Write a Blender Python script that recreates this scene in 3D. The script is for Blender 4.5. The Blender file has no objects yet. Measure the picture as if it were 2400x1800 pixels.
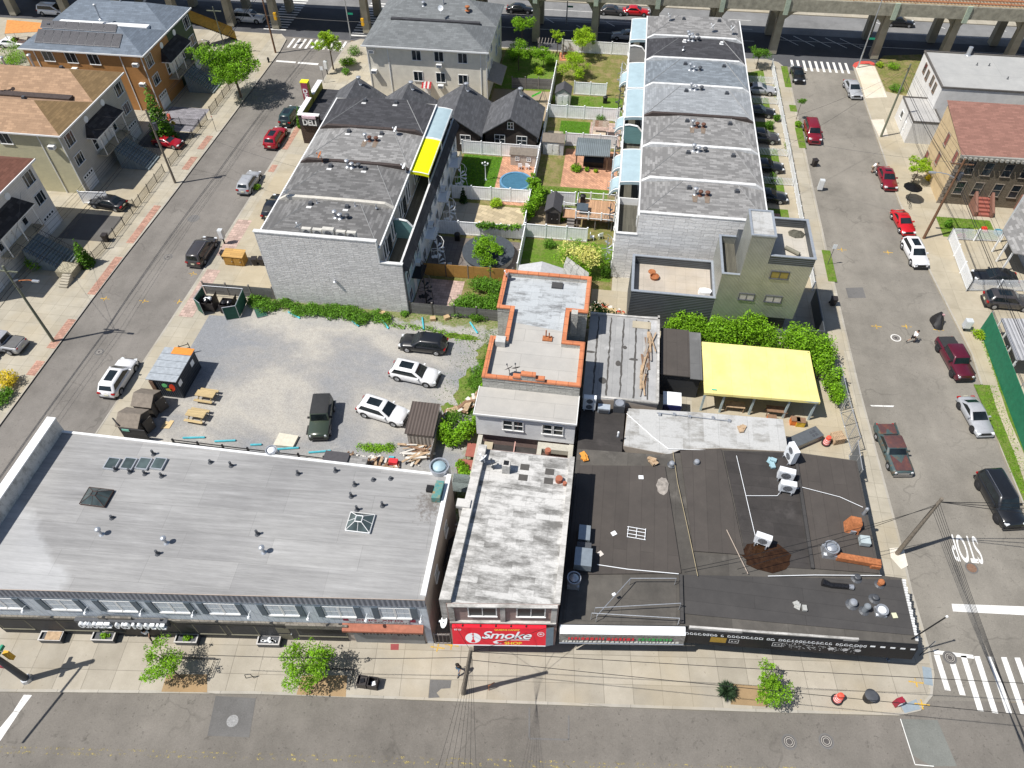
import bpy,bmesh,math,random
from mathutils import Vector,Matrix
random.seed(7)
R=math.radians
scene=bpy.context.scene
col=scene.collection
# ------------------------------------------------------------------ camera
HC=56.0
right=Vector((0.99063465,0.13649433,-0.003505)).normalized()
fwd=Vector((-0.09173562,0.64633738,-0.75751737)).normalized()
right=(right-fwd*right.dot(fwd)).normalized()
upv=right.cross(fwd).normalized()
cam_d=bpy.data.cameras.new('camera')
cam=bpy.data.objects.new('camera',cam_d);col.objects.link(cam)
m=Matrix((right,upv,-fwd)).transposed().to_4x4();m.translation=Vector((0,0,HC))
cam.matrix_world=m
cam_d.sensor_width=36;cam_d.lens=1729/2400*36;cam_d.clip_end=1500;cam_d.clip_start=.5
scene.camera=cam
# ------------------------------------------------------------------ sky and sun
w=bpy.data.worlds.new('World');scene.world=w;w.use_nodes=True
nt=w.node_tree
sky=nt.nodes.new('ShaderNodeTexSky');sky.sky_type='NISHITA';sky.sun_disc=False
sky.sun_elevation=R(58.5);sky.sun_rotation=R(245)
bg=nt.nodes['Background'];bg.inputs['Strength'].default_value=.078
nt.links.new(sky.outputs[0],bg.inputs[0])
sd=bpy.data.lights.new('sun','SUN');sd.energy=4.7;sd.angle=R(.53);sd.color=(1,.965,.905)
so=bpy.data.objects.new('sun',sd);col.objects.link(so)
ray=Vector((math.cos(R(25))*math.cos(R(58.5)),math.sin(R(25))*math.cos(R(58.5)),-math.sin(R(58.5))))
so.rotation_euler=ray.to_track_quat('-Z','Y').to_euler();so.location=(-60,-20,90)
scene.view_settings.view_transform='Standard';scene.view_settings.look='None'
scene.view_settings.exposure=.26;scene.view_settings.gamma=1
scene.render.engine='CYCLES'
# ------------------------------------------------------------------ survey: a point of the photograph on the level z
def P(c,x,y,z=0.0):
 u=(c//10)*600+x/3.6867;v=(c % 10)*450+y/3.6867
 d=right*(u-1200)-upv*(v-900)+fwd*1729
 t=(z-HC)/d.z
 return Vector((d.x*t,d.y*t,z))
# ------------------------------------------------------------------ mesh builder
class MB:
 def __init__(s):s.v=[];s.f=[];s.m=[]
 def poly(s,pts,mi=0):
  n=len(s.v);s.v+=[tuple(p) for p in pts];s.f.append(tuple(range(n,n+len(pts))));s.m.append(mi);return s
 def raw(s,vs,fs,mi=0):
  n=len(s.v);s.v+=[tuple(p) for p in vs]
  for f in fs:s.f.append(tuple(n+i for i in f));s.m.append(mi)
  return s
 def box(s,x0,y0,z0,x1,y1,z1,mi=0):
  return s.raw([(x0,y0,z0),(x1,y0,z0),(x1,y1,z0),(x0,y1,z0),(x0,y0,z1),(x1,y0,z1),(x1,y1,z1),(x0,y1,z1)],
   [(3,2,1,0),(4,5,6,7),(0,1,5,4),(1,2,6,5),(2,3,7,6),(3,0,4,7)],mi)
 def obox(s,c,u,v,n,a,b,h,mi=0):
  c=Vector(c);u=Vector(u)*a/2;v=Vector(v)*b/2;n=Vector(n)*h
  q=[c-u-v,c+u-v,c+u+v,c-u+v]
  return s.raw(q+[p+n for p in q],[(3,2,1,0),(4,5,6,7),(0,1,5,4),(1,2,6,5),(2,3,7,6),(3,0,4,7)],mi)
 def rbox(s,cx,cy,z0,sx,sy,sz,rot=0,mi=0):
  c,k=math.cos(rot),math.sin(rot)
  return s.obox((cx,cy,z0),(c,k,0),(-k,c,0),(0,0,1),sx,sy,sz,mi)
 def prism(s,poly,z0,z1,mi=0,mtop=None,bottom=True):
  n=len(poly);a=0
  for i in range(n):
   p,q=poly[i],poly[(i+1) % n];a+=p[0]*q[1]-q[0]*p[1]
  if a<0:poly=list(reversed(poly))
  vs=[(p[0],p[1],z0) for p in poly]+[(p[0],p[1],z1) for p in poly]
  s.raw(vs,[(i,(i+1) % n,n+(i+1) % n,n+i) for i in range(n)]+([tuple(reversed(range(n)))] if bottom else []),mi)
  k=len(s.v)-n
  s.f.append(tuple(range(k,k+n)));s.m.append(mi if mtop is None else mtop);return s
 def frus(s,a,b,ra,rb,n=10,mi=0,cap=True):
  a=Vector(a);b=Vector(b);d=(b-a).normalized()
  e=d.orthogonal().normalized() if abs(d.z)<.999 else Vector((1,0,0));g=d.cross(e)
  vs=[]
  for c,r in ((a,ra),(b,rb)):
   vs+=[c+(e*math.cos(2*math.pi*i/n)+g*math.sin(2*math.pi*i/n))*r for i in range(n)]
  fs=[(i,(i+1) % n,n+(i+1) % n,n+i) for i in range(n)]
  if cap:fs+=[tuple(reversed(range(n))),tuple(range(n,2*n))]
  return s.raw(vs,fs,mi)
 def cyl(s,x,y,z0,r,h,n=12,mi=0,r2=None):return s.frus((x,y,z0),(x,y,z0+h),r,r if r2 is None else r2,n,mi)
 def tube(s,pts,r,n=5,mi=0):
  pts=[Vector(p) for p in pts];vs=[];fs=[]
  for k,p in enumerate(pts):
   d=(pts[min(k+1,len(pts)-1)]-pts[max(k-1,0)]).normalized()
   e=Vector((0,0,1)).cross(d)
   e=Vector((1,0,0)) if e.length<.05 else e.normalized()
   g=d.cross(e);rr=r[k] if isinstance(r,(list,tuple)) else r
   vs+=[p+(e*math.cos(2*math.pi*i/n)+g*math.sin(2*math.pi*i/n))*rr for i in range(n)]
  for k in range(len(pts)-1):
   for i in range(n):fs.append((k*n+i,k*n+(i+1) % n,(k+1)*n+(i+1) % n,(k+1)*n+i))
  fs+=[tuple(reversed(range(n))),tuple(range((len(pts)-1)*n,len(pts)*n))]
  return s.raw(vs,fs,mi)
 def lathe(s,x,y,z,prof,n=14,mi=0):
  vs=[];fs=[]
  for r,h in prof:vs+=[(x+r*math.cos(2*math.pi*i/n),y+r*math.sin(2*math.pi*i/n),z+h) for i in range(n)]
  for k in range(len(prof)-1):
   for i in range(n):fs.append((k*n+i,k*n+(i+1) % n,(k+1)*n+(i+1) % n,(k+1)*n+i))
  fs.append(tuple(range((len(prof)-1)*n,len(prof)*n)))
  return s.raw(vs,fs,mi)
 def build(s,name,mats,parent=None,smooth=False,ang=35,local=False):
  me=bpy.data.meshes.new(name);me.from_pydata(s.v,[],s.f)
  if not isinstance(mats,(list,tuple)):mats=[mats]
  for x in mats:me.materials.append(x)
  if len(mats)>1:me.polygons.foreach_set('material_index',s.m)
  if smooth:
   me.polygons.foreach_set('use_smooth',[True]*len(me.polygons));me.set_sharp_from_angle(angle=R(ang))
  me.update()
  o=bpy.data.objects.new(name,me);col.objects.link(o)
  if parent is not None:
   o.parent=parent
   if not local:o.location=-Vector(parent.get('base',(0,0,0)))
  return o
def tag(o,label,cat,group=None,kind=None):
 if label:o['label']=label
 if cat:o['category']=cat
 if group:o['group']=group
 if kind:o['kind']=kind
 return o
def thing(name,label,cat,loc=(0,0,0),rz=0.0,group=None):
 o=bpy.data.objects.new(name,None);col.objects.link(o);o.empty_display_size=.3
 o.location=loc;o.rotation_euler=(0,0,rz)
 if rz==0:o['base']=tuple(float(a) for a in loc)
 return tag(o,label,cat,group)
def part(o,root):          
 return o
def structure(o):o['kind']='structure';return o
def box_part(name,mat,root,*b):
 return MB().box(*b).build(name,mat,root)
def copy_thing(root,loc,rz,label,group=None):
 r=root.copy();col.objects.link(r);r.location=loc;r.rotation_euler=(0,0,rz);r['label']=label
 if group:r['group']=group
 for ch in list(root.children):
  c=ch.copy();col.objects.link(c);c.parent=r
  for g in list(ch.children):
   d=g.copy();col.objects.link(d);d.parent=c
 return r
# ------------------------------------------------------------------ materials
class NT:
 def __init__(s,name):
  s.mt=bpy.data.materials.new(name);s.mt.use_nodes=True;s.t=s.mt.node_tree
  s.b=s.t.nodes['Principled BSDF'];s.geo=s.n('ShaderNodeNewGeometry')
  s.pos=s.geo.outputs['Position']
 def n(s,k,**kw):
  x=s.t.nodes.new(k)
  for a,v in kw.items():setattr(x,a,v)
  return x
 def link(s,a,b):s.t.links.new(a,b)
 def put(s,sock,v):
  if hasattr(v,'is_output') or isinstance(v,bpy.types.NodeSocket):s.link(v,sock)
  else:sock.default_value=v
 def math(s,op,a,b=None,c=None):
  x=s.n('ShaderNodeMath',operation=op);s.put(x.inputs[0],a)
  if b is not None:s.put(x.inputs[1],b)
  if c is not None:s.put(x.inputs[2],c)
  return x.outputs[0]
 def mapping(s,scale=(1,1,1),rot=0,loc=(0,0,0),vec=None):
  x=s.n('ShaderNodeMapping');x.inputs['Scale'].default_value=scale;x.inputs['Rotation'].default_value=(0,0,rot);x.inputs['Location'].default_value=loc
  s.link(vec or s.pos,x.inputs['Vector']);return x.outputs[0]
 def wallvec(s):                
  sp=s.n('ShaderNodeSeparateXYZ');s.link(s.pos,sp.inputs[0])
  cb=s.n('ShaderNodeCombineXYZ');s.link(s.math('ADD',sp.outputs[0],sp.outputs[1]),cb.inputs[0]);s.link(sp.outputs[2],cb.inputs[1])
  return cb.outputs[0]
 def axis(s,i):
  sp=s.n('ShaderNodeSeparateXYZ');s.link(s.pos,sp.inputs[0]);return sp.outputs[i]
 def noise(s,scale,detail=4,rough=.6,vec=None,dist=0):
  x=s.n('ShaderNodeTexNoise');x.inputs['Scale'].default_value=scale;x.inputs['Detail'].default_value=detail
  x.inputs['Roughness'].default_value=rough;x.inputs['Distortion'].default_value=dist
  s.link(vec or s.pos,x.inputs['Vector']);return x.outputs['Fac']
 def ramp(s,fac,stops):
  x=s.n('ShaderNodeValToRGB');el=x.color_ramp.elements
  while len(el)<len(stops):el.new(.5)
  for e,(p,c) in zip(el,stops):e.position=p;e.color=tuple(c)+((1,) if len(c)==3 else ()) if not isinstance(c,(int,float)) else (c,c,c,1)
  s.put(x.inputs[0],fac);return x.outputs[0]
 def mix(s,fac,a,b,mode='MIX'):
  x=s.n('ShaderNodeMix',data_type='RGBA',blend_type=mode)
  s.put(x.inputs[0],fac)
  for i,v in ((6,a),(7,b)):
   if isinstance(v,(tuple,list)):x.inputs[i].default_value=tuple(v)[:3]+(1,)
   else:s.link(v,x.inputs[i])
  return x.outputs[2]
 def bump(s,h,strength=.3,dist=.02,prev=None):
  x=s.n('ShaderNodeBump');x.inputs['Strength'].default_value=strength;x.inputs['Distance'].default_value=dist
  s.link(h,x.inputs['Height'])
  if prev:s.link(prev,x.inputs['Normal'])
  s.link(x.outputs[0],s.b.inputs['Normal']);return x.outputs[0]
 def brick(s,vec,c1,c2,mortar,bw,bh,ms=.02,off=.5,bias=0,sq=1):
  x=s.n('ShaderNodeTexBrick',offset=off,squash=sq);x.inputs['Scale'].default_value=1
  for k,v in (('Color1',c1),('Color2',c2),('Mortar',mortar)):x.inputs[k].default_value=tuple(v)+(1,)
  x.inputs['Brick Width'].default_value=bw;x.inputs['Row Height'].default_value=bh;x.inputs['Mortar Size'].default_value=ms
  x.inputs['Bias'].default_value=bias;x.inputs['Mortar Smooth'].default_value=.1
  s.link(vec,x.inputs['Vector']);return x
 def out(s,c,rough=.8,metal=0,spec=.35):
  s.put(s.b.inputs['Base Color'],tuple(c)+(1,) if isinstance(c,(tuple,list)) else c)
  s.put(s.b.inputs['Roughness'],rough);s.b.inputs['Metallic'].default_value=metal
  s.b.inputs['Specular IOR Level'].default_value=spec
  return s.mt
def k(c,f):return tuple(max(0,min(1,a*f)) for a in c[:3])
_mc={}
def plain(name,c,rough=.6,metal=0,var=.12,scale=3,spec=.4,bump=0):
 if name in _mc:return _mc[name]
 s=NT(name);n=s.noise(scale,5,.65)
 r=s.ramp(n,[(.3,k(c,1-var)),(.7,k(c,1+var))])
 if bump:s.bump(s.noise(scale*8,3),bump,.02)
 _mc[name]=s.out(r,rough,metal,spec);return _mc[name]
def paint(name,c,rough=.28):
 if name in _mc:return _mc[name]
 s=NT(name);s.b.inputs['Coat Weight'].default_value=.7;s.b.inputs['Coat Roughness'].default_value=.08
 r=s.ramp(s.noise(2.5,4,.7),[(.3,k(c,.9)),(.75,k(c,1.08))])
 _mc[name]=s.out(r,rough,0,.5);return _mc[name]
def glass(name='window_glass',c=(.02,.028,.035),rough=.06):
 if name in _mc:return _mc[name]
 s=NT(name);r=s.ramp(s.noise(.7,2),[(.35,k(c,.6)),(.7,k(c,1.6))])
 _mc[name]=s.out(r,rough,0,.6);return _mc[name]
def shingle(name,c,rot=0,var=.22,bw=.8,bh=.28):
 s=NT(name);v=s.mapping((1,1,1),rot)
 b=s.brick(v,k(c,1-var*.8),k(c,1+var*1.5),k(c,.7),bw,bh,.012,bias=-.25)
 big=s.noise(.8,4,.6);c1=s.mix(.9,b.outputs[0],s.ramp(big,[(.3,(.9,.9,.9)),(.7,(1.07,1.07,1.07))]),'MULTIPLY')
 c2=s.mix(.6,c1,s.ramp(s.noise(14,2),[(.3,(.8,.8,.8)),(.7,(1.15,1.15,1.15))]),'MULTIPLY')
 s.bump(b.outputs[1],-.3,.02)
 return s.out(c2,.9,0,.25)
def siding(name,c,h=.2,rough=.55,dark=.62):
 s=NT(name);z=s.axis(2)
 f=s.math('FRACT',s.math('DIVIDE',z,h));ln=s.ramp(f,[(0,dark),(.14,1.0),(.9,.96)])
 n=s.ramp(s.noise(1.2,4),[(.3,k(c,.9)),(.7,k(c,1.06))])
 s.bump(f,-.4,.03)
 return s.out(s.mix(1,n,ln,'MULTIPLY'),rough)
def corr(name,c,p=.16,rough=.45,metal=.0,vertical=True,var=.12,flat=False):
 s=NT(name)
 if flat:u=s.axis(0)
 elif vertical:sp=s.n('ShaderNodeSeparateXYZ');s.link(s.wallvec(),sp.inputs[0]);u=sp.outputs[0]
 else:u=s.axis(2)
 w_=s.math('SINE',s.math('MULTIPLY',u,2*math.pi/p));ln=s.ramp(s.math('MULTIPLY_ADD',w_,.5,.5),[(0,.5 if flat else .62),(.2 if flat else .5,.95),(1,1.0)])
 n=s.ramp(s.noise(.8,5),[(.3,k(c,1-var)),(.7,k(c,1+var))])
 s.bump(w_,.5,.04)
 return s.out(s.mix(1,n,ln,'MULTIPLY'),rough,metal)
# ================================================================== ground materials
def m_asphalt(name,c,seed=0,crack=.5,stain=.5,warm=(1,1,1)):
 s=NT(name);v=s.mapping(loc=(seed*37,seed*11,0))
 big=s.ramp(s.noise(.14,7,.7,v),[(.3,k(c,.72)),(.5,c),(.7,k(c,1.22))])
 fine=s.ramp(s.noise(9,4,.75,v),[(.25,(.78,.78,.78)),(.75,(1.2,1.2,1.2))])
 a=s.mix(.75,big,fine,'MULTIPLY')
 strip=s.ramp(s.noise(1,3,.5,s.mapping((.55,.02,1),0,vec=v)),[(.35,(.9,.9,.9)),(.65,(1.08,1.08,1.08))])
 a=s.mix(.6,a,strip,'MULTIPLY')
 st=s.ramp(s.noise(.9,3,.7,v,.4),[(.64,0),(.74,1)])
 a=s.mix(s.math('MULTIPLY',st,stain*.75),a,k(c,.55))
 sp=s.ramp(s.noise(4,3,.6,v),[(.63,0),(.70,1)]);a=s.mix(s.math('MULTIPLY',sp,.22+.4*stain),a,k(c,.5))
 ps=s.ramp(s.noise(11,2,.6,v),[(.71,0),(.74,1)]);a=s.mix(s.math('MULTIPLY',ps,.5),a,k(c,1.9))
 vo=s.n('ShaderNodeTexVoronoi',feature='DISTANCE_TO_EDGE');vo.inputs['Scale'].default_value=.13
 dv=s.n('ShaderNodeVectorMath',operation='ADD');nz=s.n('ShaderNodeTexNoise');nz.inputs['Scale'].default_value=.5
 s.link(v,nz.inputs[0]);sc=s.n('ShaderNodeVectorMath',operation='SCALE');s.link(nz.outputs['Color'],sc.inputs[0]);sc.inputs['Scale'].default_value=3
 s.link(v,dv.inputs[0]);s.link(sc.outputs[0],dv.inputs[1]);s.link(dv.outputs[0],vo.inputs['Vector'])
 cr=s.ramp(vo.outputs[0],[(0,1),(.006,.9),(.012,0)]);msk=s.ramp(s.noise(.2,2,.5,v),[(.45,0),(.6,1)])
 a=s.mix(s.math('MULTIPLY',s.math('MULTIPLY',cr,msk),crack),a,k(c,.4))
 s.bump(s.noise(30,2),.25,.01)
 return s.out(a,.88,0,.3)
def m_concrete(name,c,rot=0,sz=1.5,joint=.55,seed=0,var=.1,off=(0,0,0)):
 s=NT(name);v=s.mapping((1,1,1),rot,off)
 b=s.brick(v,k(c,1-var),k(c,1+var*.7),k(c,joint),sz,sz,.022,0)
 big=s.ramp(s.noise(.45,6,.65),[(.3,(.8,.79,.77)),(.7,(1.1,1.1,1.1))])
 a=s.mix(.85,b.outputs[0],big,'MULTIPLY')
 sp=s.ramp(s.noise(3.2,2,.5),[(.68,0),(.73,1)]);a=s.mix(s.math('MULTIPLY',sp,.35),a,k(c,.45))
 wr=s.ramp(s.noise(.16,3,.55),[(.48,0),(.62,1)]);a=s.mix(s.math('MULTIPLY',wr,.35),a,(c[0]*1.02,c[1]*.93,c[2]*.76))
 a=s.mix(.5,a,s.ramp(s.noise(25,2,.6),[(.3,(.85,.85,.85)),(.7,(1.12,1.12,1.12))]),'MULTIPLY')
 return s.out(a,.9,0,.25)
def m_grass(name='grass',c=(.11,.2,.02),dry=.3):
 s=NT(name);a=s.ramp(s.noise(3.5,6,.75),[(.25,k(c,.5)),(.5,c),(.75,k(c,1.5))])
 d=s.ramp(s.noise(.7,6,.75),[(.46,0),(.6,1)]);a=s.mix(s.math('MULTIPLY',d,dry),a,(.3,.23,.12));d2=s.ramp(s.noise(2.2,5,.8),[(.56,0),(.66,1)]);a=s.mix(s.math('MULTIPLY',d2,.25+dry*.5),a,(.2,.15,.08))
 s.bump(s.noise(18,3,.8),.9,.08)
 return s.out(a,.9,0,.2)
def m_gravel():
 s=NT('gravel')
 pt=s.noise(.06,5,.6,s.mapping((1,1.7,1),R(-25)),.5)
 a=s.ramp(pt,[(.36,(.24,.25,.265)),(.46,(.3,.295,.285)),(.56,(.41,.39,.35)),(.64,(.35,.34,.32)),(.74,(.25,.26,.275))])
 wh=s.ramp(s.noise(.3,6,.7,None,.6),[(.58,0),(.75,1)]);a=s.mix(s.math('MULTIPLY',wh,.4),a,(.55,.52,.46))
 f1=s.ramp(s.noise(7,4,.85),[(.3,(.7,.7,.72)),(.7,(1.28,1.27,1.25))]);a=s.mix(.9,a,f1,'MULTIPLY')
 f2=s.ramp(s.noise(2.2,4,.8),[(.3,(.86,.85,.84)),(.7,(1.1,1.1,1.1))]);a=s.mix(.8,a,f2,'MULTIPLY')
 sx=s.n('ShaderNodeSeparateXYZ');s.link(s.pos,sx.inputs[0])
 e1=s.math('MULTIPLY_ADD',sx.outputs[0],.2,2.9);e2=s.math('MULTIPLY_ADD',sx.outputs[1],.5,-26.6)
 e=s.math('MAXIMUM',e1,e2);g=s.math('ADD',s.math('MULTIPLY',s.noise(.8,6,.8),2.2),s.math('SUBTRACT',e,1.25))
 g=s.ramp(g,[(.66,0),(1.0,1)])
 gr=s.ramp(s.noise(4,5,.8),[(.35,(.30,.26,.19)),(.47,(.2,.2,.09)),(.58,(.1,.16,.03)),(.75,(.07,.13,.02))])
 a=s.mix(g,a,gr)
 s.bump(s.noise(12,3,.8),.6,.04)
 return s.out(a,.92,0,.25)
def m_brickpave(name,c,rot=0,bw=.5,bh=.25):
 s=NT(name);v=s.mapping((1,1,1),rot);b=s.brick(v,k(c,.78),k(c,1.2),k(c,.6),bw,bh,.02)
 a=s.mix(.7,b.outputs[0],s.ramp(s.noise(.8,4),[(.3,(.8,.8,.8)),(.7,(1.15,1.15,1.15))]),'MULTIPLY')
 return s.out(a,.85)
def m_marking(name,c,wear=.45):
 s=NT(name);s.put(s.b.inputs['Alpha'],s.ramp(s.noise(3.5,5,.8),[(wear-.08,0),(wear,1)]));n=s.ramp(s.noise(.5,3),[(.3,k(c,.9)),(.7,c)])
 return s.out(s.mix(.4,n,s.ramp(s.noise(1,3),[(.3,(.8,.8,.8)),(.7,(1.1,1.1,1.1))]),'MULTIPLY'),.75)
ASPH_L=m_asphalt('asphalt_west_street',(.19,.175,.158),1,.35,.45)
ASPH_R=m_asphalt('asphalt_east_street',(.225,.207,.178),2,.35,.6)
ASPH_F=m_asphalt('asphalt_front_street',(.172,.157,.138),3,.3,1.0)
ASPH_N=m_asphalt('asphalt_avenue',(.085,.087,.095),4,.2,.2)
ASPH_P=m_asphalt('asphalt_patch',(.15,.145,.14),5,.1,.2)
CONC=m_concrete('sidewalk_concrete',(.41,.375,.305),0,1.5,.7,var=.09)
CONC_F=m_concrete('sidewalk_concrete_front',(.385,.35,.29),-R(6.2),2.15,.6,var=.16,off=(.4,.3,0))
CONC_D=m_concrete('driveway_concrete',(.41,.365,.28),0,3.1,.75,var=.08)
KERB=m_concrete('kerb_stone',(.4,.375,.33),0,3,.6)
DIRT=m_concrete('dirt',(.33,.27,.19),0,50,1)
GRASS=m_grass();LAWN=m_grass('lawn_grass',(.075,.18,.014),.03);DRYG=m_grass('dry_grass',(.17,.18,.05),.85)
GRAVEL=m_gravel()
PAV_RED=m_brickpave('red_brick_paving',(.42,.24,.18));PAV_PINK=m_brickpave('pink_paving',(.45,.33,.28),0,.6,.4)
PAV_HER=m_brickpave('herringbone_paving',(.5,.27,.17),R(45),.6,.3);PAV_STONE=m_brickpave('flagstone_paving',(.46,.38,.25),.4,.9,.6)
WHITE_M=m_marking('white_road_paint',(.78,.77,.74),.4);YEL_M=m_marking('yellow_road_paint',(.42,.34,.13),.63)
YEL_S=m_marking('yellow_spray_paint',(.62,.38,.05),.5)
def sheet(name,poly,z,mat,label=None,depth=.0,kind='structure'):
 b=MB();pts=[(p[0],p[1]) for p in poly]
 if depth:b.prism(pts,z-depth,z,bottom=False)
 else:
  a=sum(pts[i][0]*pts[(i+1) % len(pts)][1]-pts[(i+1) % len(pts)][0]*pts[i][1] for i in range(len(pts)))
  if a<0:pts.reverse()
  b.poly([(x,y,z) for x,y in pts])
 o=b.build(name,mat);o['kind']=kind
 if label:o['label']=label
 return o
def rect(x0,y0,x1,y1):return [(x0,y0),(x1,y0),(x1,y1),(x0,y1)]
RZ=-.13
sheet('ground',rect(-500,-120,500,700),-.16,DIRT)
FC=[(-45.4,12.3),(-40.2,13.0),(-21.4,15.4),(-2.6,17.3),(15.9,19.2),(25.2,20.25),(26.8,20.8),(27.9,22),(28.4,23.6),(28.5,25.5),(28.2,30.3),(28.15,36),(27.6,52.4),(27.4,70),(27.4,87.9),(27.5,114.1),(27.2,119),(26.2,120.9),(24.5,121.7),(10,120.8),(-8,120.5),(-30,120.4),(-42.5,120.3),(-44.2,118.5),(-44.45,114),(-44.5,74),(-44.7,56.7),(-45.2,35.9),(-46.2,15)]
sheet('east_west_road',[(-120,-40),(130,-40),(130,32),(28,21.8),(-46,13.6),(-120,4.6)],RZ,ASPH_F)
sheet('west_street',[(-56,12.6),(-44,14),(-44,121.6),(-56,121.6)],RZ+.004,ASPH_L)
sheet('east_street',[(27,21.6),(42,23.4),(40.6,60),(38.6,90),(38.6,122.2),(26.8,122.2)],RZ+.004,ASPH_R)
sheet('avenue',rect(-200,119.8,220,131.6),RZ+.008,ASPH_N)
sheet('avenue_far_lane',rect(-200,131.6,220,139.5),RZ+.006,m_asphalt('asphalt_far_lane',(.2,.2,.2),6,.2,.2))
sheet('far_sidewalk',rect(-200,139.5,220,150),0,CONC,depth=.12)
sheet('pavement',FC,0,CONC,depth=.15)
WB=[(-54.8,13.0),(-55.0,41),(-55.1,54),(-55.0,61.7),(-54.75,72),(-54.6,92),(-54.6,114),(-55,118.5),(-56.5,120.3),(-200,120.3),(-200,-6)]
sheet('pavement',WB,.0,CONC,depth=.15)
EB=[(37.8,121.2),(37.7,110.5),(37.7,84.7),(38.5,70.8),(39.8,58.2),(39.3,46),(39.6,37),(39.6,31),(41,29.4),(150,41),(150,121.8),(38.8,121.9)]
sheet('pavement',EB,.0,CONC_D,depth=.15)
def strip(name,pts,wd,z,mat,label=None):
 b=MB();pts=[Vector((p[0],p[1],0)) for p in pts];L=[]
 for i,p in enumerate(pts):
  d=(pts[min(i+1,len(pts)-1)]-pts[max(i-1,0)]).normalized();nrm=Vector((-d.y,d.x,0));L.append((p,p+nrm*wd))
 for i in range(len(L)-1):
  q=[L[i][0],L[i+1][0],L[i+1][1],L[i][1]]
  ar=(q[1]-q[0]).cross(q[2]-q[0]).z
  if ar<0:q.reverse()
  b.poly([(a.x,a.y,z) for a in q])
 o=b.build(name,mat);o['kind']='structure';return o
strip('kerb',FC[:24],.2,.005,KERB);strip('kerb',FC[23:],.2,.006,KERB)
strip('kerb',list(reversed(WB[:9])),.2,.005,KERB)
strip('kerb',EB[:8],.2,.005,KERB)
SD=(1,.1087)
def fy(x):return 17.3+.1037*(x+2.6)
sheet('front_pavement',[(-45.2,12.6),(-40.2,13.22),(-21.4,15.62),(-2.6,17.52),(15.9,19.42),(25.1,20.5),(26.6,21.1),(27.6,22.2),(28.15,23.7),(28.25,25.5),(28.0,29.6),(9,27.5),(-9.2,25.2),(-46,20)],.009,CONC_F)
sheet('lot_ground',[(-40.9,36.2),(-8.7,36),(-8.7,56.6),(-36.5,56.6),(-37.6,53.4),(-40.9,53.2)],.012,GRAVEL)
sheet('lot_ground',[(-39.2,31.2),(-8.9,31.2),(-8.9,36),(-39.2,36.2)],.011,GRAVEL)
sheet('yard_ground',rect(-19.6,56.6,2.4,121-1),.008,DRYG)
sheet('patio',rect(-19.2,56.8,-16.2,62.3),.014,PAV_PINK);sheet('patio',rect(-16.2,56.8,-14.2,62.3),.016,PAV_PINK)
sheet('patio',rect(-19.2,63,-8.8,70.1),.014,m_concrete('dark_pavers',(.17,.15,.14),0,.6,.6))
sheet('patio',rect(-15,71,-9,76.9),.014,PAV_STONE);sheet('patio',rect(-19.2,70.6,-15,77.2),.014,CONC)
sheet('lawn',[(-18.9,79.2),(-13.7,79.2),(-13.6,88),(-18.9,88.1)],.016,LAWN)
sheet('path',rect(-13.6,77.4,-8.8,88.2),.014,PAV_HER)
sheet('lawn',rect(-6.6,93.0,-2.4,98.6),.016,LAWN);sheet('patio',rect(-8.2,92.4,-6.0,95.6),.018,CONC_D);sheet('patio',rect(-2.3,92.2,2,98.8),.018,PAV_PINK)
sheet('patio',rect(-5.2,82.2,2,91.3),.016,PAV_HER);sheet('lawn',rect(-8,77.8,1,82.2),.013,GRASS)
sheet('lawn',rect(-8,99.6,2,106),.013,GRASS);sheet('patio',[tuple(P(20,410,455)[:2]),tuple(P(20,540,450)[:2]),tuple(P(20,560,520)[:2]),tuple(P(20,412,525)[:2])],.02,m_brickpave('terracotta_tiles',(.5,.2,.1),0,.5,.5))
sheet('yard_ground',rect(-17.6,98,-8.8,106.5),.013,DIRT);sheet('yard_ground',rect(-17.6,106.8,-8.8,119.5),.013,GRASS)
sheet('yard_ground',[(-8.4,64.4),(2.2,64.4),(2.2,71),(-8.4,71)],.013,GRASS);sheet('yard_ground',rect(-8.4,71.4,-2,77.6),.012,DIRT)
sheet('yard_ground',rect(0.2,57,4.4,63),.013,CONC_D)
sheet('courtyard',[(11,44),(27,44),(25,39.7),(11,39)],.012,CONC_D)
sheet('courtyard',[(11,44),(26.8,44),(26.8,57),(11,57)],.010,CONC_D)
sheet('driveway',rect(-64.8,57,-57.6,121-1),.006,CONC_D)
sheet('driveway',rect(-64.6,63.6,-58.6,68.6),.010,m_concrete('dark_driveway',(.12,.115,.11),0,6,.8))
sheet('driveway',rect(-64.6,88.6,-58.4,95),.010,m_brickpave('grey_pavers',(.24,.23,.25),0,.6,.3))
sheet('driveway',rect(-64.6,84,-58.4,88.4),.010,m_concrete('asphalt_driveway',(.1,.1,.1),0,6,.8))
for y0,y1 in ((46.2,50.6),(54.6,61.2),(63.8,71.4),(47.4-5,48.0-3.6),(79.5,82.6),(84.5,88)):
 sheet('brick_verge',rect(-55.9,y0,-54.95,y1),.012,PAV_RED)
for y0,y1 in ((98.3,100),(80.5,82.2),(86,92)):sheet('brick_verge',rect(-44.2,y0,-43.4,y1),.010,PAV_RED)
sheet('driveway',[(-43,56.6),(-34.4,56.6),(-34.4,85),(-43,85)],.008,CONC_D)
sheet('brick_verge',rect(-44.2,52.6,-42.6,60.5),.014,PAV_PINK)
sheet('brick_verge',rect(-44.2,63,-42.4,70),.014,PAV_PINK)
sheet('driveway',[(17.7,65.6),(24.8,65.6),(24.8,119.5),(17.7,116)],.008,CONC_D)
sheet('lawn',[(18,66),(23.6,66),(23.6,118),(18,115)],.010,GRASS)
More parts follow.
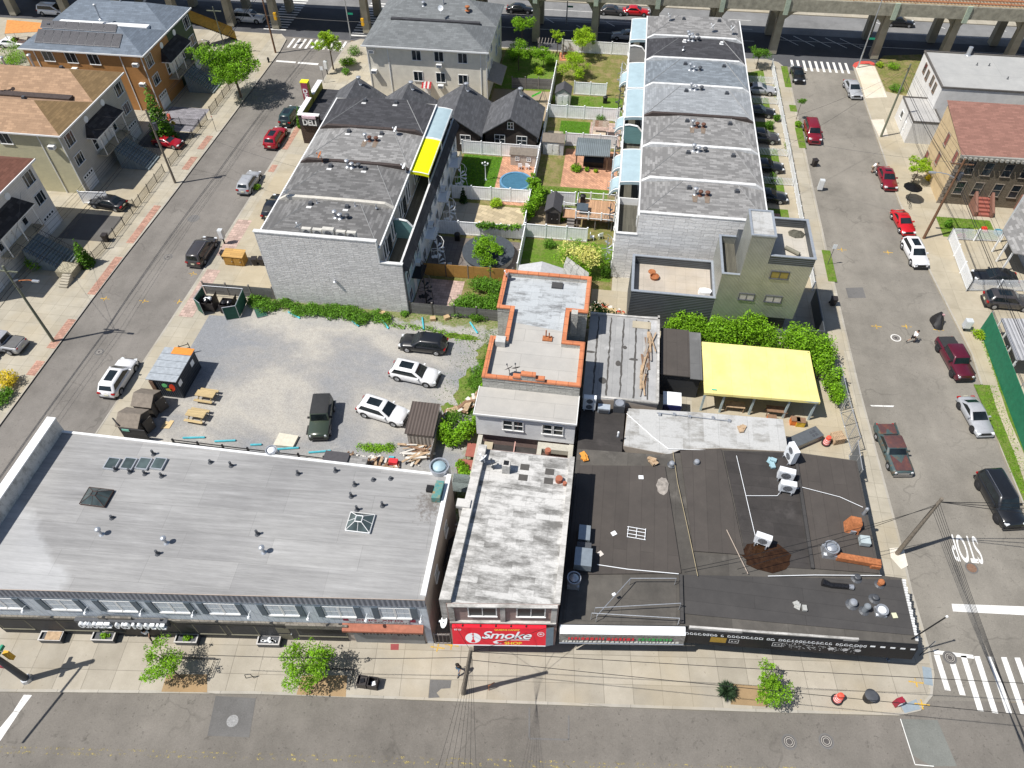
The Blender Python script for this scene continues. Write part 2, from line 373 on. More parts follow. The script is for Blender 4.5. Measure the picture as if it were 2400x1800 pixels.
for y0,y1 in ((67,70.4),(73.8,77.6),(81,84.6),(88,91.6),(95,98.6),(102,105.6),(109,112)):
 sheet('driveway',rect(17.9,y0,24.4,y1),.014,CONC_D)
sheet('patio',rect(18.5,78,22.5,80),.018,PAV_RED)
for a,b_ in ((P(30,105,570),P(30,190,755)),(P(30,175,905),P(30,235,965)),(P(30,225,1100),P(30,300,1280)),(P(31,455,500),P(31,560,775))):
 sheet('grass_verge',rect(a.x+.1,b_.y,a.x+1.1,a.y),.012,GRASS)
sheet('grass_verge',[(38.9,53.9),(39.35,46.8),(39.8,37),(39.8,31.2),(43,31.6),(43,61),(41.6,61),(41.1,54)],.012,GRASS)
sheet('worn_path',[(40.7,58),(41.5,58),(41.1,50),(41.3,44),(41.0,38),(40.2,38),(40.4,45),(40.3,51)],.016,CONC_D)
sheet('lawn',[(41.6,78.0),(48,78),(48,82),(41.6,82)],.012,GRASS)
sheet('yard_ground',[tuple(P(30,*q)[:2]) for q in ((920,560),(1020,790),(1190,830),(1330,560),(1330,470),(1000,480))],.012,DRYG)
sheet('pavement',[tuple(P(30,*q)[:2]) for q in ((745,560),(920,570),(1030,840),(840,850),(800,700))],.012,m_concrete('new_concrete',(.66,.6,.5),0,2.4,.75,var=.03))
sheet('painted_kerb',[tuple(P(30,*q)[:2]) for q in ((730,570),(745,545),(790,528),(880,528),(920,545),(920,575),(870,550),(790,555),(755,590))],.018,plain('red_kerb_paint',(.55,.09,.07),.6,var=.3))
sheet('driveway',[tuple(P(30,*q)[:2]) for q in ((890,1035),(1000,1030),(1040,1180),(960,1185))],.016,m_concrete('pale_apron',(.64,.58,.49),0,4,.8,var=.03))
sheet('driveway',[tuple(P(32,*q)[:2]) for q in ((1050,1420),(1170,1410),(1210,1570),(1150,1600),(1060,1500))],.016,m_concrete('pale_slab',(.72,.68,.6),0,9,.8,var=.03))
mz=RZ+.012
sheet('road_patch',[(-24.3,14.9),(-21.3,15.15),(-20.8,12.5),(-23.8,12.2)],mz-.002,ASPH_P)
sheet('road_patch',[(28.55,67.1),(30.5,67.45),(30.55,65.7),(28.6,65.4)],mz,ASPH_P)
sheet('road_patch',[tuple(P(33,*q)[:2]) for q in ((1150,1230),(1250,1540),(1420,1640),(1640,1640),(1470,1240))],mz-.002,m_asphalt('asphalt_repair',(.17,.175,.16),8,.1,.2))
for a in ((P(23,150,1130),P(23,150,1395),.12),(P(23,150,1400),P(23,490,1410),.12),(P(23,490,1200),P(23,490,1410),.12),
   (P(33,1150,1230),P(33,1275,1620),.06),(P(33,1275,1625),P(33,1440,1640),.06)):
 d=(a[1]-a[0]).normalized();nn=Vector((-d.y,d.x,0))*a[2]/2
 q=[a[0]-nn,a[1]-nn,a[1]+nn,a[0]+nn];sheet('road_seam',[tuple(p[:2]) for p in q],mz+.002,ASPH_P if a[2]>.1 else WHITE_M)
def bars(name,lst,mat=WHITE_M,z=mz):
 b=MB()
 for q in lst:
  pts=[(p[0],p[1],z) for p in q]
  if (Vector(pts[1])-Vector(pts[0])).cross(Vector(pts[2])-Vector(pts[0])).z<0:pts.reverse()
  b.poly(pts)
 o=b.build(name,mat);o['kind']='structure';return o
bars('crosswalk',[[(x,25.2+.1*(x-28.6)),(x+.42,25.25+.1*(x-28.6)),(x+.62,yb),(x+.2,yb)] for x,yb in ((28.75,22.6),(29.75,22.4),(30.75,21.4),(31.75,21.4),(32.75,21.5),(33.75,21.6),(34.75,21.7),(35.75,21.8),(36.75,21.9))]+[[(28.8,25.6),(31.7,25.6),(31.7,25.3),(28.8,25.3)]])
bars('stop_line',[[(31.1,29.65),(37.4,30.25),(37.4,29.5),(31.05,29.0)]])
bars('stop_line',[[(-54.0,111.35),(-50.7,111.3),(-50.7,110.8),(-54,110.85)],[(-50.3,111.25),(-46.9,111.2),(-46.9,110.6),(-50.3,110.7)]])
bars('crosswalk',[[(x,122.2),(x+.38,122.2),(x+.42,118.7),(x+.04,118.7)] for x in [28.2+.94*i for i in range(10)]])
bars('crosswalk',[[(x,119.3),(x+.4,119.3),(x+.4,115.9),(x,115.9)] for x in [-53.9+1.0*i for i in range(10)]])
bars('crosswalk',[[(-60.2,y),(-56.2,y),(-56.2,y+.4),(-60.2,y+.4)] for y in [122+1.0*i for i in range(13)]])
bars('crosswalk',[[(-44.6,y),(-41.6,y),(-41.6,y+.4),(-44.6,y+.4)] for y in [121.5+1.0*i for i in range(14)]])
bars('lane_line',[[(-38,y),(23,y),(23,y+.12),(-38,y+.12)] for y in (128.1,132.6,136.1)]+[[(40,y),(75,y+.3),(75,y+.42),(40,y+.12)] for y in (128.6,134.2)]+[[(x,y),(x+.15,y),(x+1.7,y-1.6),(x+1.5,y-1.6)] for x,y in [(-12.5,132.5),(-7,130.5),(-2,132.5),(3,130.5),(8,132.5),(44,138.6),(54,138.8),(64,139)]])
bars('parking_line',[[(x,131.0),(x+.2,131.0),(x+3.2,127.6),(x+3.0,127.6)] for x in (27,29.6,32.2,34.8,37.2)])
bars('lane_line',[[(26.8,129.2),(41,129.2),(41,129.3),(26.8,129.3)]])
bars('yellow_line',[[(26.5,132.9),(75,133.6),(75,133.75),(26.5,133.05)]],YEL_M)
bars('yellow_line',[[(-46,8.2),(60,20.1),(60,20.3),(-46,8.4)],[(-46,8.55),(60,20.4),(60,20.55),(-46,8.7)]],YEL_M)
bars('white_line',[[P(3,200,1020),P(3,270,1025),P(3,160,1170),P(3,110,1160)],[P(3,110,1165),P(3,158,1175),P(3,-5,1420),P(3,-60,1370)]])
bars('white_line',[[P(32,885,175),P(32,1095,180),P(32,1085,192),P(32,900,186)]])
sheet('tactile_panel',[tuple(P(33,*q)[:2]) for q in ((1330,780),(1410,795),(1425,950),(1350,935))],.016,plain('grey_blue_panel',(.25,.3,.34),.8))
sheet('tactile_panel',[tuple(P(33,*q)[:2]) for q in ((1145,1120),(1280,1065),(1315,1150),(1180,1185))],.016,plain('grey_blue_panel',(.25,.3,.34),.8))
sheet('pavement_panel',[tuple(P(13,*q)[:2]) for q in ((1163,587),(1235,587),(1232,640),(1163,640))],.016,plain('maroon_plate',(.28,.06,.06),.8))
sheet('pavement_patch',[tuple(P(13,*q)[:2]) for q in ((1505,895),(1690,900),(1680,970),(1600,975),(1560,1010),(1590,1050),(1490,1055))],.015,ASPH_P)
for c,x,y in ((1,905,915),(1,1240,935),(1,1540,940),(1,1660,700),(31,640,492),(31,1040,515),(31,940,1155),(31,1200,1155),(31,1480,1185),(33,1280,920),(33,1330,1110),(13,1570,620),(13,1690,600)):
 q=P(c,x,y);zz=mz if c//10!=33 and c not in (33,13) else .018
 bars('utility_mark',[[(q.x-.55,q.y-.05),(q.x+.55,q.y-.05),(q.x+.55,q.y+.06),(q.x-.55,q.y+.06)],[(q.x-.06,q.y-.35),(q.x+.05,q.y-.35),(q.x+.05,q.y-.05),(q.x-.06,q.y-.05)],[(q.x-.06,q.y+.06),(q.x+.05,q.y+.06),(q.x+.05,q.y+.35),(q.x-.06,q.y+.35)]],YEL_S,zz)
for q in (((1440,850),(1790,850),(1790,1005),(1395,1000)),):sheet('tree_pit',[tuple(P(3,*p)[:2]) for p in q],.016,m_gravel_pit := m_concrete('mulch',(.36,.25,.14),0,60,1,var=.2))
sheet('tree_pit',[tuple(P(13,*p)[:2]) for p in ((400,860),(790,860),(775,1045),(350,1025))],.016,m_gravel_pit)
sheet('tree_pit',[tuple(P(23,*p)[:2]) for p in ((1900,930),(2212,960),(2212,1130),(1890,1110))]+[tuple(P(33,*p)[:2]) for p in ((40,1130),(60,970),(0,960))][:0],.016,m_gravel_pit)
# ------------------------------------------------------------------ text as geometry
def text_geo(s,size=1.0,bold=0.0,shear=0.0,align='CENTER',spacing=1.0):
 cu=bpy.data.curves.new('letters','FONT');cu.body=s;cu.size=size;cu.offset=bold;cu.shear=shear;cu.align_x=align;cu.space_character=spacing
 o=bpy.data.objects.new('letters',cu);me=bpy.data.meshes.new_from_object(o)
 vs=[v.co.copy() for v in me.vertices];fs=[tuple(p.vertices) for p in me.polygons]
 bpy.data.objects.remove(o);bpy.data.meshes.remove(me);return vs,fs
def put_text(b,s,o,xd,yd,size=1.0,sx=1.0,sy=1.0,mi=0,**kw):
 vs,fs=text_geo(s,size,**kw);o=Vector(o);xd=Vector(xd).normalized()*sx;yd=Vector(yd).normalized()*sy
 b.raw([o+xd*v.x+yd*v.y for v in vs],fs,mi)
b=MB();put_text(b,'STOP',(33.45,36.1,mz),(-1,-.02,0),(.02,-1,0),1.0,.98,3.6,bold=.012);structure(b.build('road_word',WHITE_M))
IRON=plain('cast_iron',(.11,.10,.095),.6,.3,.3,8);RING=plain('concrete_ring',(.5,.47,.42),.8)
RUSTI=plain('rusty_iron',(.2,.12,.08),.8,0,.3,8)
def manhole(x,y,r,label,mt=IRON,ring=None):
 t=thing('manhole_cover',label,'manhole',(x,y,RZ),group='manhole covers in the roads')
 MB().cyl(x,y,mz-.02,r,.03,28).build('lid',mt,t)
 b=MB()
 for rr in (r*.55,r*.85):
  n=28
  for i in range(n):
   a0,a1=2*math.pi*i/n,2*math.pi*(i+1)/n
   b.poly([(x+(rr-.03)*math.cos(a0),y+(rr-.03)*math.sin(a0),mz+.014),(x+rr*math.cos(a0),y+rr*math.sin(a0),mz+.014),(x+rr*math.cos(a1),y+rr*math.sin(a1),mz+.014),(x+(rr-.03)*math.cos(a1),y+(rr-.03)*math.sin(a1),mz+.014)])
 b.build('ridges',RING if mt is IRON else mt,t)
 MB().lathe(x,y,mz-.02,[(r+.12,0),(r+.12,.022),(r,.022)],28).build('collar',ring or ASPH_P,t)
manhole(17.2,17.4,.42,'dark manhole cover in the front road, left of the close pair at lower right')
manhole(19.8,17.8,.42,'manhole cover with a pale centre disc, right of the close pair at lower right')
manhole(29.9,25.15,.4,'dark manhole cover at the end of the crosswalk by the corner')
manhole(-22.4,13.4,.42,'pale grey manhole cover on the dark square road patch at lower left',plain('worn_grey_iron',(.25,.25,.25),.5,.2,.3,8))
manhole(33.5,33.1,.4,'rusty brown manhole cover beside the STOP lettering',RUSTI)
manhole(32.6,59.7,.42,'manhole with a white concrete collar near the running person',IRON,plain('white_collar',(.7,.68,.64),.8))
manhole(-50.2,46.5,.35,'small manhole in the left street near the white parked car')
manhole(-49.8,62.1,.4,'manhole in the left street left of the dark minivan')
sheet('road_patch',[(-49.9+.75*math.cos(i*.7)*(1+.1*(i%2)),69.6+.75*math.sin(i*.7)) for i in range(9)],mz,ASPH_P)
# ================================================================== building kit
GL=glass();WHITE=plain('white_trim',(.78,.78,.77),.5,var=.05);BLACK=plain('black_metal',(.02,.02,.022),.5,.3)
DGREY=plain('dark_grey_metal',(.07,.075,.085),.5);METAL=plain('galvanized_metal',(.5,.52,.55),.38,.6,.15)
RUST=plain('rusty_metal',(.36,.13,.05),.85,var=.35,scale=5);PVC=plain('white_pvc',(.82,.84,.86),.4,var=.03)
CURT=plain('window_blind',(.42,.4,.36),.8)
class Wall:
 def __init__(s,a,b):
  s.a=Vector((a[0],a[1],0));s.b=Vector((b[0],b[1],0));s.d=(s.b-s.a).normalized();s.n=Vector((s.d.y,-s.d.x,0));s.L=(s.b-s.a).length
 def at(s,t,z,off=0):q=s.a+s.d*t+s.n*off;return Vector((q.x,q.y,z))
 def hit(s,c,x,y):
  p=P(c,x,y,0);o=Vector((0,0,HC));d=p-o;t=(s.a-o).dot(s.n)/d.dot(s.n);q=o+d*t
  return (q-s.a).dot(s.d),q.z
 def slab(s,b,t0,t1,z0,z1,o0,o1,mi=0):
  q=[s.at(t0,z0,o1),s.at(t1,z0,o1),s.at(t1,z0,o0),s.at(t0,z0,o0)]
  u=[Vector((p.x,p.y,z1)) for p in q]
  return b.raw(q+u,[(3,2,1,0),(4,5,6,7),(0,1,5,4),(1,2,6,5),(2,3,7,6),(3,0,4,7)],mi)
def window(root,W,t,z,w_=1.2,h=1.3,mull='v',frame=None,pane=None,sill=True):
 fr=frame or WHITE;b=MB();f=.08;x0,x1,z0,z1=t-w_/2,t+w_/2,z-h/2,z+h/2
 W.slab(b,x0-f,x1+f,z1,z1+f,-.03,.07);W.slab(b,x0-f-.03*sill,x1+f+.03*sill,z0-f,z0,-.03,.07+.06*sill)
 W.slab(b,x0-f,x0,z0,z1,-.03,.07);W.slab(b,x1,x1+f,z0,z1,-.03,.07)
 if mull in ('v','x'):W.slab(b,t-.03,t+.03,z0,z1,-.02,.055)
 if mull=='w':
  for k_ in (.25,.75):W.slab(b,x0+w_*k_-.03,x0+w_*k_+.03,z0,z1,-.02,.055)
 if mull in ('h','x'):W.slab(b,x0,x1,z-.03,z+.03,-.02,.055 if mull=='h' else .05)
 o=b.build('window',fr,root)
 g=MB();g.poly([W.at(x0,z0,.02),W.at(x1,z0,.02),W.at(x1,z1,.02),W.at(x0,z1,.02)]);g.build('pane',pane or GL,o)
 return o
def door(root,W,t,w_=.95,h=2.1,z0=0,mat=None,name='door',panels=2):
 b=MB();W.slab(b,t-w_/2,t+w_/2,z0,z0+h,-.02,.05)
 n=panels;
 for i in range(n):
  zz=z0+h*(i+.12)/n;W.slab(b,t-w_/2+.12,t+w_/2-.12,zz,zz+h*.76/n,.05,.075)
 o=b.build(name,mat or WHITE,root)
 h_=MB();W.slab(h_,t+w_/2-.14,t+w_/2-.06,z0+h*.48,z0+h*.48+.06,.05,.13);h_.build('handle',METAL,o);return o
def garage_door(root,W,t,w_=2.4,h=2.1,z0=0):
 b=MB();W.slab(b,t-w_/2,t+w_/2,z0,z0+h,-.02,.03)
 for i in range(5):W.slab(b,t-w_/2+.03,t+w_/2-.03,z0+h*i/5+.02,z0+h*(i+1)/5-.02,.03,.05)
 o=b.build('garage_door',WHITE,root);g=MB()
 for i in range(4):W.slab(g,t-w_/2+.15+i*(w_-.2)/4,t-w_/2-.05+(i+1)*(w_-.2)/4,z0+h*.83,z0+h*.94,.05,.058)
 g.build('pane',GL,o)
def ac_unit(root,W,t,z,name='air_conditioner'):
 b=MB();W.slab(b,t-.4,t+.4,z,z+.45,0,.55);o=b.build(name,WHITE,root)
 g=MB()
 for i in range(6):W.slab(g,t-.34,t+.34,z+.06+i*.06,z+.085+i*.06,.55,.56)
 g.build('grille',DGREY,o)
def downpipe(root,W,t,z0,z1,mat=None):b=MB();W.slab(b,t-.05,t+.05,z0,z1,0,.1);b.build('downpipe',mat or WHITE,root)
def pipe_vent(root,x,y,z,h=.7,r=.09,mat=None,cap=False,name='vent_pipe',lean=0):
 b=MB();b.cyl(x,y,z-.05,r,h,10)
 if cap:b.lathe(x,y,z+h-.08,[(r*1.1,0),(r*2.1,.03),(r*2.1,.16),(r*1.2,.24),(0.02,.26)],12)
 b.lathe(x,y,z-.02,[(r*2.4,0),(r*1.3,.1),(r*1.02,.12)],10)
 return b.build(name,mat or DGREY,root,True)
def box_vent(root,x,y,z,s_=.38,mat=None):
 b=MB();b.box(x-s_/2-.08,y-s_/2-.08,z-.1,x+s_/2+.08,y+s_/2+.08,z+.04);b.box(x-s_/2,y-s_/2,z+.04,x+s_/2,y+s_/2,z+.3)
 return b.build('roof_vent',mat or DGREY,root)
def dish(root,x,y,z,az=225,r=.33,h=.7,mat=None,name='satellite_dish'):
 a=R(az);d=Vector((math.cos(a)*.8,math.sin(a)*.8,.6)).normalized();e=d.orthogonal().normalized();g=d.cross(e)
 b=MB();b.tube([(x,y,z-.05),(x,y,z+h)],.03,6);c=Vector((x,y,z+h))+d*.08;vs=[c]
 for ring in (.5,1):
  for i in range(14):
   t=2*math.pi*i/14;vs.append(c+(e*math.cos(t)*1.1+g*math.sin(t))*r*ring+d*.09*ring*ring)
 fs=[(0,1+i,1+(i+1) % 14) for i in range(14)]+[(1+i,15+i,15+(i+1) % 14,1+(i+1) % 14) for i in range(14)]
 b.raw(vs,fs);b.tube([c-Vector((0,0,.25)),c+d*.45],.02,5);b.raw([c+d*.42+Vector(q)*.06 for q in ((-1,-1,-1),(1,-1,-1),(1,1,-1),(-1,1,-1),(-1,-1,1),(1,-1,1),(1,1,1),(-1,1,1))],[(3,2,1,0),(4,5,6,7),(0,1,5,4),(1,2,6,5),(2,3,7,6),(3,0,4,7)])
 return b.build(name,mat or PVC,root,True)
def hip_roof(b,x0,y0,x1,y1,z0,zr,ra,rb,mx=0,my=1,axis='x',th=.12):
 ym=(y0+y1)/2
 b.poly([(x0,y0,z0),(x1,y0,z0),(rb,ym,zr),(ra,ym,zr)],mx);b.poly([(x1,y1,z0),(x0,y1,z0),(ra,ym,zr),(rb,ym,zr)],mx)
 b.poly([(x1,y0,z0),(x1,y1,z0),(rb,ym,zr)],my);b.poly([(x0,y1,z0),(x0,y0,z0),(ra,ym,zr)],my)
 b.box(x0,y0,z0-th,x1,y1,z0-.004,2)
# ------------------------------------------------------------------ roof shingles
def sh2(nm,c,var=.2):return [shingle(nm+'_shingles',c,0,var),shingle(nm+'_side_shingles',c,R(90),var)]
SH_GREY=sh2('mottled_grey',(.25,.245,.24),.3);SH_DK=sh2('dark_mottled',(.165,.162,.16),.3);SH_BLK=sh2('black',(.06,.06,.066),.25)
SH_BLUE=sh2('slate_blue',(.2,.225,.25),.2);SH_LIGHT=sh2('pale_grey',(.29,.305,.32),.16);SH_B=sh2('mid_grey',(.17,.18,.185),.15)
SH_TAN=sh2('tan',(.36,.235,.15),.16);SH_TAN_S=shingle('tan_brown_side',(.25,.165,.08),R(90),.15);SH_BR=sh2('red_brown',(.19,.085,.06),.15)
SH_BG=sh2('blue_grey',(.16,.19,.23),.14);SH_PORCH=sh2('porch_dark',(.055,.05,.05),.4);SH_BRICKH=sh2('rosy_brown',(.27,.14,.11),.14)
SH_COT=sh2('charcoal',(.105,.107,.115),.2)
SID_W=siding('white_siding',(.82,.83,.85),.2);SID_CREAM=siding('cream_siding',(.8,.75,.64),.2,dark=.72);SID_BLUE=siding('pale_blue_siding',(.42,.55,.6),.2)
SID_GREY=siding('grey_siding',(.38,.37,.35),.22);SID_ORANGE=siding('orange_siding',(.44,.22,.08),.24);SID_GREEN=siding('green_siding',(.03,.075,.035),.22)
SID_BEIGE=siding('beige_siding',(.55,.52,.36),.22);SID_TEAL=siding('teal_siding',(.16,.3,.3),.22);SID_TAUPE=siding('taupe_siding',(.46,.44,.4),.24);SID_PALE=siding('pale_taupe_siding',(.72,.69,.65),.24)
AWN_BLUE=plain('pale_blue_canvas',(.35,.455,.495),.6,var=.1,scale=1);AWN_YEL=plain('yellow_canvas',(.8,.82,.0),.55,var=.08,scale=1.5)
FLASH_W=plain('white_flashing',(.66,.66,.65),.5,var=.2,scale=2);FLASH_D=plain('dark_flashing',(.06,.045,.04),.7,var=.3)
FLASH_R=plain('ridge_cap_shingle',(.24,.24,.24),.85,var=.2,scale=4);FLASH_T=plain('tan_flashing',(.55,.52,.46),.6,var=.15,scale=2)
def m_stone(name,c,bw=.62,bh=.24):
 s=NT(name);w0=s.wallvec();nz=s.n('ShaderNodeTexNoise');nz.inputs['Scale'].default_value=1.3;s.link(s.pos,nz.inputs[0])
 sc=s.n('ShaderNodeVectorMath',operation='SCALE');s.link(nz.outputs['Color'],sc.inputs[0]);sc.inputs['Scale'].default_value=.35
 ad=s.n('ShaderNodeVectorMath',operation='ADD');s.link(w0,ad.inputs[0]);s.link(sc.outputs[0],ad.inputs[1])
 b=s.brick(ad.outputs[0],k(c,.86),k(c,1.1),k(c,.58),bw,bh,.014,.37,sq=1.35)
 n=s.noise(6,4,.7);a=s.mix(.7,b.outputs[0],s.ramp(n,[(.3,(.8,.8,.8)),(.7,(1.15,1.15,1.15))]),'MULTIPLY')
 h=s.math('MULTIPLY_ADD',b.outputs[1],-1.0,n);s.bump(h,.7,.06)
 return s.out(a,.85)
STONE_D=m_stone('grey_split_stone',(.68,.665,.65));STONE_E=m_stone('pale_rough_stone',(.88,.87,.86),1.1,.4)
DECKB=siding('dark_deck',(.1,.085,.075));
def m_planks(name,c,w_=.14,ax=1,var=.2):
 s=NT(name);v=s.mapping((1,1,1),0 if ax else R(90));b=s.brick(v,k(c,1-var),k(c,1+var),k(c,.4),3.1,w_,.012,.4)
 a=s.mix(.6,b.outputs[0],s.ramp(s.noise(3,5,.7,s.mapping((.3,4,1) if ax else (4,.3,1))),[(.3,(.75,.75,.75)),(.7,(1.2,1.2,1.2))]),'MULTIPLY')
 return s.out(a,.75)
PL_DARK=m_planks('dark_deck_planks',(.10,.095,.075),.14,0);PL_RED=m_planks('cedar_planks',(.48,.29,.17),.14,0)
WOOD_W=m_planks('weathered_wood',(.22,.20,.185),.2,1);
def m_wallwood(name,c,h=.2):
 s=NT(name);b=s.brick(s.wallvec(),k(c,.8),k(c,1.18),k(c,.4),2.4,h,.012,.3)
 a=s.mix(.6,b.outputs[0],s.ramp(s.noise(4,5,.7),[(.3,(.75,.75,.75)),(.7,(1.2,1.2,1.2))]),'MULTIPLY');return s.out(a,.8)
FENCE_GREY=m_wallwood('weathered_fence_boards',(.17,.165,.16));FENCE_OR=m_wallwood('cedar_fence_boards',(.46,.25,.07),2.2)
# ------------------------------------------------------------------ row houses
def balcony_gable(root,x0,x1,y,z0,sid,s=1):
 b=MB();w_=x1-x0;zt=z0+2.5
 pr=[(x0,z0),(x1,z0),(x1,zt-.9),(x1-w_*.3,zt-.15),(x0+w_*.25,zt),(x0,zt-.1)]
 vs=[(x,y,z) for x,z in pr]+[(x,y+.15,z) for x,z in pr];n=len(pr)
 b.raw(vs,[tuple(range(n)),tuple(reversed(range(n,2*n)))]+[(i+n,(i+1) % n+n,(i+1) % n,i) for i in range(n)])
 o=b.build('balcony_divider',sid,root)
 t=MB()
 for i in (2,3,4):
  p,q=Vector((pr[i][0],y+.07,pr[i][1])),Vector((pr[(i+1) % n][0],y+.07,pr[(i+1) % n][1]));t.tube([p,q],.13,4)
 t.build('trim',WHITE,o)
def row_unit(name,label,x0,x1,y0,y1,sh,ridge_a,ridge_b,bar,body,side,bz=8.6,zr=9.05,balc=None,wallmat=None):
 root=thing(name,label,'row house',((x0+x1)/2,y0,0),group='attached row houses')
 bx0,bx1=(balc[0],x0) if side=='w' else (x1,balc[1])
 MB().box(x0,y0,0,x1,y1,bz).build('wall',body,root)
 b=MB();yt=y1-.28
 b.poly([(x0,y0,bz),(x1,y0,bz),(ridge_b,yt,zr),(ridge_a,yt,zr)],0)
 b.poly([(x1,y0,bz),(x1,yt,bz),(ridge_b,yt,zr)],1);b.poly([(x0,yt,bz),(x0,y0,bz),(ridge_a,yt,zr)],1)
 b.box(x0-.15,y0,bz-.14,x1+.15,y1,bz-.006,2)
 for p,q in (((x0,y0,bz),(ridge_a,yt,zr)),((x1,y0,bz),(ridge_b,yt,zr))):b.tube([p,q],.05,4,3)
 r=b.build('roof',sh+[WHITE,FLASH_R],root)
 if bar:
  b=MB();w_=.5;ya,yb=y1-.26,y1+.18;pr=[(x0+.05,bz-.1),(x0+.05,bz+.04),(x0+.95,zr+.1),(ridge_a,zr+.14),(ridge_b,zr+.14),(x1-.95,zr+.1),(x1-.05,bz+.04),(x1-.05,bz-.1)]
  n=len(pr);vs=[(x,ya,z) for x,z in pr]+[(x,yb,z) for x,z in pr]
  b.raw(vs,[tuple(range(n)),tuple(reversed(range(n,2*n)))]+[(i+n,(i+1) % n+n,(i+1) % n,i) for i in range(n)])
  b.build('firewall_cap',bar,root)
 MB().box(bx0,y0,0,bx1,y1,5.2).build('lower_storey',wallmat or body,root)
 MB().box(bx0+.12,y0+.02,5.2,bx1-.02,y1-.02,5.23).build('balcony_floor',PL_DARK,root)
 return root,bx0,bx1
RIM=WHITE
def rim_box(b,x0,y0,x1,y1,z0,z1,t=.18,sides='wesn'):
 if 's' in sides:b.box(x0,y0,z0,x1,y0+t,z1)
 if 'n' in sides:b.box(x0,y1-t,z0,x1,y1,z1)
 ya=y0+t if 's' in sides else y0;yb=y1-t if 'n' in sides else y1
 if 'w' in sides:b.box(x0,ya,z0,x0+t,yb,z1)
 if 'e' in sides:b.box(x1-t,ya,z0,x1,yb,z1)
def awning(root,x0,x1,y0,y1,z,mat,name='awning',drop=.5,hang='w'):
 b=MB();n=8;ya=y0;
 pr=[]
 for i in range(n+1):
  t=i/n;x=x0+(x1-x0)*t if hang=='w' else x1+(x0-x1)*t
  pr.append((x,z-(1-t)**2.6*drop))
 top=[(x,y0,zz) for x,zz in pr]+[(x,y1,zz) for x,zz in pr]
 fs=[(i,i+1,n+1+i+1,n+1+i) if hang=='w' else (i+1,i,n+1+i,n+1+i+1) for i in range(n)]
 b.raw(top,fs);b.raw([(x,y,zz-.07) for x,y,zz in top],[tuple(reversed(f)) for f in fs])
 for yy in (y0,y1):
  q=[(x,yy,zz) for x,zz in pr];b.raw(q+[(x,y,zz-.35) for x,y,zz in q],[(i,i+1,n+2+i,n+1+i) for i in range(n)])
 o=b.build(name,mat,root,True)
 t=MB()
 for yy in (y0+.05,y1-.05):
  t.tube([(x,yy,zz+.02) for x,zz in pr],.06,4)
 xe=x0+.08 if hang=='w' else x1-.08
 t.tube([(xe,y0,z-drop),(xe,y1,z-drop)],.07,4)
 for yy in (y0+.1,y1-.1):t.tube([(xe,yy,z-drop),(xe,yy,6.1)],.05,5)
 t.build('awning_frame',WHITE,o)
def spiral_stair(root,x,y,z1,r=.8,mat=None,turn=1.4):
 b=MB();b.cyl(x,y,0,.06,z1+.9,8);n=int(z1/.24)
 rail=[]
 for i in range(n):
  a=turn*2*math.pi*i/n;z=(i+1)*z1/n;a2=a+.42
  b.raw([(x,y,z),(x+r*math.cos(a),y+r*math.sin(a),z),(x+r*math.cos(a2),y+r*math.sin(a2),z),(x,y,z-.05),(x+r*math.cos(a),y+r*math.sin(a),z-.05),(x+r*math.cos(a2),y+r*math.sin(a2),z-.05)],[(0,1,2),(5,4,3),(0,3,4,1),(1,4,5,2),(2,5,3,0)])
  p=(x+r*math.cos(a),y+r*math.sin(a),z);rail.append((p[0],p[1],z+.9))
  if i % 2==0:b.tube([p,(p[0],p[1],z+.9)],.018,4)
 b.tube(rail,.03,5)
 return b.build('spiral_stair',mat or WHITE,root)
RUSTK=plain('dark_rusty_cap',(.13,.06,.04),.8,var=.3)
def roof_cluster(root,x,y,z,rusty=False):
 pipe_vent(root,x,y,z,.75,.12,METAL,True);pipe_vent(root,x+.55,y-.1,z,.5,.12,RUSTK if rusty else METAL,True);pipe_vent(root,x+1.3,y+.0,z,.4,.13,RUSTK if rusty else DGREY,True)
 if rusty:
  b=MB();
  for dx in (.0,1.3):b.poly([(x+dx-.25,y-1.3,z-.06),(x+dx+.2,y-1.3,z-.06),(x+dx+.3,y-.1,z+.03),(x+dx-.3,y-.1,z+.03)])
  b.build('rust_stain',plain('rust_stain',(.2,.155,.12),.9,var=.3,scale=4),root)
EB_=[65.6,72,79,86,93.4,100.7,107.4,114.7]
espec=[('grey mottled shingle roof next to the metal clad house',SH_GREY,FLASH_W,None,True),
 ('grey mottled roof second from the south end of the east row',SH_GREY,FLASH_W,'awn',False),
 ('mottled roof, rust streaked, beside the dark capped firewall',SH_GREY,FLASH_D,'gab',True),
 ('pale blue grey shingle roof in the middle of the east row',SH_LIGHT,FLASH_W,'awn',False),
 ('slate blue shingle roof just south of the black roof',SH_BLUE,FLASH_W,'awn',False),
 ('black shingle roof in the east row',SH_BLK,FLASH_W,'gab',False),
 ('grey roof and three satellite dishes, farthest in the east row',SH_GREY,None,'awn',False)]
